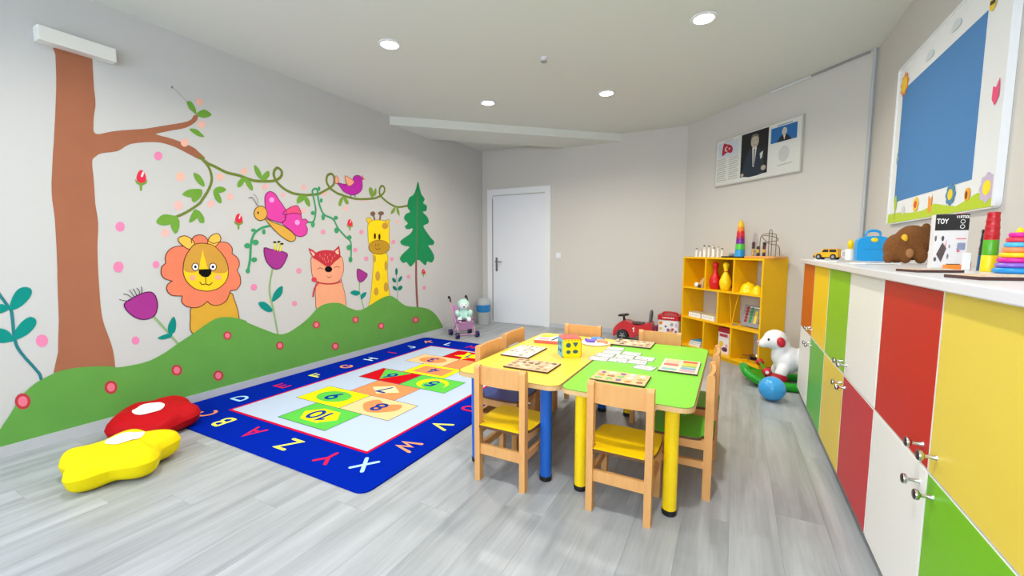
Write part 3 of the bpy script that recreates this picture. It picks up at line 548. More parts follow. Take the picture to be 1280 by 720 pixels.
('s','butterfly_body_outline','#5a3a20',7.5,[2251,1447,2262,1445,2280,1437,2303,1426,2325,1417,2345,1411,2365,1405,2386,1399,2406,1392,2426,1383,2445,1372,2463,1361,2479,1350,2494,1338,2508,1325,2519,1312,2527,1300,2530,1290,2529,1280,2525,1271,2519,1264,2511,1259,2500,1254,2488,1252,2474,1253,2460,1257,2444,1263,2428,1272,2411,1282,2394,1295,2375,1309,2357,1325,2341,1340,2326,1354,2312,1368,2300,1382,2288,1396,2275,1411,2262,1427,2252,1440,2251,1447],6),
('f','butterfly_head','#dca848',7.6,[2271,1493,2266,1471,2255,1452,2239,1437,2219,1429,2200,1427,2182,1434,2167,1446,2159,1464,2157,1485,2161,1506,2172,1525,2188,1540,2206,1549,2226,1551,2245,1545,2259,1532,2268,1514]),
('s','butterfly_head_outline','#5a3a20',8.1,[2271,1493,2266,1471,2255,1452,2239,1437,2219,1429,2200,1427,2182,1434,2167,1446,2159,1464,2157,1485,2161,1506,2172,1525,2188,1540,2206,1549,2226,1551,2245,1545,2259,1532,2268,1514,2271,1493],6),
('f','butterfly_eye','#222222',8.2,[2198,1492,2197,1487,2195,1483,2192,1481,2189,1481,2186,1483,2185,1487,2184,1491,2185,1496,2187,1500,2190,1503,2193,1503,2196,1501,2197,1497]),
('f','wing_spot','#f29ad8',6.8,[2341,1615,2339,1605,2332,1596,2322,1591,2312,1590,2303,1593,2297,1601,2295,1611,2298,1621,2305,1630,2314,1635,2324,1636,2334,1633,2340,1625]),
('f','wing_spot','#f29ad8',6.8,[2580,1432,2577,1421,2569,1412,2558,1406,2547,1406,2536,1410,2530,1418,2528,1429,2531,1439,2538,1448,2549,1454,2561,1455,2571,1450,2578,1442]),
('s','antenna','#444444',7,[2187,1553,2184,1560,2179,1570,2174,1582,2168,1591,2163,1599,2158,1607,2152,1613,2146,1617,2139,1617,2131,1614,2124,1611,2118,1609],4.7),
('s','antenna','#777777',7,[2194,1553,2194,1563,2194,1576,2194,1591,2193,1603,2191,1612,2188,1618,2185,1624,2182,1630,2177,1635,2170,1640,2164,1643,2160,1646],3.8),
('g','painted_fox'),
('f','fox_body','#eda57e',4,[2750,862,2726,848,2717,825,2716,799,2714,774,2711,754,2711,734,2712,714,2714,692,2713,666,2711,637,2714,609,2727,587,2757,573,2799,563,2846,557,2891,553,2936,550,2984,550,3027,554,3059,567,3074,591,3076,624,3072,659,3069,690,3066,716,3061,739,3054,761,3047,781,3044,800,3043,817,3034,833,3008,845,2951,855,2876,864,2802,867]),
('s','fox_body_outline','#8a4a40',4.5,[2750,862,2726,848,2717,825,2716,799,2714,774,2711,754,2711,734,2712,714,2714,692,2713,666,2711,637,2714,609,2727,587,2757,573,2799,563,2846,557,2891,553,2936,550,2984,550,3027,554,3059,567,3074,591,3076,624,3072,659,3069,690,3066,716,3061,739,3054,761,3047,781,3044,800,3043,817,3034,833,3008,845,2951,855,2876,864,2802,867,2750,862],6),
('f','fox_head','#f0a382',5,[2698,1110,2683,1092,2679,1070,2680,1045,2680,1021,2680,997,2680,971,2683,946,2688,924,2697,905,2709,889,2723,875,2741,863,2763,853,2789,846,2817,840,2845,836,2875,833,2908,833,2939,835,2966,839,2987,847,3004,858,3018,871,3031,887,3042,906,3051,928,3058,951,3062,973,3064,996,3063,1019,3060,1042,3055,1061,3052,1077,3048,1091,3039,1103,3020,1114,2988,1126,2947,1138,2903,1146,2860,1149,2816,1146,2769,1137,2728,1125]),
('s','fox_head_outline','#8a4a40',5.5,[2698,1110,2683,1092,2679,1070,2680,1045,2680,1021,2680,997,2680,971,2683,946,2688,924,2697,905,2709,889,2723,875,2741,863,2763,853,2789,846,2817,840,2845,836,2875,833,2908,833,2939,835,2966,839,2987,847,3004,858,3018,871,3031,887,3042,906,3051,928,3058,951,3062,973,3064,996,3063,1019,3060,1042,3055,1061,3052,1077,3048,1091,3039,1103,3020,1114,2988,1126,2947,1138,2903,1146,2860,1149,2816,1146,2769,1137,2728,1125,2698,1110],6),
('f','fox_ear','#c0343f',6,[2657,1194,2710,1170,2754,1134,2706,1089,2681,1134]),
('f','fox_ear','#c0343f',6,[3014,1217,3026,1157,3026,1105,2979,1114,2940,1162]),
('f','inner_ear','#f4c4ac',6.5,[2679,1167,2709,1150,2726,1131,2707,1110]),
('f','inner_ear','#f4c4ac',6.5,[3003,1186,3008,1128,2983,1131,2960,1156]),
('f','fox_brow','#c0343f',6.2,[2697,1105,2700,1120,2716,1134,2736,1147,2761,1157,2791,1166,2822,1171,2855,1173,2889,1171,2920,1168,2947,1162,2970,1155,2990,1145,3009,1132,3024,1117,3028,1102,3012,1086,2985,1070,2959,1055,2940,1040,2923,1025,2907,1014,2894,1006,2884,1002,2873,1001,2861,1003,2849,1008,2834,1016,2815,1029,2792,1044,2769,1060,2742,1075,2713,1090]),
('s','fur_mark','#e88a80',6.8,[2782,1129,2782,1117,2781,1105],4.9),
('s','fur_mark','#e88a80',6.8,[2809,1103,2809,1092,2808,1080],5),
('s','fur_mark','#e88a80',6.8,[2840,1136,2839,1125,2839,1113],5),
('s','fur_mark','#e88a80',6.8,[2868,1111,2867,1099,2867,1087],5),
('s','fur_mark','#e88a80',6.8,[2899,1136,2898,1124,2898,1112],5.1),
('s','fur_mark','#e88a80',6.8,[2927,1101,2927,1090,2926,1078],5.1),
('s','fur_mark','#e88a80',6.8,[2959,1127,2958,1115,2958,1103],5.1),
('s','fur_mark','#e88a80',6.8,[2876,1074,2876,1062,2875,1050],5),
('s','fur_mark','#e88a80',6.8,[2846,1064,2846,1053,2845,1041],5),
('s','fur_mark','#e88a80',6.8,[2828,1091,2828,1080,2827,1068],5),
('s','fur_mark','#e88a80',6.8,[2912,1073,2911,1061,2911,1049],5.1),
('f','fox_nose','#0b0b0b',7,[2919,978,2914,964,2901,954,2882,949,2862,950,2844,957,2832,968,2829,981,2834,994,2847,1004,2865,1009,2885,1009,2903,1002,2915,991]),
('s','fox_eye','#7a4030',7,[2747,983,2752,987,2759,992,2767,996,2776,998,2785,996,2796,992,2806,987,2813,984],4.9),
('s','fox_eye','#7a4030',7,[2938,989,2944,992,2953,998,2964,1002,2974,1005,2983,1003,2994,998,3003,993,3010,989],5.2),
('s','fox_mouth','#7a4030',7,[2858,906,2867,898,2879,893,2886,895,2893,900,2900,905,2904,908],5.1),
('s','scarf','#cc2f45',7,[2699,887,2709,880,2723,870,2740,859,2759,850,2782,843,2808,837,2836,832,2864,829,2895,828,2929,829,2960,831,2986,834,3005,840,3018,848,3027,855,3034,861],10.1),
('s','scarf','#cc2f45',7,[2754,851,2744,842,2731,830,2717,816,2706,800,2698,780,2692,757,2687,735,2684,720],14.7),
('f','scarf_knot','#d8404f',7.3,[2734,883,2731,874,2722,866,2710,863,2697,863,2686,869,2678,877,2676,887,2679,897,2687,904,2699,908,2712,907,2724,902,2732,894]),
('g','painted_bird'),
('f','bird_body','#b62aa0',6,[3029,1857,3042,1860,3065,1858,3091,1856,3117,1857,3143,1862,3171,1869,3196,1878,3216,1888,3224,1901,3226,1915,3226,1930,3229,1942,3238,1952,3249,1961,3262,1968,3275,1972,3289,1975,3305,1975,3320,1973,3332,1966,3340,1954,3346,1937,3350,1917,3352,1898,3352,1880,3350,1860,3346,1842,3337,1825,3324,1809,3306,1794,3286,1782,3266,1772,3247,1765,3228,1760,3208,1758,3188,1758,3166,1760,3143,1765,3121,1771,3103,1779,3089,1787,3079,1796,3071,1806,3062,1816,3051,1827,3038,1839,3029,1850]),
('s','bird_body_outline','#7a1a6a',6.5,[3029,1857,3042,1860,3065,1858,3091,1856,3117,1857,3143,1862,3171,1869,3196,1878,3216,1888,3224,1901,3226,1915,3226,1930,3229,1942,3238,1952,3249,1961,3262,1968,3275,1972,3289,1975,3305,1975,3320,1973,3332,1966,3340,1954,3346,1937,3350,1917,3352,1898,3352,1880,3350,1860,3346,1842,3337,1825,3324,1809,3306,1794,3286,1782,3266,1772,3247,1765,3228,1760,3208,1758,3188,1758,3166,1760,3143,1765,3121,1771,3103,1779,3089,1787,3079,1796,3071,1806,3062,1816,3051,1827,3038,1839,3029,1850,3029,1857],6),
('f','bird_wing','#f0a582',7,[3120,1926,3122,1939,3131,1945,3142,1943,3155,1939,3170,1933,3184,1927,3200,1921,3217,1915,3231,1908,3238,1900,3236,1890,3227,1879,3215,1869,3203,1860,3193,1854,3181,1848,3169,1845,3159,1846,3150,1852,3142,1862,3134,1874,3129,1885,3125,1895,3122,1907,3120,1917]),
('s','bird_wing_outline','#a0604a',7.5,[3120,1926,3122,1939,3131,1945,3142,1943,3155,1939,3170,1933,3184,1927,3200,1921,3217,1915,3231,1908,3238,1900,3236,1890,3227,1879,3215,1869,3203,1860,3193,1854,3181,1848,3169,1845,3159,1846,3150,1852,3142,1862,3134,1874,3129,1885,3125,1895,3122,1907,3120,1917,3120,1926],6),
('f','bird_tail','#f0a582',5,[2994,1883,2995,1894,2998,1907,3001,1919,3006,1926,3012,1928,3019,1926,3026,1921,3032,1913,3036,1901,3038,1886,3039,1870,3038,1859,3031,1852,3021,1849,3010,1849,3002,1850,2998,1855,2995,1863,2994,1873]),
('s','bird_tail_outline','#a0604a',5.5,[2994,1883,2995,1894,2998,1907,3001,1919,3006,1926,3012,1928,3019,1926,3026,1921,3032,1913,3036,1901,3038,1886,3039,1870,3038,1859,3031,1852,3021,1849,3010,1849,3002,1850,2998,1855,2995,1863,2994,1873,2994,1883],6),
('f','beak','#c8506a',7,[3343,1959,3356,1991,3364,1962,3389,1948,3346,1929]),
('s','bird_leg','#3a3a30',7,[3188,1758,3190,1746,3191,1733],7),
('s','bird_leg','#3a3a30',7,[3244,1766,3245,1754,3247,1743],7.1),
('g','painted_giraffe'),
('f','giraffe_neck','#f4d31c',4,[3489,1130,3474,1113,3473,1088,3477,1060,3478,1032,3475,1006,3472,980,3468,951,3463,919,3457,879,3450,834,3443,789,3437,749,3432,718,3427,691,3423,665,3420,637,3409,602,3393,565,3387,530,3407,505,3471,488,3569,478,3671,475,3742,483,3764,504,3756,538,3737,575,3724,606,3720,628,3716,646,3712,664,3708,688,3704,720,3700,758,3697,796,3694,828,3692,849,3691,863,3690,879,3689,908,3693,958,3702,1023,3704,1085,3689,1128,3648,1147,3588,1149,3530,1142]),
('s','giraffe_neck_outline','#a88420',4.5,[3489,1130,3474,1113,3473,1088,3477,1060,3478,1032,3475,1006,3472,980,3468,951,3463,919,3457,879,3450,834,3443,789,3437,749,3432,718,3427,691,3423,665,3420,637,3409,602,3393,565,3387,530,3407,505,3471,488,3569,478,3671,475,3742,483,3764,504,3756,538,3737,575,3724,606,3720,628,3716,646,3712,664,3708,688,3704,720,3700,758,3697,796,3694,828,3692,849,3691,863,3690,879,3689,908,3693,958,3702,1023,3704,1085,3689,1128,3648,1147,3588,1149,3530,1142,3489,1130],6),
('f','giraffe_spot','#c49a3c',4.9,[3573,871,3565,837,3545,817,3521,819,3503,841,3497,875,3505,908,3525,928,3549,927,3567,905]),
('f','giraffe_spot','#c49a3c',4.9,[3692,987,3686,950,3673,927,3658,928,3647,951,3644,988,3650,1025,3663,1047,3677,1047,3689,1024]),
('f','giraffe_spot','#c49a3c',4.9,[3541,693,3533,665,3514,649,3492,651,3475,670,3470,699,3477,726,3496,742,3518,741,3535,722]),
('f','giraffe_spot','#c49a3c',4.9,[3704,732,3695,697,3674,678,3649,680,3630,703,3624,738,3632,772,3653,792,3678,791,3698,768]),
('f','giraffe_spot','#c49a3c',4.9,[3517,1073,3512,1048,3502,1033,3489,1034,3480,1049,3477,1074,3482,1098,3493,1113,3505,1113,3514,1098]),
('f','giraffe_ear','#f0c828',4.5,[3395,1522,3404,1527,3417,1530,3432,1531,3444,1529,3454,1525,3463,1518,3470,1509,3472,1499,3467,1487,3456,1473,3444,1461,3433,1455,3425,1457,3418,1465,3411,1476,3406,1486,3401,1496,3396,1506,3393,1515]),
('s','giraffe_ear_outline','#a88420',5,[3395,1522,3404,1527,3417,1530,3432,1531,3444,1529,3454,1525,3463,1518,3470,1509,3472,1499,3467,1487,3456,1473,3444,1461,3433,1455,3425,1457,3418,1465,3411,1476,3406,1486,3401,1496,3396,1506,3393,1515,3395,1522],6),
('f','giraffe_ear','#f0c828',4.5,[3658,1497,3675,1509,3701,1520,3728,1528,3745,1529,3748,1521,3743,1506,3734,1490,3724,1475,3713,1463,3699,1451,3685,1442,3674,1440,3665,1448,3658,1464,3654,1482]),
('s','giraffe_ear_outline','#a88420',5,[3658,1497,3675,1509,3701,1520,3728,1528,3745,1529,3748,1521,3743,1506,3734,1490,3724,1475,3713,1463,3699,1451,3685,1442,3674,1440,3665,1448,3658,1464,3654,1482,3658,1497],6),
('s','horn','#7a5a46',4.3,[3515,1511,3511,1524,3505,1543,3499,1562,3495,1575],22.4),
('s','horn','#7a5a46',4.3,[3593,1516,3597,1530,3601,1550,3606,1570,3609,1584],22.9),
('f','horn_knob','#7a5a46',4.6,[3528,1583,3523,1572,3513,1562,3497,1556,3481,1554,3466,1558,3456,1567,3453,1578,3457,1589,3468,1599,3483,1605,3499,1607,3514,1603,3524,1594]),
('f','horn_knob','#7a5a46',4.6,[3662,1597,3657,1587,3643,1578,3624,1572,3603,1570,3585,1574,3572,1581,3568,1590,3573,1600,3586,1609,3605,1615,3626,1617,3645,1614,3657,1607]),
('f','giraffe_head','#f4d31c',5,[3408,1376,3407,1400,3405,1419,3407,1435,3412,1450,3421,1465,3433,1478,3449,1490,3467,1499,3488,1506,3513,1511,3540,1513,3568,1514,3600,1515,3636,1513,3671,1510,3698,1503,3716,1493,3727,1480,3734,1465,3739,1447,3740,1426,3737,1401,3733,1375,3730,1349,3732,1318,3738,1285,3738,1254,3725,1231,3693,1218,3648,1212,3599,1210,3556,1210,3518,1209,3482,1208,3450,1213,3427,1228,3414,1258,3410,1298,3409,1341]),
('s','giraffe_head_outline','#a88420',5.5,[3408,1376,3407,1400,3405,1419,3407,1435,3412,1450,3421,1465,3433,1478,3449,1490,3467,1499,3488,1506,3513,1511,3540,1513,3568,1514,3600,1515,3636,1513,3671,1510,3698,1503,3716,1493,3727,1480,3734,1465,3739,1447,3740,1426,3737,1401,3733,1375,3730,1349,3732,1318,3738,1285,3738,1254,3725,1231,3693,1218,3648,1212,3599,1210,3556,1210,3518,1209,3482,1208,3450,1213,3427,1228,3414,1258,3410,1298,3409,1341,3408,1376],6),
('f','forelock','#c4903c',5.8,[3720,1456,3710,1432,3684,1417,3652,1416,3628,1429,3619,1451,3630,1474,3655,1489,3686,1491,3711,1478]),
('f','muzzle','#bd9128',6,[3735,1205,3724,1176,3693,1151,3648,1132,3594,1123,3537,1123,3486,1134,3445,1152,3419,1176,3411,1204,3421,1231,3449,1255,3491,1274,3544,1285,3600,1286,3653,1277,3697,1259,3726,1234]),
('s','muzzle_outline','#80601c',6.5,[3735,1205,3724,1176,3693,1151,3648,1132,3594,1123,3537,1123,3486,1134,3445,1152,3419,1176,3411,1204,3421,1231,3449,1255,3491,1274,3544,1285,3600,1286,3653,1277,3697,1259,3726,1234,3735,1205],6),
('f','giraffe_eye','#3a1a10',6,[3527,1329,3523,1308,3514,1295,3503,1295,3495,1307,3492,1328,3497,1349,3506,1363,3517,1363,3525,1350]),
('f','giraffe_eye','#3a1a10',6,[3596,1323,3592,1302,3582,1289,3571,1288,3563,1301,3560,1323,3565,1344,3574,1357,3585,1358,3594,1345]),
('s','giraffe_smile','#6a4a14',7,[3512,1195,3517,1190,3524,1184,3533,1178,3542,1176,3553,1177,3566,1182,3578,1187,3586,1191],7.6),
('f','nostril','#6a4a14',7,[3526,1229,3523,1221,3518,1217,3513,1221,3511,1229,3513,1237,3519,1240,3524,1237]),
('f','nostril','#6a4a14',7,[3569,1229,3567,1221,3561,1218,3556,1221,3554,1229,3557,1237,3562,1241,3567,1237]),
('g','painted_pine'),
('f','pine_needles','#1f8a55',4,[4267,2048,4279,2033,4292,1998,4303,1964,4313,1939,4321,1915,4334,1893,4357,1873,4383,1855,4399,1836,4390,1817,4371,1799,4364,1783,4383,1773,4415,1765,4437,1753,4440,1732,4434,1707,4421,1686,4396,1678,4366,1674,4353,1666,4377,1648,4420,1625,4453,1601,4468,1577,4473,1552,4465,1529,4432,1514,4388,1502,4361,1487,4368,1465,4393,1439,4420,1413,4447,1387,4476,1362,4505,1338,4535,1318,4564,1300,4581,1284,4581,1266,4568,1250,4548,1238,4513,1236,4471,1238,4449,1233,4462,1214,4495,1188,4524,1159,4547,1129,4567,1097,4576,1068,4566,1041,4545,1016,4520,1001,4489,1004,4454,1015,4426,1019,4412,1003,4403,980,4390,967,4365,976,4334,996,4307,1014,4289,1026,4275,1036,4259,1041,4239,1041,4218,1036,4193,1025,4163,1002,4128,974,4097,960,4070,974,4045,1002,4022,1021,4001,1020,3981,1012,3962,1010,3938,1024,3915,1044,3905,1065,3914,1085,3937,1107,3966,1130,4009,1157,4059,1186,4083,1209,4060,1219,4011,1222,3969,1229,3943,1241,3923,1257,3918,1273,3935,1290,3967,1308,4002,1326,4039,1344,4078,1362,4110,1381,4135,1405,4152,1429,4153,1445,4129,1444,4090,1433,4057,1429,4033,1436,4014,1450,4007,1464,4022,1476,4049,1488,4062,1503,4045,1521,4014,1541,3995,1561,4000,1582,4016,1603,4036,1621,4063,1632,4093,1640,4110,1651,4099,1667,4075,1685,4060,1709,4064,1744,4076,1785,4094,1819,4120,1839,4151,1852,4179,1870,4200,1895,4217,1925,4232,1955,4245,1992,4256,2030]),
('s','pine_trunk','#8c5a50',5,[4203,1016,4202,989,4200,950,4199,905,4198,861,4197,821,4197,781,4198,738,4199,688,4201,624,4205,548,4208,478,4210,429],36.8),
('s','pine_trunk','#5a7a50',4.6,[4256,1895,4251,1819,4244,1711,4237,1588,4230,1470,4223,1349,4216,1219,4210,1102,4206,1021],19.2),
('g','*hanging_thread'),
('s','hanging_thread','#9a968c',1,[1625,2340,1630,2337,1637,2333,1646,2327,1656,2319,1668,2307,1684,2292,1698,2278,1708,2268],4),
('f','wall_nail','#8a867c',1.2,[1630,2344,1627,2336,1622,2332,1617,2333,1615,2340,1618,2347,1623,2352,1628,2351]),
('g','painted_rosebud'),
('f','bud','#e0304a',3,[1374,1670,1379,1688,1386,1705,1394,1716,1402,1723,1410,1722,1417,1716,1423,1702,1427,1684,1427,1665,1423,1649,1410,1638,1396,1633,1385,1637,1377,1646,1374,1656]),
('f','sepal','#7a9a40',2.6,[1363,1656,1377,1646,1397,1636,1423,1652,1434,1666,1427,1634,1403,1619,1398,1581,1388,1580,1388,1617,1371,1627]),
('s','bud_streak','#f6d6d8',3.4,[1414,1709,1404,1680],11.1),
('g','painted_rosebud'),
('f','bud','#e0304a',3,[2001,1427,2006,1443,2013,1459,2022,1469,2031,1474,2039,1473,2047,1467,2054,1453,2059,1436,2059,1419,2054,1405,2041,1395,2026,1392,2014,1396,2005,1405,2001,1415]),
('f','sepal','#7a9a40',2.6,[1989,1415,2005,1405,2026,1394,2054,1407,2066,1420,2059,1391,2033,1378,2029,1343,2018,1343,2017,1377,1998,1387]),
('s','bud_streak','#f6d6d8',3.4,[2044,1461,2034,1435],10.2),
('g','painted_rosebud'),
('f','bud','#e0304a',3,[3131,1455,3137,1470,3145,1484,3155,1494,3166,1499,3176,1498,3185,1492,3194,1479,3200,1464,3201,1448,3196,1434,3180,1426,3162,1422,3148,1426,3137,1434,3131,1443]),
('f','sepal','#7a9a40',2.6,[3118,1444,3137,1434,3162,1425,3196,1437,3210,1448,3202,1421,3171,1409,3167,1378,3154,1377,3152,1409,3129,1418]),
('s','bud_streak','#f6d6d8',3.4,[3181,1487,3176,1474,3171,1462],9.5),
('g','painted_rosebud'),
('f','bud','#e0304a',3,[4310,886,4315,899,4324,910,4334,917,4345,920,4355,919,4365,913,4374,901,4381,888,4382,874,4377,863,4361,857,4343,856,4328,861,4316,869,4311,877]),
('f','sepal','#7a9a40',2.6,[4296,878,4316,869,4343,858,4377,865,4391,874,4383,852,4352,845,4348,818,4335,819,4332,846,4309,856]),
('s','bud_streak','#f6d6d8',3.4,[4361,908,4356,899,4350,889],7.9),
('g','painted_tulip'),
('s','tulip_stem','#8fb07a',3,[1407,708,1418,689,1435,662,1453,631,1471,601,1490,569,1511,533,1530,501,1543,478],15.5),
('f','tulip_leaf','#0d8a80',3.4,[1489,568,1485,583,1485,605,1489,627,1500,651,1514,675,1526,687,1533,680,1538,661,1540,639,1539,616,1534,590,1527,571,1515,563,1500,562]),
('f','tulip_leaf','#0d8a80',3.4,[1510,564,1501,568,1485,568,1469,566,1450,561,1431,554,1420,548,1424,541,1436,534,1451,530,1467,530,1486,532,1500,536,1508,545,1512,556]),
('f','tulip_bloom','#a3358c',4,[1252,812,1263,827,1283,840,1304,852,1327,864,1351,874,1372,881,1390,882,1405,879,1417,869,1427,850,1433,825,1436,800,1435,775,1430,751,1424,730,1417,716,1409,707,1399,700,1385,694,1369,691,1353,691,1338,694,1323,700,1309,709,1295,722,1281,738,1269,755,1259,774,1251,794]),
('s','tulip_bloom_outline','#501a48',4.5,[1252,812,1263,827,1283,840,1304,852,1327,864,1351,874,1372,881,1390,882,1405,879,1417,869,1427,850,1433,825,1436,800,1435,775,1430,751,1424,730,1417,716,1409,707,1399,700,1385,694,1369,691,1353,691,1338,694,1323,700,1309,709,1295,722,1281,738,1269,755,1259,774,1251,794,1252,812],6),
('s','stamen','#40303a',4.4,[1289,835,1284,834,1276,833,1268,832,1260,833,1252,835,1243,839,1234,843,1229,845],4),
('s','stamen','#40303a',4.4,[1297,847,1293,852,1287,860,1280,867,1274,873,1268,876,1262,878,1256,878,1252,879],4),
('s','stamen','#40303a',4.4,[1309,853,1307,858,1304,865,1301,873,1297,880,1294,887,1290,893,1287,899,1285,903],4),
('s','stamen','#40303a',4.4,[1322,859,1321,863,1321,869,1319,875,1318,882,1315,889,1312,897,1309,904,1306,909],4),
('s','stamen','#40303a',4.4,[1334,864,1335,869,1337,876,1339,884,1339,891,1337,898,1333,904,1328,910,1326,914],4.1),
('s','stamen','#40303a',4.4,[1345,870,1347,874,1350,880,1352,887,1354,893,1354,900,1353,908,1352,915,1351,920],4.1),
('g','painted_tulip'),
('s','tulip_stem','#8fb07a',3,[2293,1002,2287,981,2279,950,2270,916,2264,885,2260,859,2258,835,2257,810,2258,782,2262,752,2267,721,2274,686,2281,644,2289,589,2298,524,2306,462,2311,419],16.3),
('f','tulip_leaf','#0d8a80',3.4,[2274,713,2272,728,2279,754,2289,779,2300,797,2315,814,2330,828,2347,839,2366,847,2378,847,2382,832,2380,808,2375,786,2367,770,2356,756,2341,743,2318,729,2292,715]),
('f','tulip_leaf','#0d8a80',3.4,[2273,630,2263,625,2246,624,2227,629,2208,640,2187,657,2170,673,2159,690,2151,707,2151,719,2163,725,2183,725,2202,721,2220,710,2238,694,2253,678,2264,661,2272,643]),
('f','tulip_bloom','#a3358c',4,[2228,1191,2243,1195,2265,1187,2287,1180,2307,1177,2326,1175,2348,1171,2380,1164,2415,1154,2439,1141,2443,1123,2434,1102,2423,1081,2411,1059,2395,1038,2380,1021,2364,1010,2348,1003,2331,1001,2314,1004,2296,1012,2279,1025,2262,1043,2246,1066,2235,1092,2227,1127,2224,1165]),
('s','tulip_bloom_outline','#501a48',4.5,[2228,1191,2243,1195,2265,1187,2287,1180,2307,1177,2326,1175,2348,1171,2380,1164,2415,1154,2439,1141,2443,1123,2434,1102,2423,1081,2411,1059,2395,1038,2380,1021,2364,1010,2348,1003,2331,1001,2314,1004,2296,1012,2279,1025,2262,1043,2246,1066,2235,1092,2227,1127,2224,1165,2228,1191],6),
('s','stamen','#e8dc20',5,[2325,1177,2326,1239],13.3),
('f','stamen_tip','#1a1a10',5.4,[2343,1243,2338,1237,2325,1234,2314,1237,2309,1243,2314,1249,2326,1252,2338,1250]),
('s','stamen','#e8dc20',5,[2348,1171,2365,1242],13.4),
('f','stamen_tip','#1a1a10',5.4,[2382,1247,2377,1241,2364,1238,2352,1240,2348,1246,2353,1253,2365,1256,2377,1253]),
('s','stamen','#e8dc20',5,[2371,1165,2392,1225],13.5),
('f','stamen_tip','#1a1a10',5.4,[2410,1229,2404,1223,2392,1220,2380,1223,2375,1229,2380,1235,2393,1238,2405,1236]),
('g','painted_tulip'),
('s','tulip_stem','#8fb07a',3,[3272,827,3269,809,3266,783,3263,754,3263,727,3266,703,3272,680,3280,656,3287,632,3295,602,3304,570,3312,540,3318,520],13),
('f','tulip_leaf','#0d8a80',3.4,[3135,714,3143,724,3165,733,3188,737,3211,734,3236,727,3256,718,3266,709,3270,698,3266,689,3252,682,3231,676,3208,677,3180,686,3151,701]),
('f','tulip_leaf','#0d8a80',3.4,[3276,642,3276,656,3279,673,3289,687,3310,697,3338,703,3357,703,3361,694,3356,678,3348,663,3333,650,3314,638,3299,630,3283,631]),
('f','tulip_bloom','#a3358c',4,[3235,948,3241,962,3251,966,3266,965,3291,955,3321,939,3347,924,3364,917,3375,911,3382,904,3383,893,3379,881,3368,867,3347,849,3320,830,3295,820,3275,821,3258,830,3245,847,3237,878,3234,918]),
('s','tulip_bloom_outline','#501a48',4.5,[3235,948,3241,962,3251,966,3266,965,3291,955,3321,939,3347,924,3364,917,3375,911,3382,904,3383,893,3379,881,3368,867,3347,849,3320,830,3295,820,3275,821,3258,830,3245,847,3237,878,3234,918,3235,948],6),
('g','painted_sprig'),
('s','sprig_stem','#2c7a80',2,[699,977,702,967,707,954,712,938,717,923,723,907,730,890,736,873,741,858,745,849,749,844,751,836,753,821,753,795,753,761,752,725,752,696,752,673,754,655,756,638,759,621,764,604,770,586,777,569,784,552,792,534,801,516,809,499,816,483,822,470,827,458,832,447,835,436,837,425,838,413,839,404,839,397],13.5),
('f','sprig_leaf','#0d8a80',3,[747,840,747,856,752,879,759,901,766,919,774,935,783,948,793,957,804,962,814,963,823,961,831,956,837,948,839,938,838,925,834,911,827,897,817,882,807,869,797,857,786,848,775,841,764,836,753,835]),
('f','sprig_leaf','#0d8a80',3,[752,664,750,678,754,700,760,721,770,739,782,757,794,770,805,779,816,785,825,786,833,781,840,773,844,763,844,752,842,740,837,727,827,711,814,695,800,682,782,671,764,663]),
('f','sprig_leaf','#0d8a80',3,[747,844,747,851,742,858,736,864,729,869,722,873,714,875,705,875,696,873,688,869,682,861,678,851,678,842,685,833,697,825,710,822,724,826,738,835]),
('f','sprig_leaf','#0d8a80',3,[749,662,748,676,743,695,736,712,727,723,716,732,704,738,692,740,679,738,670,732,663,719,660,701,661,686,670,674,684,664,698,656,710,653,722,653,732,654,740,654,746,656]),
('g','painted_sprig'),
('s','sprig_stem','#4a8a80',2,[3841,880,3842,851,3845,809,3848,761,3849,716,3850,671,3850,624,3849,581,3849,552],8.2),
('f','sprig_leaf','#1a7a68',3,[3865,909,3859,883,3847,868,3833,868,3823,885,3819,912,3824,937,3836,953,3850,953,3861,936]),
('f','sprig_leaf','#1a7a68',3,[3822,817,3833,798,3831,782,3816,776,3795,782,3775,798,3764,817,3767,833,3781,839,3802,833]),
('f','sprig_leaf','#1a7a68',3,[3925,805,3903,787,3881,779,3867,786,3867,803,3879,825,3901,844,3923,851,3937,845,3938,827]),
('f','sprig_leaf','#1a7a68',3,[3828,721,3842,702,3842,685,3828,678,3806,683,3784,698,3771,717,3771,733,3785,740,3806,736]),
('f','sprig_leaf','#1a7a68',3,[3924,686,3900,675,3875,676,3859,687,3858,704,3872,722,3896,733,3921,733,3938,722,3939,704]),
('g','painted_hill'),
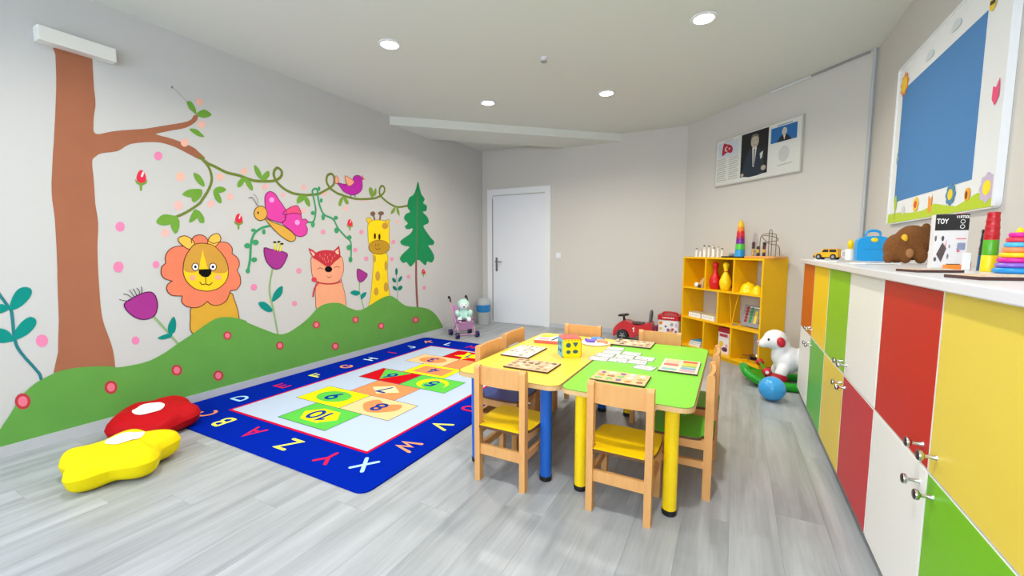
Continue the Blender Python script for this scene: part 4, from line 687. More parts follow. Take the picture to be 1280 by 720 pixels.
('f','grass_hill','#639f48',9,[482,66,662,168,668,178,676,193,685,207,692,218,699,230,708,246,720,270,734,298,749,324,765,345,783,364,800,380,815,392,829,400,845,408,866,418,889,428,915,436,943,439,975,439,1010,437,1052,430,1098,421,1136,412,1158,404,1172,397,1189,391,1214,388,1244,387,1273,387,1303,387,1333,390,1364,395,1396,406,1429,420,1461,435,1490,452,1517,469,1547,487,1582,507,1620,528,1656,549,1690,569,1722,589,1752,606,1779,619,1804,629,1831,635,1862,635,1896,630,1931,623,1969,610,2007,594,2035,580,2043,574,2040,570,2051,559,2088,537,2139,507,2189,478,2231,454,2271,432,2308,415,2340,407,2371,406,2404,410,2445,423,2489,443,2532,463,2570,484,2606,505,2641,528,2674,555,2705,583,2738,606,2774,621,2814,630,2855,634,2902,634,2952,628,2997,618,3035,602,3068,581,3102,561,3139,544,3177,528,3212,516,3244,512,3273,512,3306,518,3343,528,3384,543,3429,559,3479,577,3533,595,3584,610,3632,621,3677,627,3719,626,3758,615,3794,596,3830,575,3867,549,3905,520,3944,495,3980,478,4017,466,4064,454,4133,441,4214,429,4289,415,4351,400,4407,382,4459,360,4510,331,4557,297,4601,260,4643,215,4681,166,4711,125,4730,95,4741,73,4748,59,4778,66]),
('f','rose','#b93a44',9.6,[787,288,783,268,773,254,760,249,746,254,735,267,728,287,726,308,731,328,740,342,753,347,766,343,778,330,786,310]),
('f','rose_centre','#e8788c',10,[775,292,772,277,764,268,754,267,745,275,739,288,738,305,741,319,749,328,759,329,768,322,774,309]),
('f','rose','#b93a44',9.6,[1179,256,1174,238,1164,225,1150,220,1136,225,1124,237,1116,255,1114,276,1118,294,1128,307,1142,312,1156,308,1169,295,1177,277]),
('f','rose_centre','#e8788c',10,[1166,260,1163,246,1155,238,1144,237,1134,244,1128,257,1126,272,1130,286,1138,294,1148,295,1158,288,1165,275]),
('f','rose','#b93a44',9.6,[1554,277,1550,259,1539,247,1525,243,1510,247,1497,259,1489,275,1487,294,1491,311,1501,323,1515,328,1530,324,1543,313,1552,296]),
('f','rose_centre','#e8788c',10,[1541,280,1538,267,1529,259,1518,259,1508,265,1501,277,1499,291,1503,304,1511,311,1522,312,1532,306,1539,294]),
('f','rose','#b93a44',9.6,[1836,158,1831,141,1819,129,1804,125,1787,130,1773,142,1764,159,1761,179,1766,196,1777,208,1792,212,1809,208,1823,195,1833,178]),
('f','rose_centre','#e8788c',10,[1821,162,1817,149,1808,142,1796,141,1785,148,1777,160,1775,175,1779,188,1788,195,1800,196,1811,189,1819,177]),
('f','rose','#b93a44',9.6,[1916,473,1912,459,1902,448,1889,444,1875,447,1863,456,1855,469,1853,485,1857,499,1866,510,1879,514,1893,512,1906,503,1914,489]),
('f','rose_centre','#e8788c',10,[1904,476,1901,465,1893,458,1883,457,1874,462,1867,471,1865,483,1868,494,1876,500,1886,502,1895,497,1902,487]),
('f','rose','#b93a44',9.6,[2360,298,2355,283,2344,272,2329,268,2312,272,2298,282,2289,297,2286,314,2290,329,2301,339,2316,343,2333,340,2347,330,2357,315]),
('f','rose_centre','#e8788c',10,[2346,301,2342,290,2333,283,2321,282,2310,288,2302,298,2300,311,2303,322,2312,329,2324,330,2335,324,2343,314]),
('f','rose','#b93a44',9.6,[2963,167,2957,151,2944,140,2926,136,2905,141,2888,152,2876,168,2873,186,2878,202,2891,213,2909,217,2929,213,2947,202,2959,186]),
('f','rose_centre','#e8788c',10,[2945,171,2941,159,2930,152,2916,151,2902,158,2893,169,2889,183,2894,195,2904,202,2918,202,2932,196,2942,185]),
('f','rose','#b93a44',9.6,[2748,429,2743,413,2731,402,2714,398,2696,401,2680,411,2669,425,2666,442,2671,458,2683,469,2700,473,2718,471,2734,461,2745,446]),
('f','rose_centre','#e8788c',10,[2732,431,2728,420,2719,413,2706,411,2693,417,2684,427,2682,440,2686,451,2695,458,2708,460,2721,455,2730,444]),
('f','rose','#b93a44',9.6,[3237,407,3232,392,3219,381,3201,377,3181,380,3163,390,3152,404,3148,421,3153,436,3166,447,3184,451,3204,449,3222,439,3234,424]),
('f','rose_centre','#e8788c',10,[3220,410,3216,399,3205,391,3191,390,3178,396,3168,406,3165,418,3169,430,3179,437,3193,438,3207,433,3217,423]),
('f','rose','#b93a44',9.6,[3614,277,3608,261,3594,250,3573,246,3551,250,3531,261,3518,276,3514,294,3519,309,3533,321,3554,325,3576,321,3596,311,3609,295]),
('f','rose_centre','#e8788c',10,[3595,280,3590,269,3578,261,3562,261,3547,267,3536,278,3532,291,3537,302,3549,310,3564,310,3580,305,3591,294]),
('f','rose','#b93a44',9.6,[4226,257,4219,240,4201,227,4176,223,4149,227,4124,239,4108,257,4103,276,4109,293,4126,306,4151,310,4179,306,4203,294,4220,277]),
('f','rose_centre','#e8788c',10,[4202,261,4196,248,4182,240,4163,239,4144,246,4130,258,4126,272,4131,285,4145,293,4164,294,4183,288,4197,276]),
('g','*painted_dot'),
('f','painted_dot','#e987b0',1.7,[1290,1331,1285,1313,1274,1300,1260,1297,1247,1304,1241,1320,1242,1338,1251,1355,1264,1363,1278,1361,1288,1349]),
('g','*painted_dot'),
('f','painted_dot','#e987b0',1.7,[1267,1062,1261,1042,1248,1028,1233,1026,1220,1035,1212,1053,1214,1074,1223,1091,1238,1100,1253,1096,1264,1082]),
('g','*painted_dot'),
('f','painted_dot','#e987b0',1.7,[1466,1071,1462,1057,1453,1048,1442,1047,1432,1053,1426,1065,1427,1080,1434,1092,1445,1098,1456,1095,1464,1086]),
('g','*painted_dot'),
('f','painted_dot','#e987b0',1.7,[883,631,878,611,866,599,852,599,840,610,834,630,835,652,844,668,857,675,871,669,881,653]),
('g','*painted_dot'),
('f','painted_dot','#e987b0',1.7,[1318,548,1313,533,1303,524,1291,524,1281,533,1275,548,1276,565,1283,577,1295,582,1307,577,1315,565]),
('g','*painted_dot'),
('f','painted_dot','#e987b0',1.7,[2149,854,2144,839,2132,829,2117,828,2103,836,2096,850,2097,866,2106,879,2120,885,2135,882,2146,870]),
('g','*painted_dot'),
('f','painted_dot','#e987b0',1.7,[1533,1842,1528,1824,1516,1810,1502,1805,1490,1810,1483,1823,1484,1841,1493,1857,1506,1867,1520,1867,1530,1858]),
('g','*painted_dot'),
('f','painted_dot','#efb9a6',1.7,[1663,1718,1658,1698,1644,1683,1628,1678,1614,1684,1606,1700,1607,1719,1617,1737,1632,1747,1648,1747,1660,1736]),
('g','*painted_dot'),
('f','painted_dot','#efb9a6',1.7,[1821,2299,1816,2282,1804,2268,1790,2262,1777,2265,1770,2276,1771,2293,1780,2309,1793,2319,1808,2322,1818,2314]),
('g','*painted_dot'),
('f','painted_dot','#efb9a6',1.7,[1824,2133,1819,2116,1807,2102,1792,2096,1780,2100,1773,2112,1774,2128,1782,2144,1796,2154,1810,2156,1821,2148]),
('g','*painted_dot'),
('f','painted_dot','#efb9a6',1.7,[1703,1971,1698,1953,1686,1940,1672,1934,1659,1939,1652,1951,1653,1968,1662,1985,1675,1995,1690,1996,1700,1987]),
('g','*painted_dot'),
('f','painted_dot','#efb9a6',1.7,[1933,1756,1928,1740,1916,1728,1902,1723,1889,1728,1882,1741,1883,1756,1891,1771,1905,1780,1919,1780,1930,1771]),
('g','*painted_dot'),
('f','painted_dot','#efb9a6',1.7,[2120,1830,2115,1815,2104,1804,2091,1800,2079,1804,2072,1815,2073,1829,2081,1842,2094,1850,2107,1851,2116,1843]),
('g','*painted_dot'),
('f','painted_dot','#f0b8b0',1.7,[1636,1504,1631,1485,1618,1471,1601,1467,1587,1474,1580,1490,1581,1509,1591,1526,1606,1536,1621,1535,1633,1523]),
('g','*painted_dot'),
('f','painted_dot','#f0b8b0',1.7,[1540,1299,1535,1283,1524,1271,1511,1268,1499,1275,1492,1289,1494,1306,1502,1320,1514,1328,1528,1326,1537,1315]),
('g','*painted_dot'),
('f','painted_dot','#f0b8b0',1.7,[1851,1534,1846,1519,1835,1507,1821,1504,1809,1509,1802,1522,1803,1538,1812,1552,1825,1560,1838,1559,1848,1549]),
('g','*painted_dot'),
('f','painted_dot','#f0b8b0',1.7,[1997,1606,1992,1591,1981,1580,1967,1576,1955,1581,1948,1593,1949,1608,1957,1622,1970,1629,1984,1629,1994,1620]),
('g','*painted_dot'),
('f','painted_dot','#eab0b0',1.7,[2292,1725,2287,1711,2276,1700,2262,1696,2249,1700,2242,1712,2243,1726,2251,1739,2264,1747,2278,1746,2288,1738]),
('g','*painted_dot'),
('f','painted_dot','#eab0b0',1.7,[2666,1769,2661,1755,2649,1744,2635,1741,2621,1745,2614,1755,2615,1769,2623,1782,2637,1789,2652,1789,2662,1782]),
('g','*painted_dot'),
('f','painted_dot','#eab0b0',1.7,[2452,1671,2449,1660,2439,1651,2428,1649,2417,1652,2411,1661,2412,1673,2419,1683,2430,1689,2441,1689,2450,1682]),
('g','*painted_dot'),
('f','painted_dot','#eab4b0',1.7,[2894,1741,2889,1726,2876,1715,2860,1711,2845,1716,2837,1727,2838,1741,2847,1755,2862,1762,2878,1762,2890,1754]),
('g','*painted_dot'),
('f','painted_dot','#eab4b0',1.7,[2646,1545,2641,1532,2630,1523,2617,1520,2604,1524,2598,1534,2598,1547,2606,1559,2619,1565,2632,1565,2643,1557]),
('g','*painted_dot'),
('f','painted_dot','#eab4b0',1.7,[3147,1611,3141,1597,3128,1586,3111,1583,3096,1587,3087,1599,3088,1613,3098,1626,3113,1633,3130,1633,3142,1624]),
('g','*painted_dot'),
('f','painted_dot','#eab4b0',1.7,[3396,1723,3391,1710,3379,1700,3363,1697,3349,1701,3341,1711,3341,1724,3350,1735,3365,1742,3381,1742,3392,1735]),
('g','*painted_dot'),
('f','painted_dot','#eab4b0',1.7,[3906,1515,3901,1503,3889,1495,3873,1492,3858,1496,3850,1506,3851,1518,3860,1528,3874,1534,3890,1533,3902,1526]),
('g','*painted_dot'),
('f','painted_dot','#e294b0',1.7,[2860,1352,2855,1338,2842,1328,2826,1326,2811,1331,2803,1343,2804,1358,2813,1370,2828,1377,2844,1375,2856,1366]),
('g','*painted_dot'),
('f','painted_dot','#e294b0',1.7,[3349,1370,3343,1356,3330,1347,3313,1344,3297,1350,3289,1361,3289,1375,3299,1387,3315,1393,3332,1392,3344,1383]),
('g','*painted_dot'),
('f','painted_dot','#e294b0',1.7,[3840,1268,3834,1253,3818,1243,3798,1240,3779,1246,3769,1259,3770,1274,3781,1287,3800,1294,3820,1292,3835,1282]),
('g','*painted_dot'),
('f','painted_dot','#e294b0',1.7,[3257,1172,3251,1158,3237,1148,3219,1146,3203,1152,3194,1165,3195,1180,3205,1192,3221,1198,3239,1196,3252,1187]),
('g','*painted_dot'),
('f','painted_dot','#e294b0',1.7,[3406,1075,3400,1060,3385,1051,3366,1049,3349,1056,3340,1069,3340,1084,3351,1097,3368,1103,3387,1100,3401,1090]),
('g','*painted_dot'),
('f','painted_dot','#e294b0',1.7,[3802,1061,3796,1048,3782,1039,3763,1037,3746,1043,3737,1056,3737,1070,3748,1081,3765,1087,3783,1085,3797,1075]),
('g','*painted_dot'),
('f','painted_dot','#e294b0',1.7,[2579,976,2573,961,2560,951,2544,950,2529,957,2521,971,2522,986,2531,999,2546,1005,2563,1002,2575,991]),
('g','*painted_dot'),
('f','painted_dot','#e294b0',1.7,[4089,833,4084,820,4069,812,4050,811,4033,818,4023,830,4023,844,4034,855,4051,859,4070,857,4084,847]),
('g','*painted_dot'),
('f','painted_dot','#e294b0',1.7,[2515,670,2510,656,2497,648,2482,648,2469,655,2462,669,2462,684,2471,695,2485,700,2500,696,2511,685]),
('g','*painted_dot'),
('f','painted_dot','#e294b0',1.7,[4392,666,4385,652,4369,644,4348,644,4329,652,4318,665,4319,679,4330,690,4349,695,4370,691,4386,680])]
LABELS = dict(painted_tree='brown painted tree with a long branch', painted_lion='orange maned lion painted on the wall', painted_butterfly='pink winged butterfly painted on the wall', painted_fox='red browed fox with scarf painted on the wall', painted_giraffe='yellow giraffe painted on the wall', painted_pine='dark green pine painted on the wall', painted_bird='purple bird painted on the wall', painted_hill='green rolling hill painted along the floor')
cur = None; step = 0
for rec in MURAL:
    if rec[0] == 'g':
        step = 0; cur = wall_left if rec[1].startswith('*') else group_part(rec[1], wall_left, LABELS.get(rec[1])); 
        if cur is not wall_left: cur.location = (.05, -(YB + YF) / 2, -H / 2)
        continue
    pts = [(rec[4][i] / 1000, rec[4][i + 1] / 1000) for i in range(0, len(rec[4]), 2)]
    step += 1; b = MB(); m = mat('mural_paint', rec[2], 0.85, 0.01, 6, 0.09, spec=.15)
    if rec[0] == 'f': b.flat(pts, wall_T(rec[3] + .07 * step))
    else: b.ribbon(pts, rec[5] / 1000, wall_T(rec[3] + .07 * step))
    o = b.build(rec[1], m, cur)
    if cur is wall_left: o.location = (.05, -(YB + YF) / 2, -H / 2)
# ------------------------------------------------------------------ stroke lettering
def arc(cx, cy, rx, ry, a0, a1, n=10): return [(cx + rx * cos(R(a0 + (a1 - a0) * k / n)), cy + ry * sin(R(a0 + (a1 - a0) * k / n))) for k in range(n + 1)]
GL = {
 'A': [[(0, 0), (.4, 1), (.8, 0)], [(.15, .35), (.65, .35)]], 'B': [[(.1, 0), (.1, 1)], [(.1, 1)] + arc(.4, .76, .28, .24, 90, -90) + [(.1, .52)], [(.1, .52)] + arc(.42, .26, .3, .26, 90, -90) + [(.1, 0)]],
 'C': [arc(.45, .5, .42, .5, 45, 315)], 'D': [[(.1, 0), (.1, 1)], [(.1, 1)] + arc(.32, .5, .45, .5, 90, -90) + [(.1, 0)]],
 'E': [[(.7, 1), (.1, 1), (.1, 0), (.7, 0)], [(.1, .5), (.6, .5)]], 'F': [[(.7, 1), (.1, 1), (.1, 0)], [(.1, .52), (.58, .52)]],
 'G': [arc(.45, .5, .42, .5, 45, 350), [(.86, .42), (.5, .42)]], 'H': [[(.08, 0), (.08, 1)], [(.72, 0), (.72, 1)], [(.08, .5), (.72, .5)]],
 'I': [[(.4, 0), (.4, 1)]], 'J': [[(.65, 1), (.65, .3)] + arc(.38, .28, .27, .28, 0, -170)], 'K': [[(.1, 0), (.1, 1)], [(.7, 1), (.12, .45)], [(.3, .6), (.72, 0)]],
 'L': [[(.12, 1), (.12, 0), (.7, 0)]], 'M': [[(.02, 0), (.08, 1), (.4, .3), (.72, 1), (.78, 0)]], 'N': [[(.1, 0), (.1, 1), (.7, 0), (.7, 1)]],
 'O': [arc(.4, .5, .4, .5, 0, 360, 18)], 'P': [[(.1, 0), (.1, 1)], [(.1, 1)] + arc(.4, .73, .3, .27, 90, -90) + [(.1, .46)]],
 'Q': [arc(.4, .5, .4, .5, 0, 360, 18), [(.5, .25), (.8, -.05)]], 'R': [[(.1, 0), (.1, 1)], [(.1, 1)] + arc(.4, .74, .3, .26, 90, -90) + [(.1, .48)], [(.38, .48), (.72, 0)]],
 'S': [arc(.4, .74, .3, .26, 20, 270) + arc(.4, .26, .32, .26, 90, -160)], 'T': [[(0, 1), (.8, 1)], [(.4, 1), (.4, 0)]], 'U': [[(.08, 1), (.08, .35)] + arc(.4, .33, .32, .33, 180, 360) + [(.72, 1)]],
 'V': [[(0, 1), (.4, 0), (.8, 1)]], 'W': [[(-.08, 1), (.17, 0), (.4, .7), (.63, 0), (.88, 1)]], 'X': [[(.02, 0), (.78, 1)], [(.02, 1), (.78, 0)]], 'Y': [[(0, 1), (.4, .5), (.8, 1)], [(.4, .5), (.4, 0)]], 'Z': [[(.05, 1), (.75, 1), (.05, 0), (.75, 0)]],
 '1': [[(.2, .8), (.45, 1), (.45, 0)]], '2': [arc(.4, .72, .3, .28, 160, -30) + [(.08, 0), (.75, 0)]], '3': [arc(.38, .74, .3, .26, 140, -90) + arc(.38, .26, .32, .26, 90, -140)],
 '4': [[(.55, 0), (.55, 1), (.05, .3), (.78, .3)]], '5': [[(.68, 1), (.2, 1), (.14, .55)] + arc(.38, .32, .32, .32, 130, -140)], '6': [[(.6, 1)] + arc(.4, .3, .32, .3, 150, 510, 16)],
 '7': [[(.08, 1), (.74, 1), (.3, 0)]], '8': [arc(.4, .75, .26, .25, -90, 270, 14), arc(.4, .25, .32, .25, 90, 450, 14)], '9': [[(.25, 0)] + arc(.42, .7, .32, .3, -40, 320, 16)], '0': [arc(.4, .5, .34, .5, 0, 360, 18)],
}
def frame2(x, y, ang, z):                 # a print lying on a horizontal surface, its up direction turned by ang
    return Matrix.Translation((x, y, z)) @ Matrix.Rotation(ang, 4, 'Z')
def letters(b, txt, size, weight, T, track=1.0):
    w = len(txt) * track * size - (track - .8) * size; j = 0
    for i, ch in enumerate(txt):
        for st in GL.get(ch, []):
            b.ribbon([((p[0] + i * track) * size - w / 2, p[1] * size - size / 2) for p in st], weight, T @ Matrix.Translation((0, 0, .00025 * j))); j += 1

# ------------------------------------------------------------------ rug
fab = lambda n, h: mat(n, h, 0.95, 0.15, 400, 0.05, spec=.03)
rug = MB().prism(rrect(2.09, 2.983, .06, 5, 1.0625, 2.8425), .0006, .008).build('alphabet_rug', fab('rug_pile', '#00229c'))
tag(rug, 'blue alphabet rug with a hopscotch court lying along the mural wall', 'rug')
MB().flat([(.413, 1.66), (1.8, 1.66), (1.8, 3.965), (.413, 3.965)], Matrix.Translation((0, 0, .0086))).build('court_panel', fab('rug_pile', '#b3c2d8'), rug)
MB().ribbon([(.413, 1.66), (1.8, 1.66), (1.8, 3.965), (.413, 3.965), (.413, 1.66)], .02, Matrix.Translation((0, 0, .0089))).build('court_border', fab('rug_pile', '#c4123c'), rug)
C10 = dict(g='#5cc04a', y='#f3e81a', p='#f2c48e', o='#f08c58', r='#c4101c', c='#f6e0a4', lg='#8fd070')
ink = fab('rug_pile', '#123c8c')
def square(num, x0, y0, colr, shape, scol):
    cx_, cy_ = x0 + .245, y0 + .155
    q = MB().flat([(x0, y0), (x0 + .486, y0), (x0 + .486, y0 + .31), (x0, y0 + .31)], Matrix.Translation((0, 0, .0092))).build('hopscotch_square', fab('rug_pile', C10[colr]), rug)
    MB().ribbon([(x0, y0), (x0 + .486, y0), (x0 + .486, y0 + .31), (x0, y0 + .31), (x0, y0)], .006, Matrix.Translation((0, 0, .0095))).build('square_outline', fab('rug_pile', '#3a5a6a'), q)
    s = {'oct': circ(cx_, cy_, .17, .115, 6), 'ell': circ(cx_, cy_, .16, .11, 20), 'dia': [(cx_ - .15, cy_), (cx_, cy_ - .105), (cx_ + .15, cy_), (cx_, cy_ + .105)],
         'heart': soft([(cx_, cy_ - .11), (cx_ + .16, cy_ + .0), (cx_ + .12, cy_ + .11), (cx_, cy_ + .065), (cx_ - .12, cy_ + .11), (cx_ - .16, cy_)]), 'tri': [(cx_ - .2, cy_ + .14), (cx_ + .13, cy_ + .14), (cx_ - .02, cy_ - .12)],
         'moon': circ(cx_, cy_, .15, .125, 20), 'rect': [(cx_ - .18, cy_ - .105), (cx_ + .18, cy_ - .105), (cx_ + .18, cy_ + .105), (cx_ - .18, cy_ + .105)], 'star': star(cx_, cy_, .17, .075, 5, -pi / 2), 'half': [(x0 + .24, y0), (x0 + .486, y0), (x0 + .486, y0 + .31)]}[shape]
    MB().flat(s, Matrix.Translation((0, 0, .0098))).build('number_shape', fab('rug_pile', C10[scol]), q)
    if shape == 'moon': MB().flat(circ(cx_ + .03, cy_ - .03, .11, .095, 20), Matrix.Translation((0, 0, .0101))).build('number_shape', fab('rug_pile', C10['g']), q)
    b = MB(); letters(b, num, .12, .028, frame2(cx_, cy_, pi, .0105), .78); b.build('numeral', ink, q)
square('10', .848, 1.742, 'g', 'oct', 'y'); square('9', .605, 2.052, 'y', 'ell', 'g'); square('8', 1.095, 2.052, 'p', 'heart', 'o'); square('7', .855, 2.363, 'o', 'dia', 'c')
square('6', .61, 2.675, 'r', 'tri', 'g'); square('5', 1.1, 2.675, 'g', 'moon', 'y'); square('4', .858, 2.988, 'y', 'rect', 'o'); square('3', .605, 3.3, 'p', 'ell', 'o')
square('2', 1.095, 3.3, 'o', 'half', 'lg'); square('1', .85, 3.612, 'r', 'star', 'y')
LC = dict(y='#eef25a', w='#cfe6f4', r='#d0204a', o='#f49a68', b='#a8d4f2')
def rl(ch, x, y, ang, c):
    b = MB(); letters(b, ch, .115, .022, frame2(x, y, ang, .0092)); b.build('letter', fab('rug_pile', LC[c]), rug)
for ch, x, c in (('B', .60, 'y'), ('A', .945, 'r'), ('Z', 1.305, 'y'), ('Y', 1.655, 'r')): rl(ch, x, 1.515, pi, c)
rl('X', 1.895, 1.555, pi, 'b'); rl('C', .335, 1.54, pi * .75, 'o')
for ch, y, c in (('D', 1.83, 'b'), ('E', 2.18, 'r'), ('F', 2.52, 'y'), ('G', 2.85, 'o'), ('H', 3.175, 'w'), ('I', 3.49, 'r'), ('J', 3.80, 'w')): rl(ch, .235, y, pi / 2, c)
rl('K', .24, 4.13, pi / 4, 'o')
for ch, x, c in (('L', .55, 'w'), ('M', .88, 'r'), ('N', 1.22, 'y'), ('O', 1.56, 'o')): rl(ch, x, 4.15, 0, c)
rl('P', 1.9, 4.13, -pi / 4, 'b')
for ch, y, c in (('W', 1.835, 'o'), ('V', 2.16, 'y'), ('U', 2.50, 'r'), ('T', 2.83, 'w'), ('S', 3.16, 'o'), ('R', 3.48, 'y'), ('Q', 3.80, 'r')): rl(ch, 1.955, y, -pi / 2, c)

# ------------------------------------------------------------------ floor cushions
def cushion(name, lab, hexc, c, R0, h, lobes, depth, a0, tilt, rz, spot):
    t = thing(name, lab, 'cushion', c, rz, None, tilt)
    NR, NA = 22, 90; vs = []; fs = []
    def rad(a): return R0 * (1 + depth * cos(lobes * (a - a0)))
    rn = random.Random(lobes * 3 + int(R0 * 100)); ph = [(rn.uniform(0, 6.28), rn.uniform(3, 9)) for _ in range(6)]
    def wr(a, r): return sum(sin(a * int(p[1]) + p[0] + r * 5) for p in ph) * .006
    for side in (1, -1):
        for i in range(NR + 1):
            q = i / NR
            for k in range(NA):
                a = 2 * pi * k / NA; rr = rad(a) * q
                z = side * (h / 2) * ((1 - q ** 3.2) ** .5 if side > 0 else (1 - q ** 7) ** .5) * (1 + .06 * cos(lobes * (a - a0)) * q) + (wr(a, q) * q ** 2.5 * (1 - q ** 6) if side > 0 else 0)
                vs.append((rr * cos(a), rr * sin(a), z + h / 2))
    B0 = (NR + 1) * NA
    for i in range(NR):
        for k in range(NA):
            l = (k + 1) % NA
            fs.append((i * NA + k, (i + 1) * NA + k, (i + 1) * NA + l, i * NA + l)); fs.append((B0 + i * NA + k, B0 + i * NA + l, B0 + (i + 1) * NA + l, B0 + (i + 1) * NA + k))
    b = MB(); b.raw(vs, fs); b.build('cover', mat('cushion_fabric', hexc, 0.7, 0.3, 26, 0.04, spec=.2), t, smooth=180)
    sx, sy, sr = spot; sv = []; sf = []
    for i in range(5):
        for k in range(24):
            a = 2 * pi * k / 24; x, y = sx + sr * i / 4 * cos(a), sy + sr * i / 4 * sin(a)
            r_, an = math.hypot(x, y), math.atan2(y, x); q = min(1, r_ / rad(an))
            sv.append((x, y, (h / 2) * (1 - q ** 3.2) ** .5 * (1 + .06 * cos(lobes * (an - a0)) * q) + wr(an, q) * q ** 2.5 * (1 - q ** 6) + h / 2 + .0045))
    for i in range(4):
        for k in range(24): l = (k + 1) % 24; sf.append((i * 24 + k, (i + 1) * 24 + k, (i + 1) * 24 + l, i * 24 + l))
    b = MB(); b.raw(sv, sf); b.build('centre_patch', mat('cushion_patch', '#f2f2ee', 0.7, .1, 60, .02), t, smooth=180)
    return t
cushion('floor_cushion', 'yellow star shaped floor cushion with a white round centre patch', '#ecd600', (.79, .915, .004), .225, .168, 5, .15, R(6), (R(2), R(-2)), 0, (.0, .03, .08))
cushion('floor_cushion', 'red floor cushion with a white patch lying against the painted hill', '#b4000e', (.335, 1.245, .016), .228, .15, 5, .07, R(40), (R(4), R(5)), R(10), (-.0, -.03, .08))

# ------------------------------------------------------------------ tables
def table(lab, cx, cy, top, leg_m):
    t = thing('activity_table', lab, 'table', (cx, cy, 0))
    b = MB(); b.prism(rrect(.598, 1.2, .06, 6), .4985, .5195); tp = b.build('tabletop', M['ply'], t)
    b = MB(); b.prism(rrect(.59, 1.192, .056, 6), .5195, .5215); b.build('laminate', top, tp)
    e = rrect(.592, 1.194, .057, 6); MB().ribbon(e + [e[0]], .0035, Matrix.Translation((0, 0, .5218))).build('edge_line', mat('edge_line', '#4a3018', .5), tp)
    b = MB(); b.m = 0
    for s, lm in zip(((-1, -1), (1, -1), (-1, 1), (1, 1)), leg_m):
        l = MB().lathe([(.0305, .022), (.0305, .4985)], 20).build('leg', lm, t, smooth=40); l.location = (s[0] * .207, s[1] * .52, 0)
        MB().lathe([(.029, 0), (.0325, .004), (.0325, .024), (.0305, .026)], 20).build('foot_cap', M['black'], l, smooth=40)
    return t
lam = lambda h: mat('table_laminate', h, 0.28, 0, 40, .015)
bl = mat('blue_leg', '#0f5fc0', 0.32); yl = mat('yellow_leg', '#fcd400', 0.35)
table('low table with yellow top and blue round legs', 2.612, 2.42, lam('#f7d24e'), (bl, bl, bl, bl))
table('low table with lime green top and yellow round legs', 3.213, 2.42, lam('#84d838'), (yl, yl, yl, yl))

# ------------------------------------------------------------------ chairs
SEATS = dict(yellow=mat('seat_laminate', '#fccf00', .35), blue=mat('seat_laminate', '#27459c', .35), green=mat('seat_laminate', '#4fae1e', .35), red=mat('seat_laminate', '#d0222a', .35))
def make_chair(lab, loc, rz, seat):
    t = thing('child_chair', lab, 'chair', loc, rz, None)
    W2 = .1275
    if not CH:
        pr = [(-.018, 0), (.018, 0), (.018, .585)] + [(.018 * cos(R(a)), .585 + .018 * sin(R(a))) for a in range(15, 180, 15)] + [(-.018, .585)]
        TT = Matrix(((0, 0, 1, -.015), (1, 0, 0, 0), (0, 1, 0, 0), (0, 0, 0, 1)))
        CH['post'] = MB().prism(pr, 0, .03, TT).build('back_post', M['beech'])
        CH['leg'] = MB().box((0, 0, .1425), (.03, .034, .285), bev=.003).build('leg', M['beech'])
        bp = soft([(-W2 + .013, 0), (-.06, -.008), (0, -.011), (.06, -.008), (W2 - .013, 0)], False, 4); bp2 = [(p[0], p[1] + .016) for p in bp][::-1]
        CH['backrest'] = MB().prism([tuple(p[:2]) for p in bp] + bp2, .503, .597).build('backrest', M['beech'])
        sh = [(-.112, -.152), (.112, -.152)] + soft([(.112, -.10), (.145, -.085), (.152, .05), (.14, .13), (.10, .146), (0, .15), (-.10, .146), (-.14, .13), (-.152, .05), (-.145, -.085), (-.112, -.10)], False, 4)
        CH['shape'] = [tuple(p[:2]) for p in sh]
        CH['seat_rail'] = MB().box((0, 0, 0), (.018, .24, .045)).build('seat_rail', M['beech'])
        CH['front_rail'] = MB().box((0, 0, 0), (.228, .018, .045)).build('seat_rail', M['beech'])
        CH['stretcher'] = MB().box((0, 0, 0), (.018, .24, .035)).build('stretcher', M['beech'])
        CH['back_stretcher'] = MB().box((0, 0, 0), (.228, .018, .052)).build('stretcher', M['beech'])
        for k in list(CH):
            if k != 'shape': d = CH[k].data; bpy.data.objects.remove(CH[k]); CH[k] = d
    def put(key, nm, at):
        o = bpy.data.objects.new(nm, CH[key]); col.objects.link(o); o.parent = t; o.location = at
    for s in (-1, 1):
        put('post', 'back_post', (s * W2, -.13, 0)); put('leg', 'leg', (s * W2, .118, 0))
        put('seat_rail', 'seat_rail', (s * W2, -.005, .2625)); put('stretcher', 'stretcher', (s * W2, -.005, .165))
    put('backrest', 'backrest', (0, -.135, 0)); put('front_rail', 'seat_rail', (0, .12, .2625)); put('back_stretcher', 'stretcher', (0, -.13, .168))
    if ('seat', seat) not in CH:
        b = MB(); b.m = 0; b.prism(CH['shape'], .285, .2975); b.m = 1; b.prism([(p[0] * .985, p[1] * .985) for p in CH['shape']], .2975, .2995)
        o = b.build('seat', [M['beech_d'], SEATS[seat]]); CH[('seat', seat)] = o.data; bpy.data.objects.remove(o)
    put(('seat', seat), 'seat', (0, 0, 0))
    return t
CH = {}
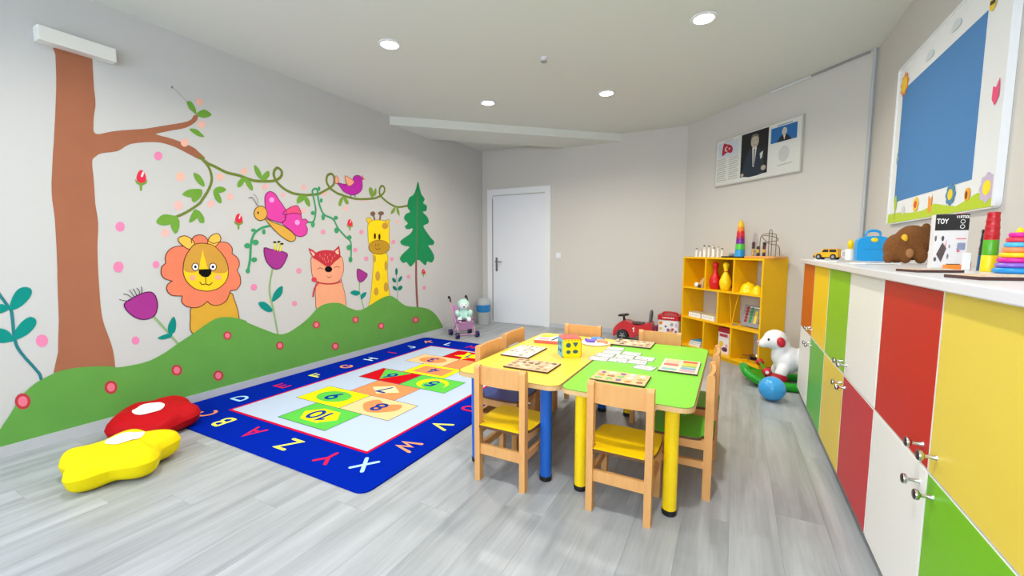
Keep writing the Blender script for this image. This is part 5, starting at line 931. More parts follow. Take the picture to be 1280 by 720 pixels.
# origin is the middle of the seat; the back stands .13 m behind it
make_chair('beech child chair with yellow seat, back to the camera at the yellow table', (2.64, 1.876, 0), R(0), 'yellow')
make_chair('beech child chair with yellow seat, back to the camera at the green table', (3.222, 1.897, 0), R(0), 'yellow')
make_chair('blue seated beech child chair, nearer one on the rug side of the yellow table', (2.415, 2.238, 0), R(-90), 'blue')
make_chair('beech child chair at the rug side of the yellow table, farther of the two', (2.383, 2.622, 0), R(-90), 'blue')
make_chair('beech child chair at the far end of the yellow table, facing the camera', (2.625, 2.937, 0), R(180), 'yellow')
make_chair('beech child chair at the far end of the green table, before the red car', (3.188, 2.945, 0), R(180), 'yellow')
make_chair('green seated beech child chair, nearer one on the cabinet side of the green table', (3.43, 2.225, 0), R(90), 'green')
make_chair('beech child chair at the cabinet side of the green table, farther of the two', (3.437, 2.655, 0), R(90), 'green')

# ------------------------------------------------------------------ things on the tables
TZ = .522
def puzzle(lab, cx, cy, w, d, rz, base, pieces, cols, stripes=False):
    t = thing('wooden_puzzle', lab, 'puzzle', (cx, cy, TZ), rz, 'wooden puzzles')
    MB().box((0, 0, .004), (w, d, .008)).build('tray', mat('puzzle_dark_edge', '#3c261c', .6), t)
    MB().box((0, 0, .0085), (w - .004, d - .004, .002)).build('board', base, t)
    rn = random.Random(int(cx * 1000 + cy * 77))
    nx, ny = pieces
    for i in range(nx):
        for j in range(ny):
            px = (-.5 + (i + .5) / nx) * (w - .02); py = (-.5 + (j + .5) / ny) * (d - .02)
            c = mat('puzzle_paint', rn.choice(cols), .5); rw, rd = (w - .02) / nx * .42, (d - .02) / ny * .42
            if stripes: pts = rrect(rw * 2.1, rd * 1.7, rd * .3, 2, px, py)
            else:
                n = rn.choice((9, 11, 13)); pts = [(px + rw * rn.uniform(.35, 1.1) * cos(2 * pi * k / n), py + rd * rn.uniform(.35, 1.1) * sin(2 * pi * k / n)) for k in range(n)]
                pts = [tuple(p[:2]) for p in soft([(p[0], p[1]) for p in pts], True, 2)]
            MB().prism(pts, .0095, .0115).build('puzzle_piece', c, t)
    return t
pale = mat('puzzle_board', '#e9dccb', .5); tan = mat('puzzle_board', '#dcb78c', .5); cream = mat('puzzle_board', '#efe0c2', .5)
EARTH = ['#9a7a5a', '#c8b49a', '#6a5a4a', '#e8d6c0', '#b48a6a']; PALE = ['#e6cfc4', '#c0b0a8', '#f0e6dc', '#b89a8c', '#d8c4a4', '#8a7a72']
puzzle('pale wooden puzzle near the rug side edge of the yellow table', 2.465, 2.37, .19, .29, R(0), pale, (5, 7), PALE)
puzzle('tan wooden animal puzzle lying at the camera end of the yellow table', 2.648, 2.10, .27, .195, R(0), tan, (6, 4), EARTH)
puzzle('tan wooden puzzle at the far end of the green table, overlapping the table joint', 3.035, 2.925, .265, .195, R(0), mat('puzzle_board', '#cdb894', .5), (6, 3), EARTH)
puzzle('wooden puzzle with coloured pieces on the green table, behind the camera side chair', 3.145, 2.098, .27, .178, R(0), mat('puzzle_board', '#e2bc84', .5), (5, 3), ['#d98a4a', '#d9d4cc', '#c0a060', '#a86a4a', '#7a5a9a', '#8ab86a', '#e8dccb'])
t = thing('wooden_puzzle', 'cream wooden puzzle with rainbow stripes at the cabinet side of the green table', 'puzzle', (3.388, 2.465, TZ), 0, 'wooden puzzles')
MB().box((0, 0, .004), (.198, .265, .008)).build('tray', mat('puzzle_dark_edge', '#3c261c', .6), t); MB().box((0, 0, .0085), (.194, .261, .002)).build('board', cream, t)
for sx, cs in ((-.046, ['#7fb8a8', '#f0d0bc', '#e46a5a', '#f4b49a', '#f2c294']), (.046, ['#d8a0a8', '#7aa0b8', '#98b860', '#f2c040', '#d8582c'])):
    for k, hx in enumerate(cs): MB().prism(rrect(.078, .036, .008, 2, sx, -.098 + k * .048), .0095, .0115).build('puzzle_piece', mat('puzzle_paint', hx, .5), t)
# boxed game
t = thing('boxed_game', 'flat red edged picture game box at the far end of the yellow table', 'game box', (2.475, 2.755, TZ), R(8))
MB().box((0, 0, .011), (.17, .2, .022), bev=.002).build('tray', mat('box_edge', '#d0604a', .5), t); l = MB().box((0, 0, .023), (.166, .196, .002)).build('lid', M['paper'], t)
MB().flat([(-.075, .0), (.0, .0), (.05, .09), (-.075, .09)], Matrix.Translation((0, 0, .0245))).build('print', mat('print', '#d8d020', .5), l); MB().flat([(.03, -.09), (.05, -.09), (.075, .06), (.055, .06)], Matrix.Translation((0, 0, .0245))).build('print', M['black'], l); MB().flat([(-.07, -.09), (.02, -.09), (.02, -.02), (-.07, -.02)], Matrix.Translation((0, 0, .0245))).build('print', mat('print', '#e0a8b0', .5), l)

# shape sorter cube
t = thing('shape_sorter', 'shape sorter cube with yellow, blue and red faces on the yellow table', 'toy', (2.745, 2.435, TZ), R(35))
s = .112
MB().box((0, 0, s / 2), (s - .008, s - .008, s - .008), bev=.004).build('core', mat('sorter_core', '#9ad0e0', .4), t)
FACES = ((0, 'yellow', M['yellow']), (-90, 'blue', mat('sorter_blue', '#58b4e0', .35)), (90, 'red', M['red']), (180, 'green', M['green']))
for a, nm, m in FACES:
    T = Matrix.Translation((0, 0, s / 2)) @ Matrix.Rotation(R(a), 4, 'Z') @ Matrix.Translation((0, -s / 2 - .001, 0)) @ Matrix.Rotation(R(90), 4, 'X')
    b = MB(); b.prism(rrect(s, s, .014, 4), -.003, .004, T)
    f = b.build('side_panel', m, t); 
    hole = mat('sorter_hole', '#1a5a66', .6)
    for pts in (circ(-.022, .02, .016, .016, 8), [(.004, .036), (.04, .036), (.022, .006)], circ(-.022, -.022, .015, .013, 6), circ(.022, -.02, .017, .012, 12)):
        MB().flat(pts, T @ Matrix.Translation((0, 0, .0046))).build('shape_hole', hole, f)
MB().prism(rrect(s + .004, s + .004, .014, 4), s - .001, s + .006).build('lid', mat('sorter_lid', '#f0605c', .35), t)
b = MB()
for k in range(5): b.box((-.04 + k * .02, -s / 2 - .003, s - .004), (.011, .007, .012), bev=.002)
b.build('lid_teeth', mat('sorter_teeth', '#f4a030', .4), t)

# toy on white plate
t = thing('toy_set', 'white tray with blue, orange and purple pieces, far end of yellow table', 'toy', (2.795, 2.83, TZ), R(-10))
MB().lathe([(.09, 0), (.1, .004), (.1, .008), (.085, .006), (.001, .006)], 24).build('tray', M['paper'], t, smooth=40)
MB().tube(soft([(-.06, .05, .017), (-.02, .07, .02), (.03, .06, .018)], False, 4), .012, 8).build('piece', mat('toy_blue', '#5a9ae0', .4), t, smooth=60); MB().tube(soft([(.0, .02, .017), (.05, .03, .018), (.085, .0, .017)], False, 4), .011, 8).build('piece', mat('toy_orange', '#f0a070', .4), t, smooth=60); MB().tube(soft([(-.075, -.0, .017), (-.04, -.02, .018), (-.005, .0, .017)], False, 4), .012, 8).build('piece', mat('toy_violet', '#7a58d0', .4), t, smooth=60)

# loose cards
rn = random.Random(4)
cards = [(2.935, 2.43, 4), (3.05, 2.445, -3), (3.155, 2.46, 3), (2.945, 2.528, -2), (3.063, 2.54, 2), (3.18, 2.558, -2), (2.965, 2.625, 3), (3.085, 2.638, -1), (3.215, 2.36, -9), (2.96, 2.725, 5)]
wh = ['camera side joint corner', 'camera side middle', 'camera side row end', 'middle row, at the joint', 'middle row, centre', 'middle row, cabinet end', 'far row, at the joint', 'far row end', '', 'farthest of all']
for (x, y, a), w in zip(cards, wh):
    lab = 'white picture card laid on the green table, ' + w if w else 'white picture card lying apart at a slant from the laid rows'
    t = thing('picture_card', lab, 'card', (x, y, TZ + .0006), R(a), 'white picture cards on the green table')
    MB().box((0, 0, .0012), (.112, .088, .0024)).build('card', mat('card_white', '#cfd0ce', .7), t); MB().ribbon([(-.0545, -.0425), (.0545, -.0425), (.0545, .0425), (-.0545, .0425), (-.0545, -.0425)], .003, Matrix.Translation((0, 0, .0026))).build('card_edge', mat('card_ink', '#8a8a90', .7), t)
    for k in range(5):
        px, py = -.04 + .02 * k, rn.uniform(-.026, .026)
        MB().flat(circ(px, py, rn.uniform(.005, .011), rn.uniform(.004, .009), 7), Matrix.Translation((0, 0, .0027))).build('drawing', mat('card_ink', rn.choice(['#9a94a0', '#b8a4a8', '#7a7f90']), .7), t)
# ------------------------------------------------------------------ yellow bookcase on the diagonal wall
BX, BY, BA = 3.594, 5.069, R(-45)
def SH(x, y, z): return (BX + x * cos(BA) - y * sin(BA), BY + x * sin(BA) + y * cos(BA), z)
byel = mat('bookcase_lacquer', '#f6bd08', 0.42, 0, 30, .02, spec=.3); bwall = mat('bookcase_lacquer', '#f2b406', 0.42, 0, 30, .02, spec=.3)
t = thing('bookcase', 'yellow open bookcase of staggered cubbies against the diagonal wall', 'bookcase', (BX, BY, 0), BA)
bw, bd = 1.104, .3
for s in (-1, 1): MB().box((s * (bw / 2 - .009), 0, .546), (.018, bd, 1.092)).build('side_panel', byel, t)
for z, n in ((1.083, 'top_panel'), (.735, 'shelf'), (.382, 'shelf'), (.045, 'base_panel')): MB().box((0, 0, z), (bw - .036, bd - .001, .018)).build(n, byel, t)
MB().box((0, -.12, .018), (bw - .036, .018, .036)).build('plinth', byel, t)
for x, za, zb in ((-.19, .744, 1.074), (.2, .744, 1.074), (.005, .391, .726), (-.185, .054, .373), (.2, .054, .373)): MB().box((x, 0, (za + zb) / 2), (.018, bd - .004, zb - za)).build('divider', byel, t)
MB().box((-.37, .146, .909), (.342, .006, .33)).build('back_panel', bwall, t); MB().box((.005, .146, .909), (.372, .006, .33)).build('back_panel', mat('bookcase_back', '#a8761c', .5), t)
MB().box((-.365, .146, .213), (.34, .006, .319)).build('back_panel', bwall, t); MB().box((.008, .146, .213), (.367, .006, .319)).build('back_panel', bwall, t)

def pin(x, y, m, lab):
    t = thing('bowling_pin', lab, 'bowling pin', SH(x, y, .7445), 0, None)
    MB().lathe([(.036, 0), (.046, .01), (.06, .07), (.058, .1), (.04, .15), (.022, .185), (.019, .215), (.024, .24), (.031, .262), (.03, .28), (.018, .295), (.002, .3)], 20).build('body', m, t, smooth=60)
    MB().lathe([(.0205, 0), (.0218, .006), (.0205, .012)], 16, c=(0, 0, .192)).build('neck_band', M['red'] if m is not M['red'] else M['pink'], t, smooth=60)
pin(-.116, -.08, M['red'], 'red toy bowling pin in the top middle cubby of the yellow bookcase')
pin(.028, -.078, M['yellow'], 'yellow toy bowling pin in the top middle cubby of the yellow bookcase')
t = thing('toy_beaker', 'short red toy cup behind the yellow pin in the top middle cubby', 'toy', SH(.118, .03, .7445)); MB().lathe([(.045, 0), (.055, .14), (.05, .14), (.041, .006), (.001, .006)], 18).build('cup', M['red'], t, smooth=40); MB().lathe([(.0455, .0), (.05, .003), (.0505, .012), (.047, .012)], 18).build('rim', M['pink'], t, smooth=40)
for x, y, r, h, lab in ((.295, -.045, .075, .1, 'larger upturned yellow toy bowl in the top right cubby of the bookcase'), (.435, -.085, .045, .08, 'smaller upturned yellow toy bowl beside the right side of the bookcase')):
    t = thing('toy_bowl', lab, 'toy', SH(x, y, .7445)); MB().lathe([(r * 1.12, 0), (r * 1.12, .008), (r, .014), (r * .94, h * .5), (r * .7, h * .82), (r * .35, h * .97), (.002, h)], 22).build('bowl', M['yellow'], t, smooth=50)
    MB().lathe([(.012, h * .95), (.012, h * 1.04), (.008, h * 1.08), (.001, h * 1.08)], 12).build('knob', M['yellow'], t, smooth=40)
t = thing('toy_tent', 'small brown and white toy in the top left cubby of the yellow bookcase', 'toy', SH(-.315, -.07, .7445), BA)
MB().raw([(-.06, -.05, 0), (.06, -.05, 0), (.06, .05, 0), (-.06, .05, 0), (.03, 0, .13)], [(0, 1, 4), (1, 2, 4), (2, 3, 4), (3, 0, 4), (3, 2, 1, 0)]).build('tent', mat('toy_tan', '#c9a46a', .7), t); MB().ball((-.03, -.055, .03), (.03, .02, .03), 10).build('figure', M['paper'], t, smooth=180); MB().ball((.02, -.06, .022), (.022, .018, .022), 10).build('figure', M['brown'], t, smooth=180)
for x, lab in ((-.375, 'low white domino box on the middle shelf, left one at the bookcase end'), (-.165, 'low white domino box on the middle shelf, right one beside the divider')):
    t = thing('domino_box', lab, 'box', SH(x, -.06, .3915), BA); MB().box((0, 0, .027), (.185, .11, .054), bev=.003).build('carton', M['paper'], t); MB().box((0, 0, .0565), (.186, .111, .005)).build('lid', mat('box_tan', '#c8b48c', .6), t)
    for k in range(5): MB().box((-.06 + k * .03, -.0555, .03), (.014, .001, .008 + .004 * (k % 2))).build('print', mat('print_grey', '#b8b4b0', .6), t)
t = thing('peg_game', 'grey counting board game with red, green, yellow and blue stacks in the middle right cubby', 'game box', SH(.34, -.055, .3915), BA, tilt=(0, 0))
TT = Matrix.Translation((0, .03, .004)) @ Matrix.Rotation(R(-14), 4, 'X')
b = MB(); b.raw([(-.125, -.02, 0), (.125, -.02, 0), (.125, .02, 0), (-.125, .02, 0), (-.125, -.02, .22), (.125, -.02, .22), (.125, .02, .22), (-.125, .02, .22)], [(3, 2, 1, 0), (4, 5, 6, 7), (0, 1, 5, 4), (1, 2, 6, 5), (2, 3, 7, 6), (3, 0, 4, 7)], TT); bd_ = b.build('board', mat('game_grey', '#8d8f94', .5), t)
for k, (m, hh) in enumerate(((mat('peg_red', '#a0182a', .5), .13), (mat('peg_green', '#2c8a3c', .5), .13), (mat('peg_yellow', '#e8cc30', .5), .1), (mat('peg_blue', '#1c3488', .5), .11))):
    b = MB(); n = 5
    for j in range(n): b.flat(circ(-.075 + .055 * k, .055 + hh * j / (n - 1), .018, .016, 12), TT @ Matrix.Translation((0, -.0206 - .0003 * j, 0)) @ Matrix.Rotation(R(90), 4, 'X'))
    b.build('peg_stack', m, t)
MB().flat([(-.05, .195), (.08, .195), (.08, .205), (-.05, .205)], TT @ Matrix.Translation((0, -.0206, 0)) @ Matrix.Rotation(R(90), 4, 'X')).build('print', M['paper'], t)
t = thing('skipping_rope', 'yellow cord hanging in a loop in the middle right cubby of the bookcase', 'rope', SH(.15, -.09, .725)); s2 = 2 ** -.5
MB().tube(soft([(-.045 * s2, .045 * s2, 0), (-.03 * s2, .03 * s2, -.1), (-.015 * s2, .015 * s2, -.25), (.0, .0, -.331), (.02 * s2, -.02 * s2, -.22), (.05 * s2, -.05 * s2, -.09), (.07 * s2, -.07 * s2, 0)], False, 6), .0045, 6).build('cord', byel, t, smooth=60); MB().tube([(0, 0, -.327), (.05, .03, -.329)], .009, 8).build('grip', M['grey'], t, smooth=60)
t = thing('toy_carton', 'tall white and red toy carton in the bottom middle cubby of the bookcase', 'box', SH(.03, -.02, .0545), BA)
MB().box((0, 0, .115), (.15, .1, .23), bev=.003).build('carton', mat('carton_white', '#e6dfe0', .5), t); MB().box((0, 0, .257), (.154, .104, .055), bev=.006).build('lid', mat('carton_red', '#b01c2c', .45), t)
for pts, hx in ((circ(-.03, .105, .03, .03, 14), '#e8c030'), (circ(-.02, .11, .02, .02, 12), '#2a2440'), (circ(.02, .05, .04, .025, 10), '#5a2a5c'), (rrect(.11, .03, .006, 2, 0, .2), '#c43a4a'), (circ(.045, .09, .018, .025, 8), '#d8a0a8')):
    MB().flat(pts, Matrix.Translation((0, -.0508 - .0002 * len(pts) / 10, 0)) @ Matrix.Rotation(R(90), 4, 'X')).build('print', mat('carton_print', hx, .5), t)
for k, (hx, w, lab) in enumerate((('#efece4', .17, 'white picture book at the bottom of the small stack in the bottom left cubby'), ('#ded8b8', .16, 'cream picture book in the middle of the small stack in the bottom left cubby'), ('#3a94b4', .13, 'blue picture book on top of the small stack in the bottom left cubby'))):
    t = thing('picture_book', lab, 'book', SH(-.36 + .004 * k, -.04, .0545 + .0225 * k), BA + R(6 * k)); MB().box((0, 0, .011), (w, .15, .018)).build('pages', M['paper'], t); b = MB(); b.box((0, 0, .001), (w + .006, .156, .002)); b.box((0, 0, .021), (w + .006, .156, .002)); b.box((0, .077, .011), (w + .006, .002, .022)); b.build('cover', mat('book_cover', hx, .5), t)
for k, (r, lab) in enumerate(((.075, 'wider silver toy pan in the bottom right cubby of the bookcase'), (.062, 'smaller silver toy pan stacked on the wider one in the bottom right cubby'))):
    t = thing('toy_pan', lab, 'toy', SH(.41, -.03, .0545 + .034 * k)); MB().lathe([(r * .8, 0), (r, .032), (r * 1.05, .034), (r * .96, .034), (r * .78, .005), (.001, .005)], 20).build('pan', M['chrome'], t, smooth=40); MB().box((-r - .03, 0, .03), (.07, .014, .006), bev=.002).build('handle', M['brown'], t)
# on top of the bookcase
ZT = 1.0925
ORD = ('first', 'second', 'third', 'fourth', 'fifth', 'sixth', 'seventh', 'eighth', 'ninth')
for k in range(9):
    x = -.49 + k * .045; h = (.10, .085, .135, .10, .13, .14, .11, .12, .1)[k]
    t = thing('peg_figure', 'small white peg figure on the yellow bookcase, ' + ORD[k] + ' of the row from the left', 'figure', SH(x, -.02 + .015 * (k % 3), ZT), 0, 'white peg figures on the bookcase')
    MB().lathe([(.016, 0), (.016, .004), (.0105, .012), (.0095, h * .7), (.006, h * .74), (.0105, h * .8), (.0125, h * .88), (.009, h * .97), (.001, h)], 12).build('body', M['paper'], t, smooth=50)
    MB().lathe([(.0128, h * .88), (.0125, h * .92), (.0085, h * .985), (.001, h * 1.01)], 12).build('cap', mat('figure_cap', ('#5a5450', '#b8b0a0')[k % 2], .6), t, smooth=50)
t = thing('stacking_tower', 'tall rainbow tower of stacked cups on a black base on top of the yellow bookcase', 'toy', SH(.12, .0, ZT), BA)
MB().box((-.03, 0, .007), (.27, .17, .014), bev=.003).build('base', M['black'], t); MB().ball((-.1, -.01, .03), (.03, .025, .022), 12).build('toy_piece', M['grey'], t, smooth=180)
z = .014
for r0, r1, h, hx in ((.05, .046, .07, '#2a9fe0'), (.046, .042, .06, '#58cc3c'), (.041, .039, .05, '#7a1a9a'), (.04, .038, .03, '#b0184a'), (.038, .035, .05, '#d8202c'), (.035, .031, .045, '#f08828'), (.031, .024, .045, '#f6c418')):
    MB().lathe([(r0, z), (r0, z + .006), (r1, z + h - .004), (r1 * .9, z + h)], 20).build('cup', mat('tower_cup', hx, .3), t, smooth=40); z += h
MB().lathe([(.021, z), (.017, z + .016), (.002, z + .026)], 18).build('top_cap', mat('tower_cup', '#f6c418', .3), t, smooth=50)
t = thing('bead_maze', 'wire bead maze on a wooden base on top of the yellow bookcase', 'toy', SH(.43, .0, ZT), BA)
MB().box((0, 0, .011), (.34, .17, .022), bev=.003).build('base', M['beech'], t)
wr = mat('maze_wire', '#6e5a48', .4)
for pts in ([(-.02, -.05, .02), (-.02, -.05, .2), (.04, -.05, .235), (.13, -.05, .23), (.15, -.05, .2), (.15, -.05, .02)], [(.03, .0, .02), (.03, .0, .24), (.045, .0, .275), (.06, .0, .24), (.06, .0, .02)], [(-.04, .04, .02), (-.04, .04, .12), (.0, .03, .16), (.08, .05, .17), (.1, .0, .2), (.0, -.02, .22), (-.06, .02, .2), (.0, .05, .14), (.1, .04, .12), (.12, .04, .02)]):
    MB().tube(soft(pts, False, 5), .0032, 6).build('wire', wr, t, smooth=60)
for x, y, hs in ((-.145, 0, (('#c8a060', .04), ('#c8a060', .03), ('#4a2a22', .03), ('#5a2430', .04))), (-.06, -.03, (('#2a3a3a', .03), ('#d8b030', .035), ('#3a2a22', .03))), (.03, -.055, (('#4a1a24', .035), ('#d8b030', .03), ('#5a1a2a', .04), ('#2a2a2a', .03)))):
    b = MB(); z = .022
    for hx, h in hs: MB().lathe([(.011, z), (.014, z + .006), (.014, z + h - .006), (.011, z + h)], 12, c=(x, y, 0)).build('bead', mat('bead', hx, .4), t, smooth=50); z += h

# ------------------------------------------------------------------ ride-on car, bucket
t = thing('ride_on_car', 'red ride-on toy car with black wheels and steering wheel by the back wall', 'toy car', (2.5, 5.52, 0))
pf = soft([(-.24, .05), (-.235, .13), (-.20, .19), (-.13, .245), (-.06, .25), (0, .225), (.06, .21), (.14, .225), (.2, .25), (.245, .24), (.255, .15), (.26, .05), (.225, .045)], False, 4)
arch = lambda cx: [(cx + .085 * cos(R(a)), .062 + .085 * sin(R(a))) for a in range(5, 180, 25)]
poly = [tuple(p[:2]) for p in pf] + arch(.155) + [(.05, .05), (-.01, .05)] + arch(-.115) + [(-.215, .045)]
T = Matrix(((1, 0, 0, 0), (0, 0, -1, 0), (0, 1, 0, 0), (0, 0, 0, 1)))
b = MB(); b.prism(poly, -.1, .1, T); b.build('body', mat('car_red', '#c4060e', .3, coat=.2), t, smooth=35)
for cx in (-.115, .155):
    for s in (-1, 1):
        TT = Matrix.Translation((cx, s * .095, .07)) @ Matrix.Rotation(R(90 * s), 4, 'X')
        w = MB().lathe([(.045, -.028), (.068, -.024), (.07, -.012), (.07, .02), (.064, .026), (.045, .026)], 24, T=TT).build('wheel', M['black'], t, smooth=40)
        b = MB()
        for k in range(5): b.box(tuple((TT @ Matrix.Rotation(2 * pi * k / 5, 4, 'Z') @ Vector((.018, 0, -.027)))), (.006, .006, .006))
        b = MB()
        for k in range(5): b.raw([(-.005, 0, -.0295), (.005, 0, -.0295), (.007, .037, -.0295), (-.007, .037, -.0295)], [(0, 1, 2, 3)], TT @ Matrix.Rotation(2 * pi * k / 5, 4, 'Z'))
        b.build('hub_spokes', M['grey'], w)
MB().tube([(-.115, 0, .24), (-.125, 0, .31)], [.018, .013], 10).build('steering_column', M['black'], t, smooth=50)
b = MB(); b.tube([(-.128 + .062 * cos(2 * pi * k / 16), .062 * sin(2 * pi * k / 16), .318 + .01 * cos(2 * pi * k / 16)) for k in range(16)], .011, 8, closed=True); b.box((-.128, 0, .318), (.11, .02, .014)); b.box((-.128, 0, .318), (.02, .11, .014)); b.build('steering_wheel', mat('car_dark', '#2a1a1c', .45), t, smooth=50)
MB().box((.065, 0, .226), (.15, .14, .018), bev=.008).build('seat', mat('car_seat', '#4a3436', .6), t)
MB().tube([(.215, -.06, .24), (.225, -.06, .36), (.225, -.03, .395), (.225, .03, .395), (.225, .06, .36), (.215, .06, .24)], .014, 10).build('push_handle', mat('handle_grey', '#5c6468', .4), t, smooth=60)
MB().box((.22, 0, .31), (.016, .09, .07), bev=.004).build('back_pad', mat('handle_grey', '#5c6468', .4), t)
b = MB(); letters(b, '1', .05, .012, Matrix.Translation((.025, -.1008, .15)) @ Matrix.Rotation(R(90), 4, 'X')); b.build('number_sticker', M['paper'], t)
MB().ball((-.225, -.05, .14), (.014, .022, .022), 10).build('headlight', M['chrome'], t, smooth=180); MB().ball((-.225, .05, .14), (.014, .022, .022), 10).build('headlight', M['chrome'], t, smooth=180)

t = thing('block_bucket', 'white toy block carton with picture print and red handled lid, left of the bookcase', 'bucket', (2.955, 5.5, 0), R(-4))
bk_ = MB().prism(rrect(.25, .2, .03, 4), 0, .31).build('carton', mat('bucket_white', '#ece6e2', .45), t, smooth=40)
MB().prism(rrect(.268, .215, .035, 4), .31, .365).build('lid', mat('bucket_red', '#bc0a1a', .4), t, smooth=40)
MB().tube(soft([(-.09, 0, .36), (-.075, 0, .39), (0, 0, .395), (.075, 0, .388), (.09, 0, .36)], False, 4), .012, 8).build('handle', mat('bucket_red', '#bc0a1a', .4), t, smooth=60)
b = MB()
for k in range(7): b.flat([(-.07 + k * .02, .333), (-.056 + k * .02, .333), (-.056 + k * .02, .346), (-.07 + k * .02, .346)], Matrix.Translation((0, -.1082, 0)) @ Matrix.Rotation(R(90), 4, 'X'))
b.build('lid_print', M['paper'], t)
rn = random.Random(11)
for px, py, rx, ry, hx in ((-.09, .27, .025, .025, '#e07a28'), (-.09, .2, .022, .02, '#e8b828'), (-.095, .13, .024, .026, '#c87818'), (-.09, .06, .02, .024, '#d8a028'), (.02, .17, .045, .04, '#d8a878'), (.0, .19, .018, .02, '#7a4aa0'), (.05, .2, .02, .02, '#c03a3a'), (.04, .26, .02, .025, '#9a9aa8'), (.09, .25, .016, .03, '#c8b0d0'), (.09, .17, .018, .025, '#8a5a9a'), (.07, .09, .03, .02, '#b89aa8'), (-.03, .23, .014, .014, '#5a3a8a'), (.02, .08, .025, .02, '#9a7a8a')):
    MB().flat(soft([(px + rx * rn.uniform(.7, 1.1) * cos(a), py + ry * rn.uniform(.7, 1.1) * sin(a)) for a in [2 * pi * k / 7 for k in range(7)]], True, 2), Matrix.Translation((0, -.1004 - rn.uniform(0, .0006), 0)) @ Matrix.Rotation(R(90), 4, 'X')).build('print', mat('bucket_print', hx, .5), bk_)
t = thing('picture_book', 'thin magenta book standing between the red ride-on car and the white carton', 'book', (2.80, 5.6, 0), R(80)); MB().box((0, 0, .105), (.2, .016, .2)).build('pages', M['paper'], t); b = MB(); b.box((0, -.0095, .105), (.206, .003, .21)); b.box((0, .0095, .105), (.206, .003, .21)); b.box((-.1025, 0, .105), (.003, .022, .21)); b.build('cover', mat('book_cover', '#a0185a', .5), t)

# ------------------------------------------------------------------ rocking dog and ball
t = thing('rocking_dog', 'white rocking dog with red ear on a green rocker beside the cabinets', 'rocking toy', (4.16, 4.25, 0), R(6))
grn = mat('rocker_green', '#169a1c', .3)
b = MB()
for s in (-1, 1):
    pts = soft([(-.41, s * .05, .125), (-.385, s * .11, .095), (-.28, s * .16, .05), (-.1, s * .165, .036), (.08, s * .165, .036), (.22, s * .16, .055), (.27, s * .14, .09)], False, 4)
    MB().tube(pts, .036, 12).build('rocker_rail', grn, t, smooth=60)
MB().prism(soft([(-.415, 0), (-.40, -.09), (-.33, -.135), (-.27, -.1), (-.27, .1), (-.33, .135), (-.40, .09)], True, 4), -.016, .016, Matrix.Translation((0, 0, .0)) @ Matrix.Rotation(R(13), 4, 'Y')).build('rocker_nose', grn, t, smooth=40)
for x in (-.15, .12): MB().box((x, 0, .058), (.09, .3, .03), bev=.01).build('cross_board', mat('rocker_dark', '#0e6a18', .4), t)
wht = mat('dog_white', '#f2f2f4', .35, 0, 30, .01)
blob('body', [((.08, 0, .24), (.19, .115, .11), None), ((-.09, 0, .22), (.095, .1, .13), (0, R(20), 0)), ((-.14, 0, .30), (.065, .07, .12), (0, R(18), 0)), ((-.185, 0, .40), (.095, .09, .088), None), ((-.245, 0, .375), (.062, .055, .048), (0, R(-28), 0)), ((-.275, 0, .355), (.042, .045, .036), None),
     ((-.14, -.075, .13), (.05, .045, .09), (0, R(22), 0)), ((-.14, .075, .13), (.05, .045, .09), (0, R(22), 0)), ((.2, -.08, .15), (.06, .05, .1), None), ((.2, .08, .15), (.06, .05, .1), None), ((.27, 0, .33), (.025, .025, .07), (0, R(30), 0))], wht, t, .011, 6)
redm = mat('dog_red', '#c8182c', .35)
for s in (-1, 1):
    MB().ball((-.158, s * .088, .395), (.032, .014, .045), 14, (0, R(-15), 0)).build('ear', redm, t, smooth=180)
    MB().ball((-.246, s * .066, .408), (.009, .007, .012), 10).build('eye', M['black'], t, smooth=180)
    MB().ball((-.175, s * .1, .078), (.085, .055, .05), 16).build('paw', mat('dog_paw', '#a81024', .4), t, smooth=180)
MB().ball((-.312, 0, .368), (.014, .018, .014), 10).build('nose', mat('dog_nose', '#d8a0a8', .4), t, smooth=180)
k_ = MB().tube([(-.265, -.16, .15), (-.265, .16, .15)], .012, 10).build('foot_bar', grn, t, smooth=60)
for s in (-1, 1):
    h_ = MB().ball((-.265, s * .165, .15), (.034, .022, .034), 14).build('foot_peg', redm, t, smooth=180); MB().lathe([(.014, 0), (.014, .004), (.001, .005)], 12, T=Matrix.Translation((-.265, s * .184, .15)) @ Matrix.Rotation(R(-90 * s), 4, 'X')).build('peg_cap', M['paper'], h_)
t = MB().ball((0, 0, .094), .094, 32).build('play_ball', mat('ball_blue', '#3aa0e4', .3), smooth=180, loc=(3.935, 3.77, 0)); tag(t, 'light blue ball on the floor in front of the rocking dog', 'ball')

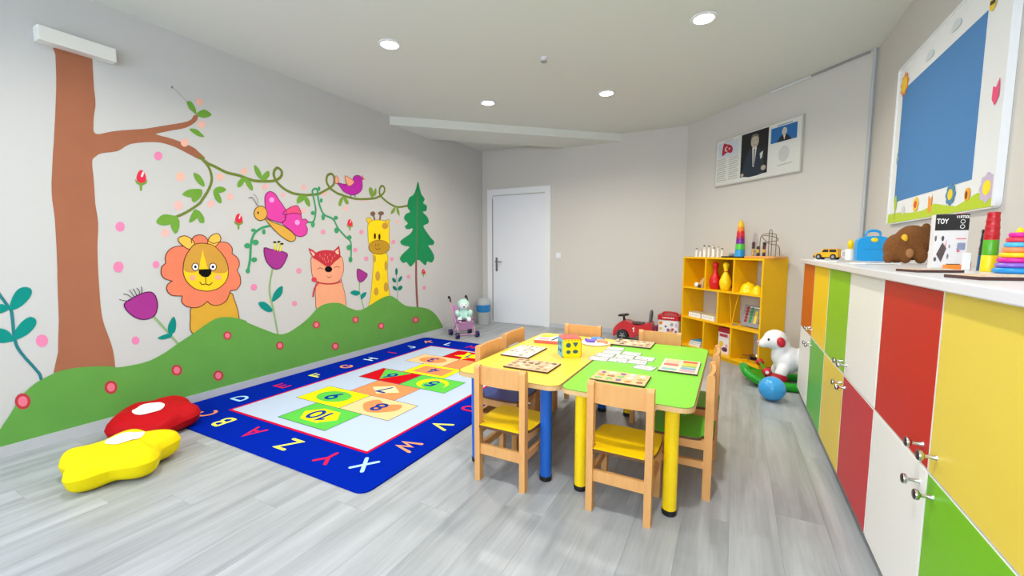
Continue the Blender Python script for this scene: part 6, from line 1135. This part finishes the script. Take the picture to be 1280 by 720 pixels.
# ------------------------------------------------------------------ doll stroller, plush, bin
t = thing('doll_stroller', 'pink doll stroller with navy wheels at the far end of the rug', 'stroller', (.41, 4.67, 0), R(-35))
pk = mat('stroller_pink', '#d88cc0', .4); nv = mat('stroller_navy', '#1a1c50', .4)
for sx in (-1, 1):
    for sy in (-1, 1):
        TT = Matrix.Translation((sx * .14, sy * .14, .042)) @ Matrix.Rotation(R(90), 4, 'X')
        w = MB().lathe([(.02, -.024), (.04, -.022), (.042, -.014), (.042, -.006), (.034, -.003), (.034, .003), (.042, .006), (.042, .014), (.04, .022), (.02, .024)], 18, T=TT).build('wheel', nv, t, smooth=40)
        MB().lathe([(.012, -.026), (.012, .026)], 12, T=TT).build('hub', pk, w)
for sy in (-1, 1):
    MB().tube([(.14, sy * .118, .042), (-.17, sy * .125, .46)], .0075, 8).build('frame_tube', pk, t, smooth=60); MB().tube([(-.14, sy * .118, .042), (.1, sy * .112, .24)], .0075, 8).build('frame_tube', pk, t, smooth=60)
    MB().tube(soft([(-.165, sy * .125, .455), (-.195, sy * .125, .505), (-.235, sy * .125, .525), (-.26, sy * .125, .5)], False, 4), .012, 8).build('handle_grip', M['black'], t, smooth=60)
for x in (-.14, .14): MB().tube([(x, -.118, .05), (x, .118, .05)], .006, 8).build('axle', pk, t, smooth=60)
sv = MB(); sv.box((.01, 0, .185), (.2, .21, .012), rot=(0, R(-12), 0)); sv.box((-.115, 0, .29), (.012, .21, .24), rot=(0, R(-20), 0)); sv.box((.085, 0, .155), (.012, .2, .1), rot=(0, R(18), 0)); sv.build('seat_sling', mat('stroller_sling', '#c08ab4', .8, .2, 120), t)
MB().tube([(.1, -.112, .24), (.1, .112, .24)], .007, 8).build('front_bar', mat('stroller_violet', '#5a2a6a', .4), t, smooth=60)
mint = mat('plush_mint', '#bfe8da', .95, .4, 90, .06)
u = thing('plush_bear', 'mint and white plush bear sitting in the pink doll stroller', 'plush toy', (.41, 4.67, .2), R(-50))
blob('body', [((-.01, 0, .1), (.062, .07, .085)), ((.0, 0, .235), (.07, .082, .076)), ((.07, .062, .04), (.05, .036, .038)), ((.07, -.062, .04), (.05, .036, .038)), ((.04, .088, .125), (.034, .034, .045)), ((.04, -.088, .125), (.034, .034, .045))], mint, u, .009, 4)
wpl = mat('plush_white', '#f1f6f4', .95, .4, 90, .04)
MB().ball((.042, 0, .222), (.042, .056, .048), 18).build('face_patch', wpl, u, smooth=180); MB().ball((.084, 0, .214), (.011, .013, .01), 10).build('nose', M['black'], u, smooth=180)
for s in (-1, 1): MB().ball((.076, s * .024, .24), .007, 8).build('eye', M['black'], u, smooth=180); MB().ball((.105, s * .062, .042), (.018, .03, .03), 12).build('foot_pad', wpl, u, smooth=180)
t = thing('waste_bin', 'grey waste bin with blue band standing beside the door frame', 'bin', (.165, 5.58, 0), 0)
gb = mat('bin_grey', '#aeb4b6', .5)
MB().lathe([(.085, 0), (.09, .004), (.102, .2), (.101, .2), (.088, .008), (.001, .008)], 24).build('bucket', gb, t, smooth=40); MB().lathe([(.103, .2), (.109, .205), (.112, .31), (.106, .315), (.1, .3)], 24).build('blue_band', mat('bin_blue', '#1f7ec0', .4), t, smooth=40)
MB().lathe([(.108, .312), (.108, .32), (.098, .37), (.07, .405), (.03, .42), (.001, .423)], 24).build('swing_lid', gb, t, smooth=40)

# ------------------------------------------------------------------ cabinets along the right wall
KF = 4.1135
DC = dict(o='#cc5a02', y='#f0c812', g='#84c00a', w='#e9e7e2', r='#c01604', g2='#72b80c', r2='#c2202a', y2='#e2c74a', g3='#5fb43e')
def cab(y0, cols, lab):
    t = thing('storage_cabinet', lab, 'cabinet', (KF + .02, y0, 0))
    b = MB(); b.box((.009 + .2035, .5, .572), (.406, .996, 1.0)); b.build('carcass', M['cream'], t)
    MB().box((.24, .5, .036), (.33, .996, .072)).build('plinth', M['dark'], t)
    for i in (0, 1):
        for j in (0, 1):
            zc = (.075 + .4985 / 2 - .002, .578 + .4935 / 2)[j]; hh = (.4985, .4935)[j]
            dz = MB().box((-.001, .2515 + .497 * i, zc), (.018, .492, hh)).build('door', M['cream'], t)
            MB().prism([(.0085 + .497 * i, zc - hh / 2 + .002), (.4945 + .497 * i, zc - hh / 2 + .002), (.4945 + .497 * i, zc + hh / 2 - .002), (.0085 + .497 * i, zc + hh / 2 - .002)], 0, .0006, Matrix(((0, 0, -1, -.010), (1, 0, 0, 0), (0, 1, 0, 0), (0, 0, 0, 1)))).build('door_front', mat('door_laminate', DC[cols[j][i]], .42, 0, 30, .012, spec=.35), dz)
            ky = .5 + (-.045 if i == 0 else .045); kz = .578 + (.055 if j else -.055)
            kn = MB(); KT = Matrix.Translation((-.0105, ky, kz)) @ Matrix.Rotation(R(-90), 4, 'Y'); kn.m = 0; kn.lathe([(.0075, 0), (.006, .004), (.0045, .016), (.005, .024), (.0135, .029), (.015, .034), (.0138, .0375)], 16, T=KT); kn.m = 1; kn.lathe([(.0136, .0376), (.011, .0395), (.001, .0402)], 16, T=KT)
            kn.build('knob', [M['chrome'], mat('knob_face', '#3a2e2a', .3)], dz, smooth=50)
# columns run from the camera towards the far corner; rows are (lower, upper)
cab(3.0, (('g3', 'w'), ('y', 'o')), 'white cabinet with yellow and orange upper doors, at the bookcase end of the row')
cab(2.0, (('r2', 'y2'), ('w', 'g')), 'white cabinet with white and green upper doors, middle of the row')
cab(1.0, (('g2', 'w'), ('y2', 'r')), 'white cabinet with large yellow and red upper doors, nearest the camera')
MB_ = MB().box(((4.096 + XR - .002) / 2, 2.53, 1.089), (XR - .002 - 4.096, 3.06, .03), bev=.004)
tag(MB_.build('countertop', mat('counter_white', '#dedde2', .3, 0, 30, .01)), 'long white worktop lying across the cabinet row', 'worktop')
ZC = 1.1045
t = thing('toy_car', 'small yellow toy off-road car at the far end of the worktop', 'toy car', (4.235, 3.80, ZC), R(-30)); t.scale = (.76, .76, .88)
cy_ = mat('toycar_yellow', '#f2b20e', .3)
T = Matrix(((1, 0, 0, 0), (0, 0, -1, 0), (0, 1, 0, 0), (0, 0, 0, 1)))
MB().prism([(-.095, .022), (-.097, .05), (-.05, .06), (-.028, .09), (.085, .09), (.095, .06), (.095, .022)], -.042, .042, T).build('body', cy_, t)
b = MB()
for s in (-1, 1):
    for q in ([(-.036, .062), (-.02, .084), (.018, .084), (.018, .062)], [(.026, .062), (.026, .084), (.078, .084), (.086, .062)]): b.flat(q, Matrix.Translation((0, s * .0424, 0)) @ T)
b.raw([(-.0505, -.036, .061), (-.0505, .036, .061), (-.030, .036, .0885), (-.030, -.036, .0885)], [(0, 1, 2, 3)]).build('windows', M['black'], t)
MB().box((-.1, 0, .026), (.012, .09, .018), bev=.003).build('bumper', M['black'], t); MB().box((0, 0, .02), (.17, .075, .012)).build('chassis', M['black'], t)
for sx in (-.058, .06):
    for sy in (-1, 1):
        w = MB().lathe([(.014, -.01), (.024, -.009), (.024, .009), (.014, .01)], 16, T=Matrix.Translation((sx, sy * .043, .024)) @ Matrix.Rotation(R(90), 4, 'X')).build('wheel', M['black'], t, smooth=40); MB().lathe([(.012, -.0115), (.012, .0115)], 10, T=Matrix.Translation((sx, sy * .043, .024)) @ Matrix.Rotation(R(90), 4, 'X')).build('hub', M['grey'], w)
for s in (-1, 1): MB().ball((-.097, s * .026, .044), (.004, .009, .009), 8).build('headlight', M['black'], t, smooth=180)
t = thing('toy_case', 'bright blue plastic carrying case with handle on the worktop', 'case', (4.415, 3.49, ZC), R(2)); t.scale = (.66, .8, .90)
cb = mat('case_blue', '#1f9fe2', .3)
out = soft([(-.125, 0), (-.13, .09), (-.12, .15), (-.07, .172), (0, .178), (.07, .172), (.12, .15), (.13, .09), (.125, 0)], False, 4)
MB().prism([tuple(p[:2]) for p in out], -.045, .045, T).build('shell', cb, t, smooth=35)
MB().tube(soft([(-.055, 0, .168), (-.05, 0, .205), (0, 0, .217), (.05, 0, .205), (.055, 0, .168)], False, 4), .0095, 8).build('handle', cb, t, smooth=60)
MB().ball((0, -.046, .15), (.028, .007, .016), 12).build('latch', M['yellow'], t, smooth=180); MB().box((0, -.0455, .085), (.17, .002, .002)).build('seam', mat('case_dark', '#1570a8', .4), t)
t = thing('toy_mug', 'small white toy mug between the yellow car and the blue case', 'mug', (4.345, 3.70, ZC)); t.scale = (.7, .7, .9); MB().lathe([(.036, 0), (.04, .004), (.042, .085), (.038, .085), (.036, .008), (.001, .008)], 18).build('cup', M['paper'], t, smooth=40); MB().tube(soft([(-.04, 0, .07), (-.065, 0, .065), (-.065, 0, .03), (-.04, 0, .022)], False, 4), .005, 6).build('handle', M['paper'], t, smooth=60)
t = thing('toy_figure', 'yellow toy standing behind the white toy mug on the worktop', 'toy', (4.366, 3.775, ZC)); t.scale = (.55, .55, .85); blob('body', [((0, 0, .05), (.045, .035, .05)), ((-.012, 0, .13), (.036, .034, .036))], M['yellow'], t, .007, 3); MB().ball((-.01, 0, .168), (.012, .012, .008), 10).build('top_knob', M['yellow'], t, smooth=180)
for x, y, rz, hx, lab in ((4.2, 3.42, 20, '#aac4dc', 'pale blue magazine lying flat in front of the blue case'), (4.2, 3.15, 35, '#e6d088', 'yellowish magazine lying flat beside the brown plush'), (4.26, 2.74, 24, '#efefec', 'white booklet lying flat on the worktop in front of the brown plush')):
    t = thing('magazine', lab, 'magazine', (x, y, ZC + .0005), R(rz)); MB().box((0, 0, .003), (.165, .105, .005)).build('pages', M['paper'], t); c_ = MB().box((0, 0, .0062), (.165, .105, .0012)).build('cover', mat('magazine_cover', hx, .45), t); MB().flat([(-.03, -.04), (.07, -.04), (.07, .0), (-.03, .0)], Matrix.Translation((0, 0, .0072))).build('print', mat('magazine_print', '#9a7a84', .6), c_); MB().flat([(-.07, .02), (.05, .02), (.05, .04), (-.07, .04)], Matrix.Translation((0, 0, .0072))).build('print', mat('magazine_print', '#7a94b0', .6), c_)
# brown plush lying on its face
t = thing('plush_bear', 'brown plush bear slumped on its face on the worktop under the blue board', 'plush toy', (4.425, 2.93, ZC), R(8)); t.scale = (.68, .68, .95)
bf = mat('plush_brown', '#7a4a1e', .95, .5, 70, .18)
blob('body', [((.035, .0, .115), (.115, .1, .098)), ((-.06, -.02, .085), (.085, .085, .082)), ((.11, .02, .15), (.055, .05, .05)), ((-.03, -.085, .05), (.04, .035, .05)), ((-.12, -.05, .035), (.035, .035, .035)), ((.06, -.085, .045), (.04, .04, .045)), ((.125, .02, .195), (.03, .02, .03))], bf, t, .009, 4)
MB().ball((-.02, -.112, .058), (.026, .014, .026), 14).build('paw_pad', mat('plush_tan', '#a8764a', .95), t, smooth=180); MB().ball((-.045, -.082, .14), (.02, .012, .022), 12, (0, 0, R(-15))).build('eye_patch', mat('plush_gold', '#e8b41c', .7), t, smooth=180)
# game carton
t = thing('game_carton', 'black and white upright game carton on the worktop between plush and cup tower', 'box', (4.385, 2.31, ZC), R(0)); t.scale = (.52, .6, .79)
MB().box((0, 0, .135), (.188, .07, .27)).build('carton', mat('carton_pale', '#e6e2e2', .4), t)
TF = Matrix.Translation((0, -.0355, 0)) @ Matrix.Rotation(R(90), 4, 'X')
MB().prism([(-.094, .19), (.094, .19), (.094, .27), (-.094, .27)], 0, .0004, TF).build('header_band', mat('carton_black', '#1c1a1c', .4), t)
b = MB(); letters(b, 'TOY', .022, .005, TF @ Matrix.Translation((-.055, .236, .0008))); b.build('lettering', M['paper'], t)
b = MB(); letters(b, 'VIRTOOL', .011, .003, TF @ Matrix.Translation((.058, .256, .0008)), .95); b.build('lettering', M['paper'], t)
b = MB(); [b.ribbon(circ(.058, zz, .012, .009, 14) + [(.07, zz)], .003, TF @ Matrix.Translation((0, 0, .0008))) for zz in (.233, .208)]; b.build('emblem', M['paper'], t)
for pts, hx in (([(-.075, .07), (-.045, .13), (-.02, .1), (-.045, .03)], '#5a4a48'), ([(-.04, .09), (-.02, .15), (-.028, .08)], '#e08a90'), (circ(-.045, .15, .008, .014, 8), '#4a4448'), (circ(-.085, .15, .006, .016, 8), '#6a625c'), (rrect(.045, .035, .006, 2, .06, .11), '#8a94b0'), (circ(.06, .11, .014, .01, 8), '#4a5a90'), ([(.03, .145), (.085, .145), (.085, .151), (.03, .151)], '#e0848a'), (circ(-.01, .06, .006, .014, 8), '#8a8080'), (circ(-.08, .045, .008, .012, 8), '#5a5050'), (circ(-.005, .11, .005, .01, 8), '#9a9090'), ([(.035, .1), (.04, .08), (.06, .085)], '#d86a74')):
    MB().flat(pts, TF @ Matrix.Translation((0, 0, .0006 + .0001 * len(pts)))).build('print', mat('carton_print', hx, .5), t)
for k in range(3): MB().box((-.05 + .05 * k, -.005, .2715), (.045, .05, .003)).build('flap_print', mat('carton_print', ('#8a8688', '#b8b4b6', '#c05a64')[k], .5), t)
t = thing('toy_block', 'small orange toy block lying before the game carton', 'block', (4.355, 2.16, ZC), R(5)); t.scale = (.72, .8, .75); MB().box((0, 0, .012), (.07, .03, .024), bev=.003).build('block', M['orange'], t); MB().box((0, .001, .026), (.045, .022, .004), bev=.001).build('dish', M['brown'], t)
t = thing('toy_block', 'small white upright toy block before the game carton', 'block', (4.378, 2.125, ZC), R(-5)); t.scale = (.5, .7, .78); MB().box((0, 0, .04), (.042, .018, .08), bev=.003).build('block', M['paper'], t); MB().box((.0225, .002, .02), (.003, .016, .04)).build('side_sticker', M['red'], t)
# stacked cups
def cup_tower(lab, x, y, secs):
    t = thing('cup_tower', lab, 'toy', (x, y, ZC)); z = 0
    for hx, r0, r1, h, ribs in secs:
        pr = [(r0 * .98, z), (r0, z + .002)]
        for k in range(ribs): f0 = (k + .55) / ribs; rr = r0 + (r1 - r0) * f0; pr += [(rr, z + h * f0), (rr + .0008, z + h * (f0 + .12 / ribs)), (rr + .0008, z + h * (f0 + .3 / ribs)), (rr - .0003, z + h * (f0 + .4 / ribs))]
        pr += [(r1, z + h - .002), (r1 * .96, z + h)]
        MB().lathe(pr, 24).build('cup', mat('cup_plastic', hx, .32), t, smooth=35); z += h
cup_tower('red, green and yellow stacking cup tower on the worktop beside the ring pyramid', 4.395, 2.015, [('#f4d40a', .0210, .0198, .055, 0), ('#54a81c', .0196, .0188, .052, 0), ('#b8121e', .0188, .0145, .093, 4)])
cup_tower('navy and black stacking cup tower partly behind the red topped one', 4.412, 2.085, [('#0e4f86', .0205, .019, .055, 0), ('#1b2226', .0188, .0145, .09, 3)])
t = thing('ring_pyramid', 'rainbow ring stacking pyramid with yellow knob on the worktop', 'toy', (4.415, 1.905, ZC)); t.scale = (.43, .43, .6); z = 0
for hx, r, h in (('#1f8fd0', .122, .03), ('#8a66cc', .11, .026), ('#d81a98', .103, .026), ('#f4c40c', .094, .027), ('#f48a54', .083, .027), ('#4ab4e8', .074, .026), ('#e8304a', .066, .026), ('#d81a98', .055, .025)):
    MB().lathe([(r * .8, z), (r * .95, z + h * .15), (r, z + h * .5), (r * .95, z + h * .85), (r * .8, z + h)], 28).build('ring', mat('ring_plastic', hx, .32), t, smooth=60); z += h
MB().lathe([(.022, z), (.02, z + .012), (.012, z + .022), (.001, z + .026)], 16).build('knob', M['yellow'], t, smooth=60)
for x, y, rz, w, d, lab in ((4.21, 1.90, 18, .13, .10, 'dark edged wooden puzzle board before the cup towers on the worktop'), (4.225, 1.52, 14, .15, .12, 'dark edged wooden puzzle board at the camera end of the worktop')):
    t = thing('puzzle_board', lab, 'puzzle', (x, y, ZC), R(rz)); MB().box((0, 0, .004), (w, d, .008)).build('tray', mat('puzzle_dark_edge', '#4a2c2a', .6), t); MB().box((0, 0, .0085), (w - .003, d - .003, .002)).build('board', mat('puzzle_board', '#d9c7ae', .5), t)
    for k in range(4): MB().prism(rrect(w * .19, d * .5, .01, 2, (-.36 + .24 * k) * w, 0), .0095, .0108).build('puzzle_piece', mat('puzzle_paint', ['#d9b48a', '#e2bfb0', '#c8c0a0', '#d8ccb8'][k], .5), t)

# ------------------------------------------------------------------ blue pin board on the right wall
t = thing('pin_board', 'blue felt pin board in a white frame with meadow and flower stickers', 'notice board', (XR - .001, 3.0325, 1.8425))
def bT(off): return Matrix(((0, 0, -1, -off), (-1, 0, 0, 0), (0, 1, 0, 0), (0, 0, 0, 1)))
pn = MB().prism(rrect(1.32, .995, .03, 4), .0, .02, bT(0)).build('white_panel', M['white'], t)
MB().prism([(-.5535, -.36), (.4525, -.36), (.4525, .338), (-.5535, .338)], .0202, .0215, bT(0)).build('blue_felt', mat('felt_blue', '#4b80b8', .95, .1, 300, .03), t)
b = MB(); b.tube([(-.655, -.49, -.012), (.655, -.49, -.012), (.655, .49, -.012), (-.655, .49, -.012)], .001, 4, closed=True)
rim = MB()
for u0, w_, h_ in ((-.655, .012, .98), (.655, .012, .98)): rim.prism([(u0 - w_ / 2, -.49), (u0 + w_ / 2, -.49), (u0 + w_ / 2, .49), (u0 - w_ / 2, .49)], .02, .027, bT(0))
for v0 in (.49,): rim.prism([(-.655, v0 - .006), (.655, v0 - .006), (.655, v0 + .006), (-.655, v0 + .006)], .02, .027, bT(0))
rim.build('frame_rim', M['white'], t)
def stick(name, pts, hx, off): MB().prism([tuple(p[:2]) for p in pts], off, off + .0008, bT(0)).build(name, mat('sticker', hx, .5), t)
HB = [(-0.655, -0.432), (-0.438, -0.433), (-0.254, -0.45), (-0.069, -0.452), (0.087, -0.429), (0.215, -0.449), (0.33, -0.464), (0.427, -0.445), (0.515, -0.425), (0.603, -0.438), (0.648, -0.458), (0.648, -0.492), (-0.655, -0.492)]
stick('meadow', HB, '#b9d020', .0216)
def flower(u, v, r, petal, heart, n=8):
    stick('flower', [(u + r * (.82 + .18 * abs(cos(pi * k / 6))) * cos(2 * pi * k / (6 * n)), v + r * (.82 + .18 * abs(cos(pi * k / 6))) * sin(2 * pi * k / (6 * n))) for k in range(6 * n)], petal, .0226); stick('flower_heart', circ(u, v, r * .5, n=12), heart, .0236)
flower(-0.173,-0.409,0.042,'#f2c81c','#e0482a',8)
flower(0.263,-0.403,0.052,'#4a86a8','#f0d018',8)
flower(0.594,-0.412,0.062,'#c8b4d0','#f6e018',8)
stick('tulip',[(0.009,-0.468),(0.049,-0.468),(0.054,-0.378),(0.029,-0.408),(0.004,-0.378)],'#f09a30',.0226)
stick('bee',circ(0.43,-0.421,.026,.03,12),'#f2a818',.0226); stick('bee_stripe',circ(0.426,-0.423,.01,.018,8),'#7a2a18',.0236)
stick('little_tree',circ(-0.52,-0.37,.022,.05,12),'#a8c81c',.0226); stick('little_trunk',[(-0.524,-0.47),(-0.516,-0.47),(-0.516,-0.41),(-0.524,-0.41)],'#7a8a3a',.0222)
stick('little_bush',circ(-0.371,-0.426,.03,.025,10),'#d0d0d4',.0219)
stick('sun_rays',star(-0.534,0.366,.075,.055,9),'#e8862a',.0226); stick('sun_disc',circ(-0.534,0.366,.048,n=16),'#f2c81c',.0236)
stick('pink_tulip',[(0.561,-0.056),(0.586,-0.086),(0.611,-0.056),(0.608,0.014),(0.586,-0.016),(0.562,-0.006)],'#ea4878',.0226)
stick('bee',circ(0.493,0.352,.028,.035,12),'#e8c81c',.0226); stick('bee_stripe',[(0.473,0.346),(0.513,0.34),(0.513,0.356),(0.473,0.362)],'#2a2418',.0236)
stick('grey_butterfly',[(-0.56,-0.126),(-0.53,-0.086),(-0.56,-0.046),(-0.57,-0.086)],'#9ab0b4',.0226)
stick('pale_cloud',soft([(-0.205,0.38),(-0.115,0.375),(-0.105,0.4),(-0.145,0.42),(-0.185,0.408)],True,3),'#ccd4d8',.0226)
stick('pale_cloud',soft([(0.101,0.398),(0.191,0.393),(0.201,0.418),(0.161,0.438),(0.121,0.426)],True,3),'#ccd4d8',.0226)
# ------------------------------------------------------------------ framed picture on the diagonal wall
pc = on_diag(-.006, 2.151, .001)
t = thing('framed_poster', 'white framed poster with a portrait of a dark suited man on the diagonal wall', 'picture', pc, BA)
MB().box((0, -.012, 0), (1.03, .024, .5), bev=.002).build('panel', mat('poster_white', '#d9d8d2', .35), t)
fr = MB()
for c, d in (((0, -.014, .251), (1.05, .028, .012)), ((0, -.014, -.251), (1.05, .028, .012)), ((-.519, -.014, 0), (.012, .028, .49)), ((.519, -.014, 0), (.012, .028, .49))): fr.box(c, d)
fr.build('frame', mat('poster_frame', '#c4c0b6', .35), t)
pT = Matrix.Translation((0, -.0245, 0)) @ Matrix.Rotation(R(90), 4, 'X')
def pr(name, pts, hx, l): MB().flat([tuple(p[:2]) for p in pts], pT @ Matrix.Translation((0, 0, .0004 * l))).build(name, mat('poster_print', hx, .4), t)
pr('portrait_panel', [(-.162, -.205), (.168, -.205), (.168, .236), (-.162, .236)], '#0c0d12', 1)
pr('portrait_suit', soft([(-.12, -.205), (-.11, -.06), (-.07, .04), (.0, .07), (.07, .05), (.11, -.02), (.125, -.12), (.12, -.205)], True, 3), '#1c2a38', 2)
pr('portrait_shirt', [(-.02, .075), (.035, .075), (.012, -.12), (-.005, -.12)], '#d9d5ca', 3); pr('portrait_tie', [(.0, .06), (.016, .06), (.014, -.11), (.0, -.11)], '#5a6068', 4)
pr('portrait_head', circ(.008, .135, .048, .068, 18), '#b8aa98', 3); pr('portrait_hair', soft([(-.042, .145), (-.03, .2), (.01, .21), (.05, .19), (.055, .15), (.04, .175), (.0, .185), (-.03, .17)], True, 3), '#6a645c', 4)
pr('pocket_square', [(.075, .0), (.115, .02), (.105, -.045), (.085, -.06)], '#c8c8c6', 4); pr('portrait_hand', circ(.125, -.15, .03, .026, 10), '#b0a290', 5); pr('portrait_hand', circ(-.135, -.185, .022, .018, 10), '#b0a290', 5)
for dx in (-.016, .03): pr('portrait_eye', circ(.004 + dx, .145, .007, .004, 8), '#2a2620', 5)
pr('portrait_mouth', [(-.008, .098), (.026, .098), (.026, .103), (-.008, .103)], '#7a5a50', 5)
pr('blue_photo', [(.195, .06), (.47, .06), (.47, .205), (.195, .205)], '#1a66a8', 1); pr('photo_suit', [(.26, .06), (.42, .06), (.38, .11), (.34, .125), (.30, .11)], '#181c24', 2); pr('photo_head', circ(.34, .15, .027, .038, 14), '#c0b8ac', 3); pr('photo_shirt', [(.33, .115), (.352, .115), (.343, .07)], '#dcd8d0', 4)
pr('faint_emblem', circ(.345, -.06, .06, .075, 16), '#c6c6c2', 1); pr('signature', [(.28, -.17), (.44, -.16), (.44, -.15), (.28, -.158)], '#b8b6b0', 2)
for px_ in ((-.49, -.355), (-.325, -.19)):
    for k in range(11): pr('text_line', [(px_[0], -.2 + k * .023), (px_[1] - .01 * (k % 3), -.2 + k * .023), (px_[1] - .01 * (k % 3), -.192 + k * .023), (px_[0], -.192 + k * .023)], '#aaa89c', 1)
pr('flag', soft([(-.425, .075), (-.41, .2), (-.36, .19), (-.30, .165), (-.275, .12), (-.30, .085), (-.36, .1)], True, 3), '#b01c34', 2); pr('flag_crescent', [(-.362 + .026 * cos(R(a)), .137 + .026 * sin(R(a))) for a in range(40, 321, 20)] + [(-.356 + .02 * cos(R(a)), .137 + .02 * sin(R(a))) for a in range(310, 49, -20)], '#f0e8e8', 3); pr('flag_star', star(-.325, .135, .013, .006, 5, 0), '#f0e8e8', 3)
pr('flag_field', [(-.48, .05), (-.2, .05), (-.2, .215), (-.48, .215)], '#c6ccd4', 1)
pr('title_line', [(-.40, .222), (-.28, .222), (-.28, .23), (-.40, .23)], '#b09a9a', 1); pr('title_line', [(.26, .213), (.42, .213), (.42, .222), (.26, .222)], '#7a92a8', 1)
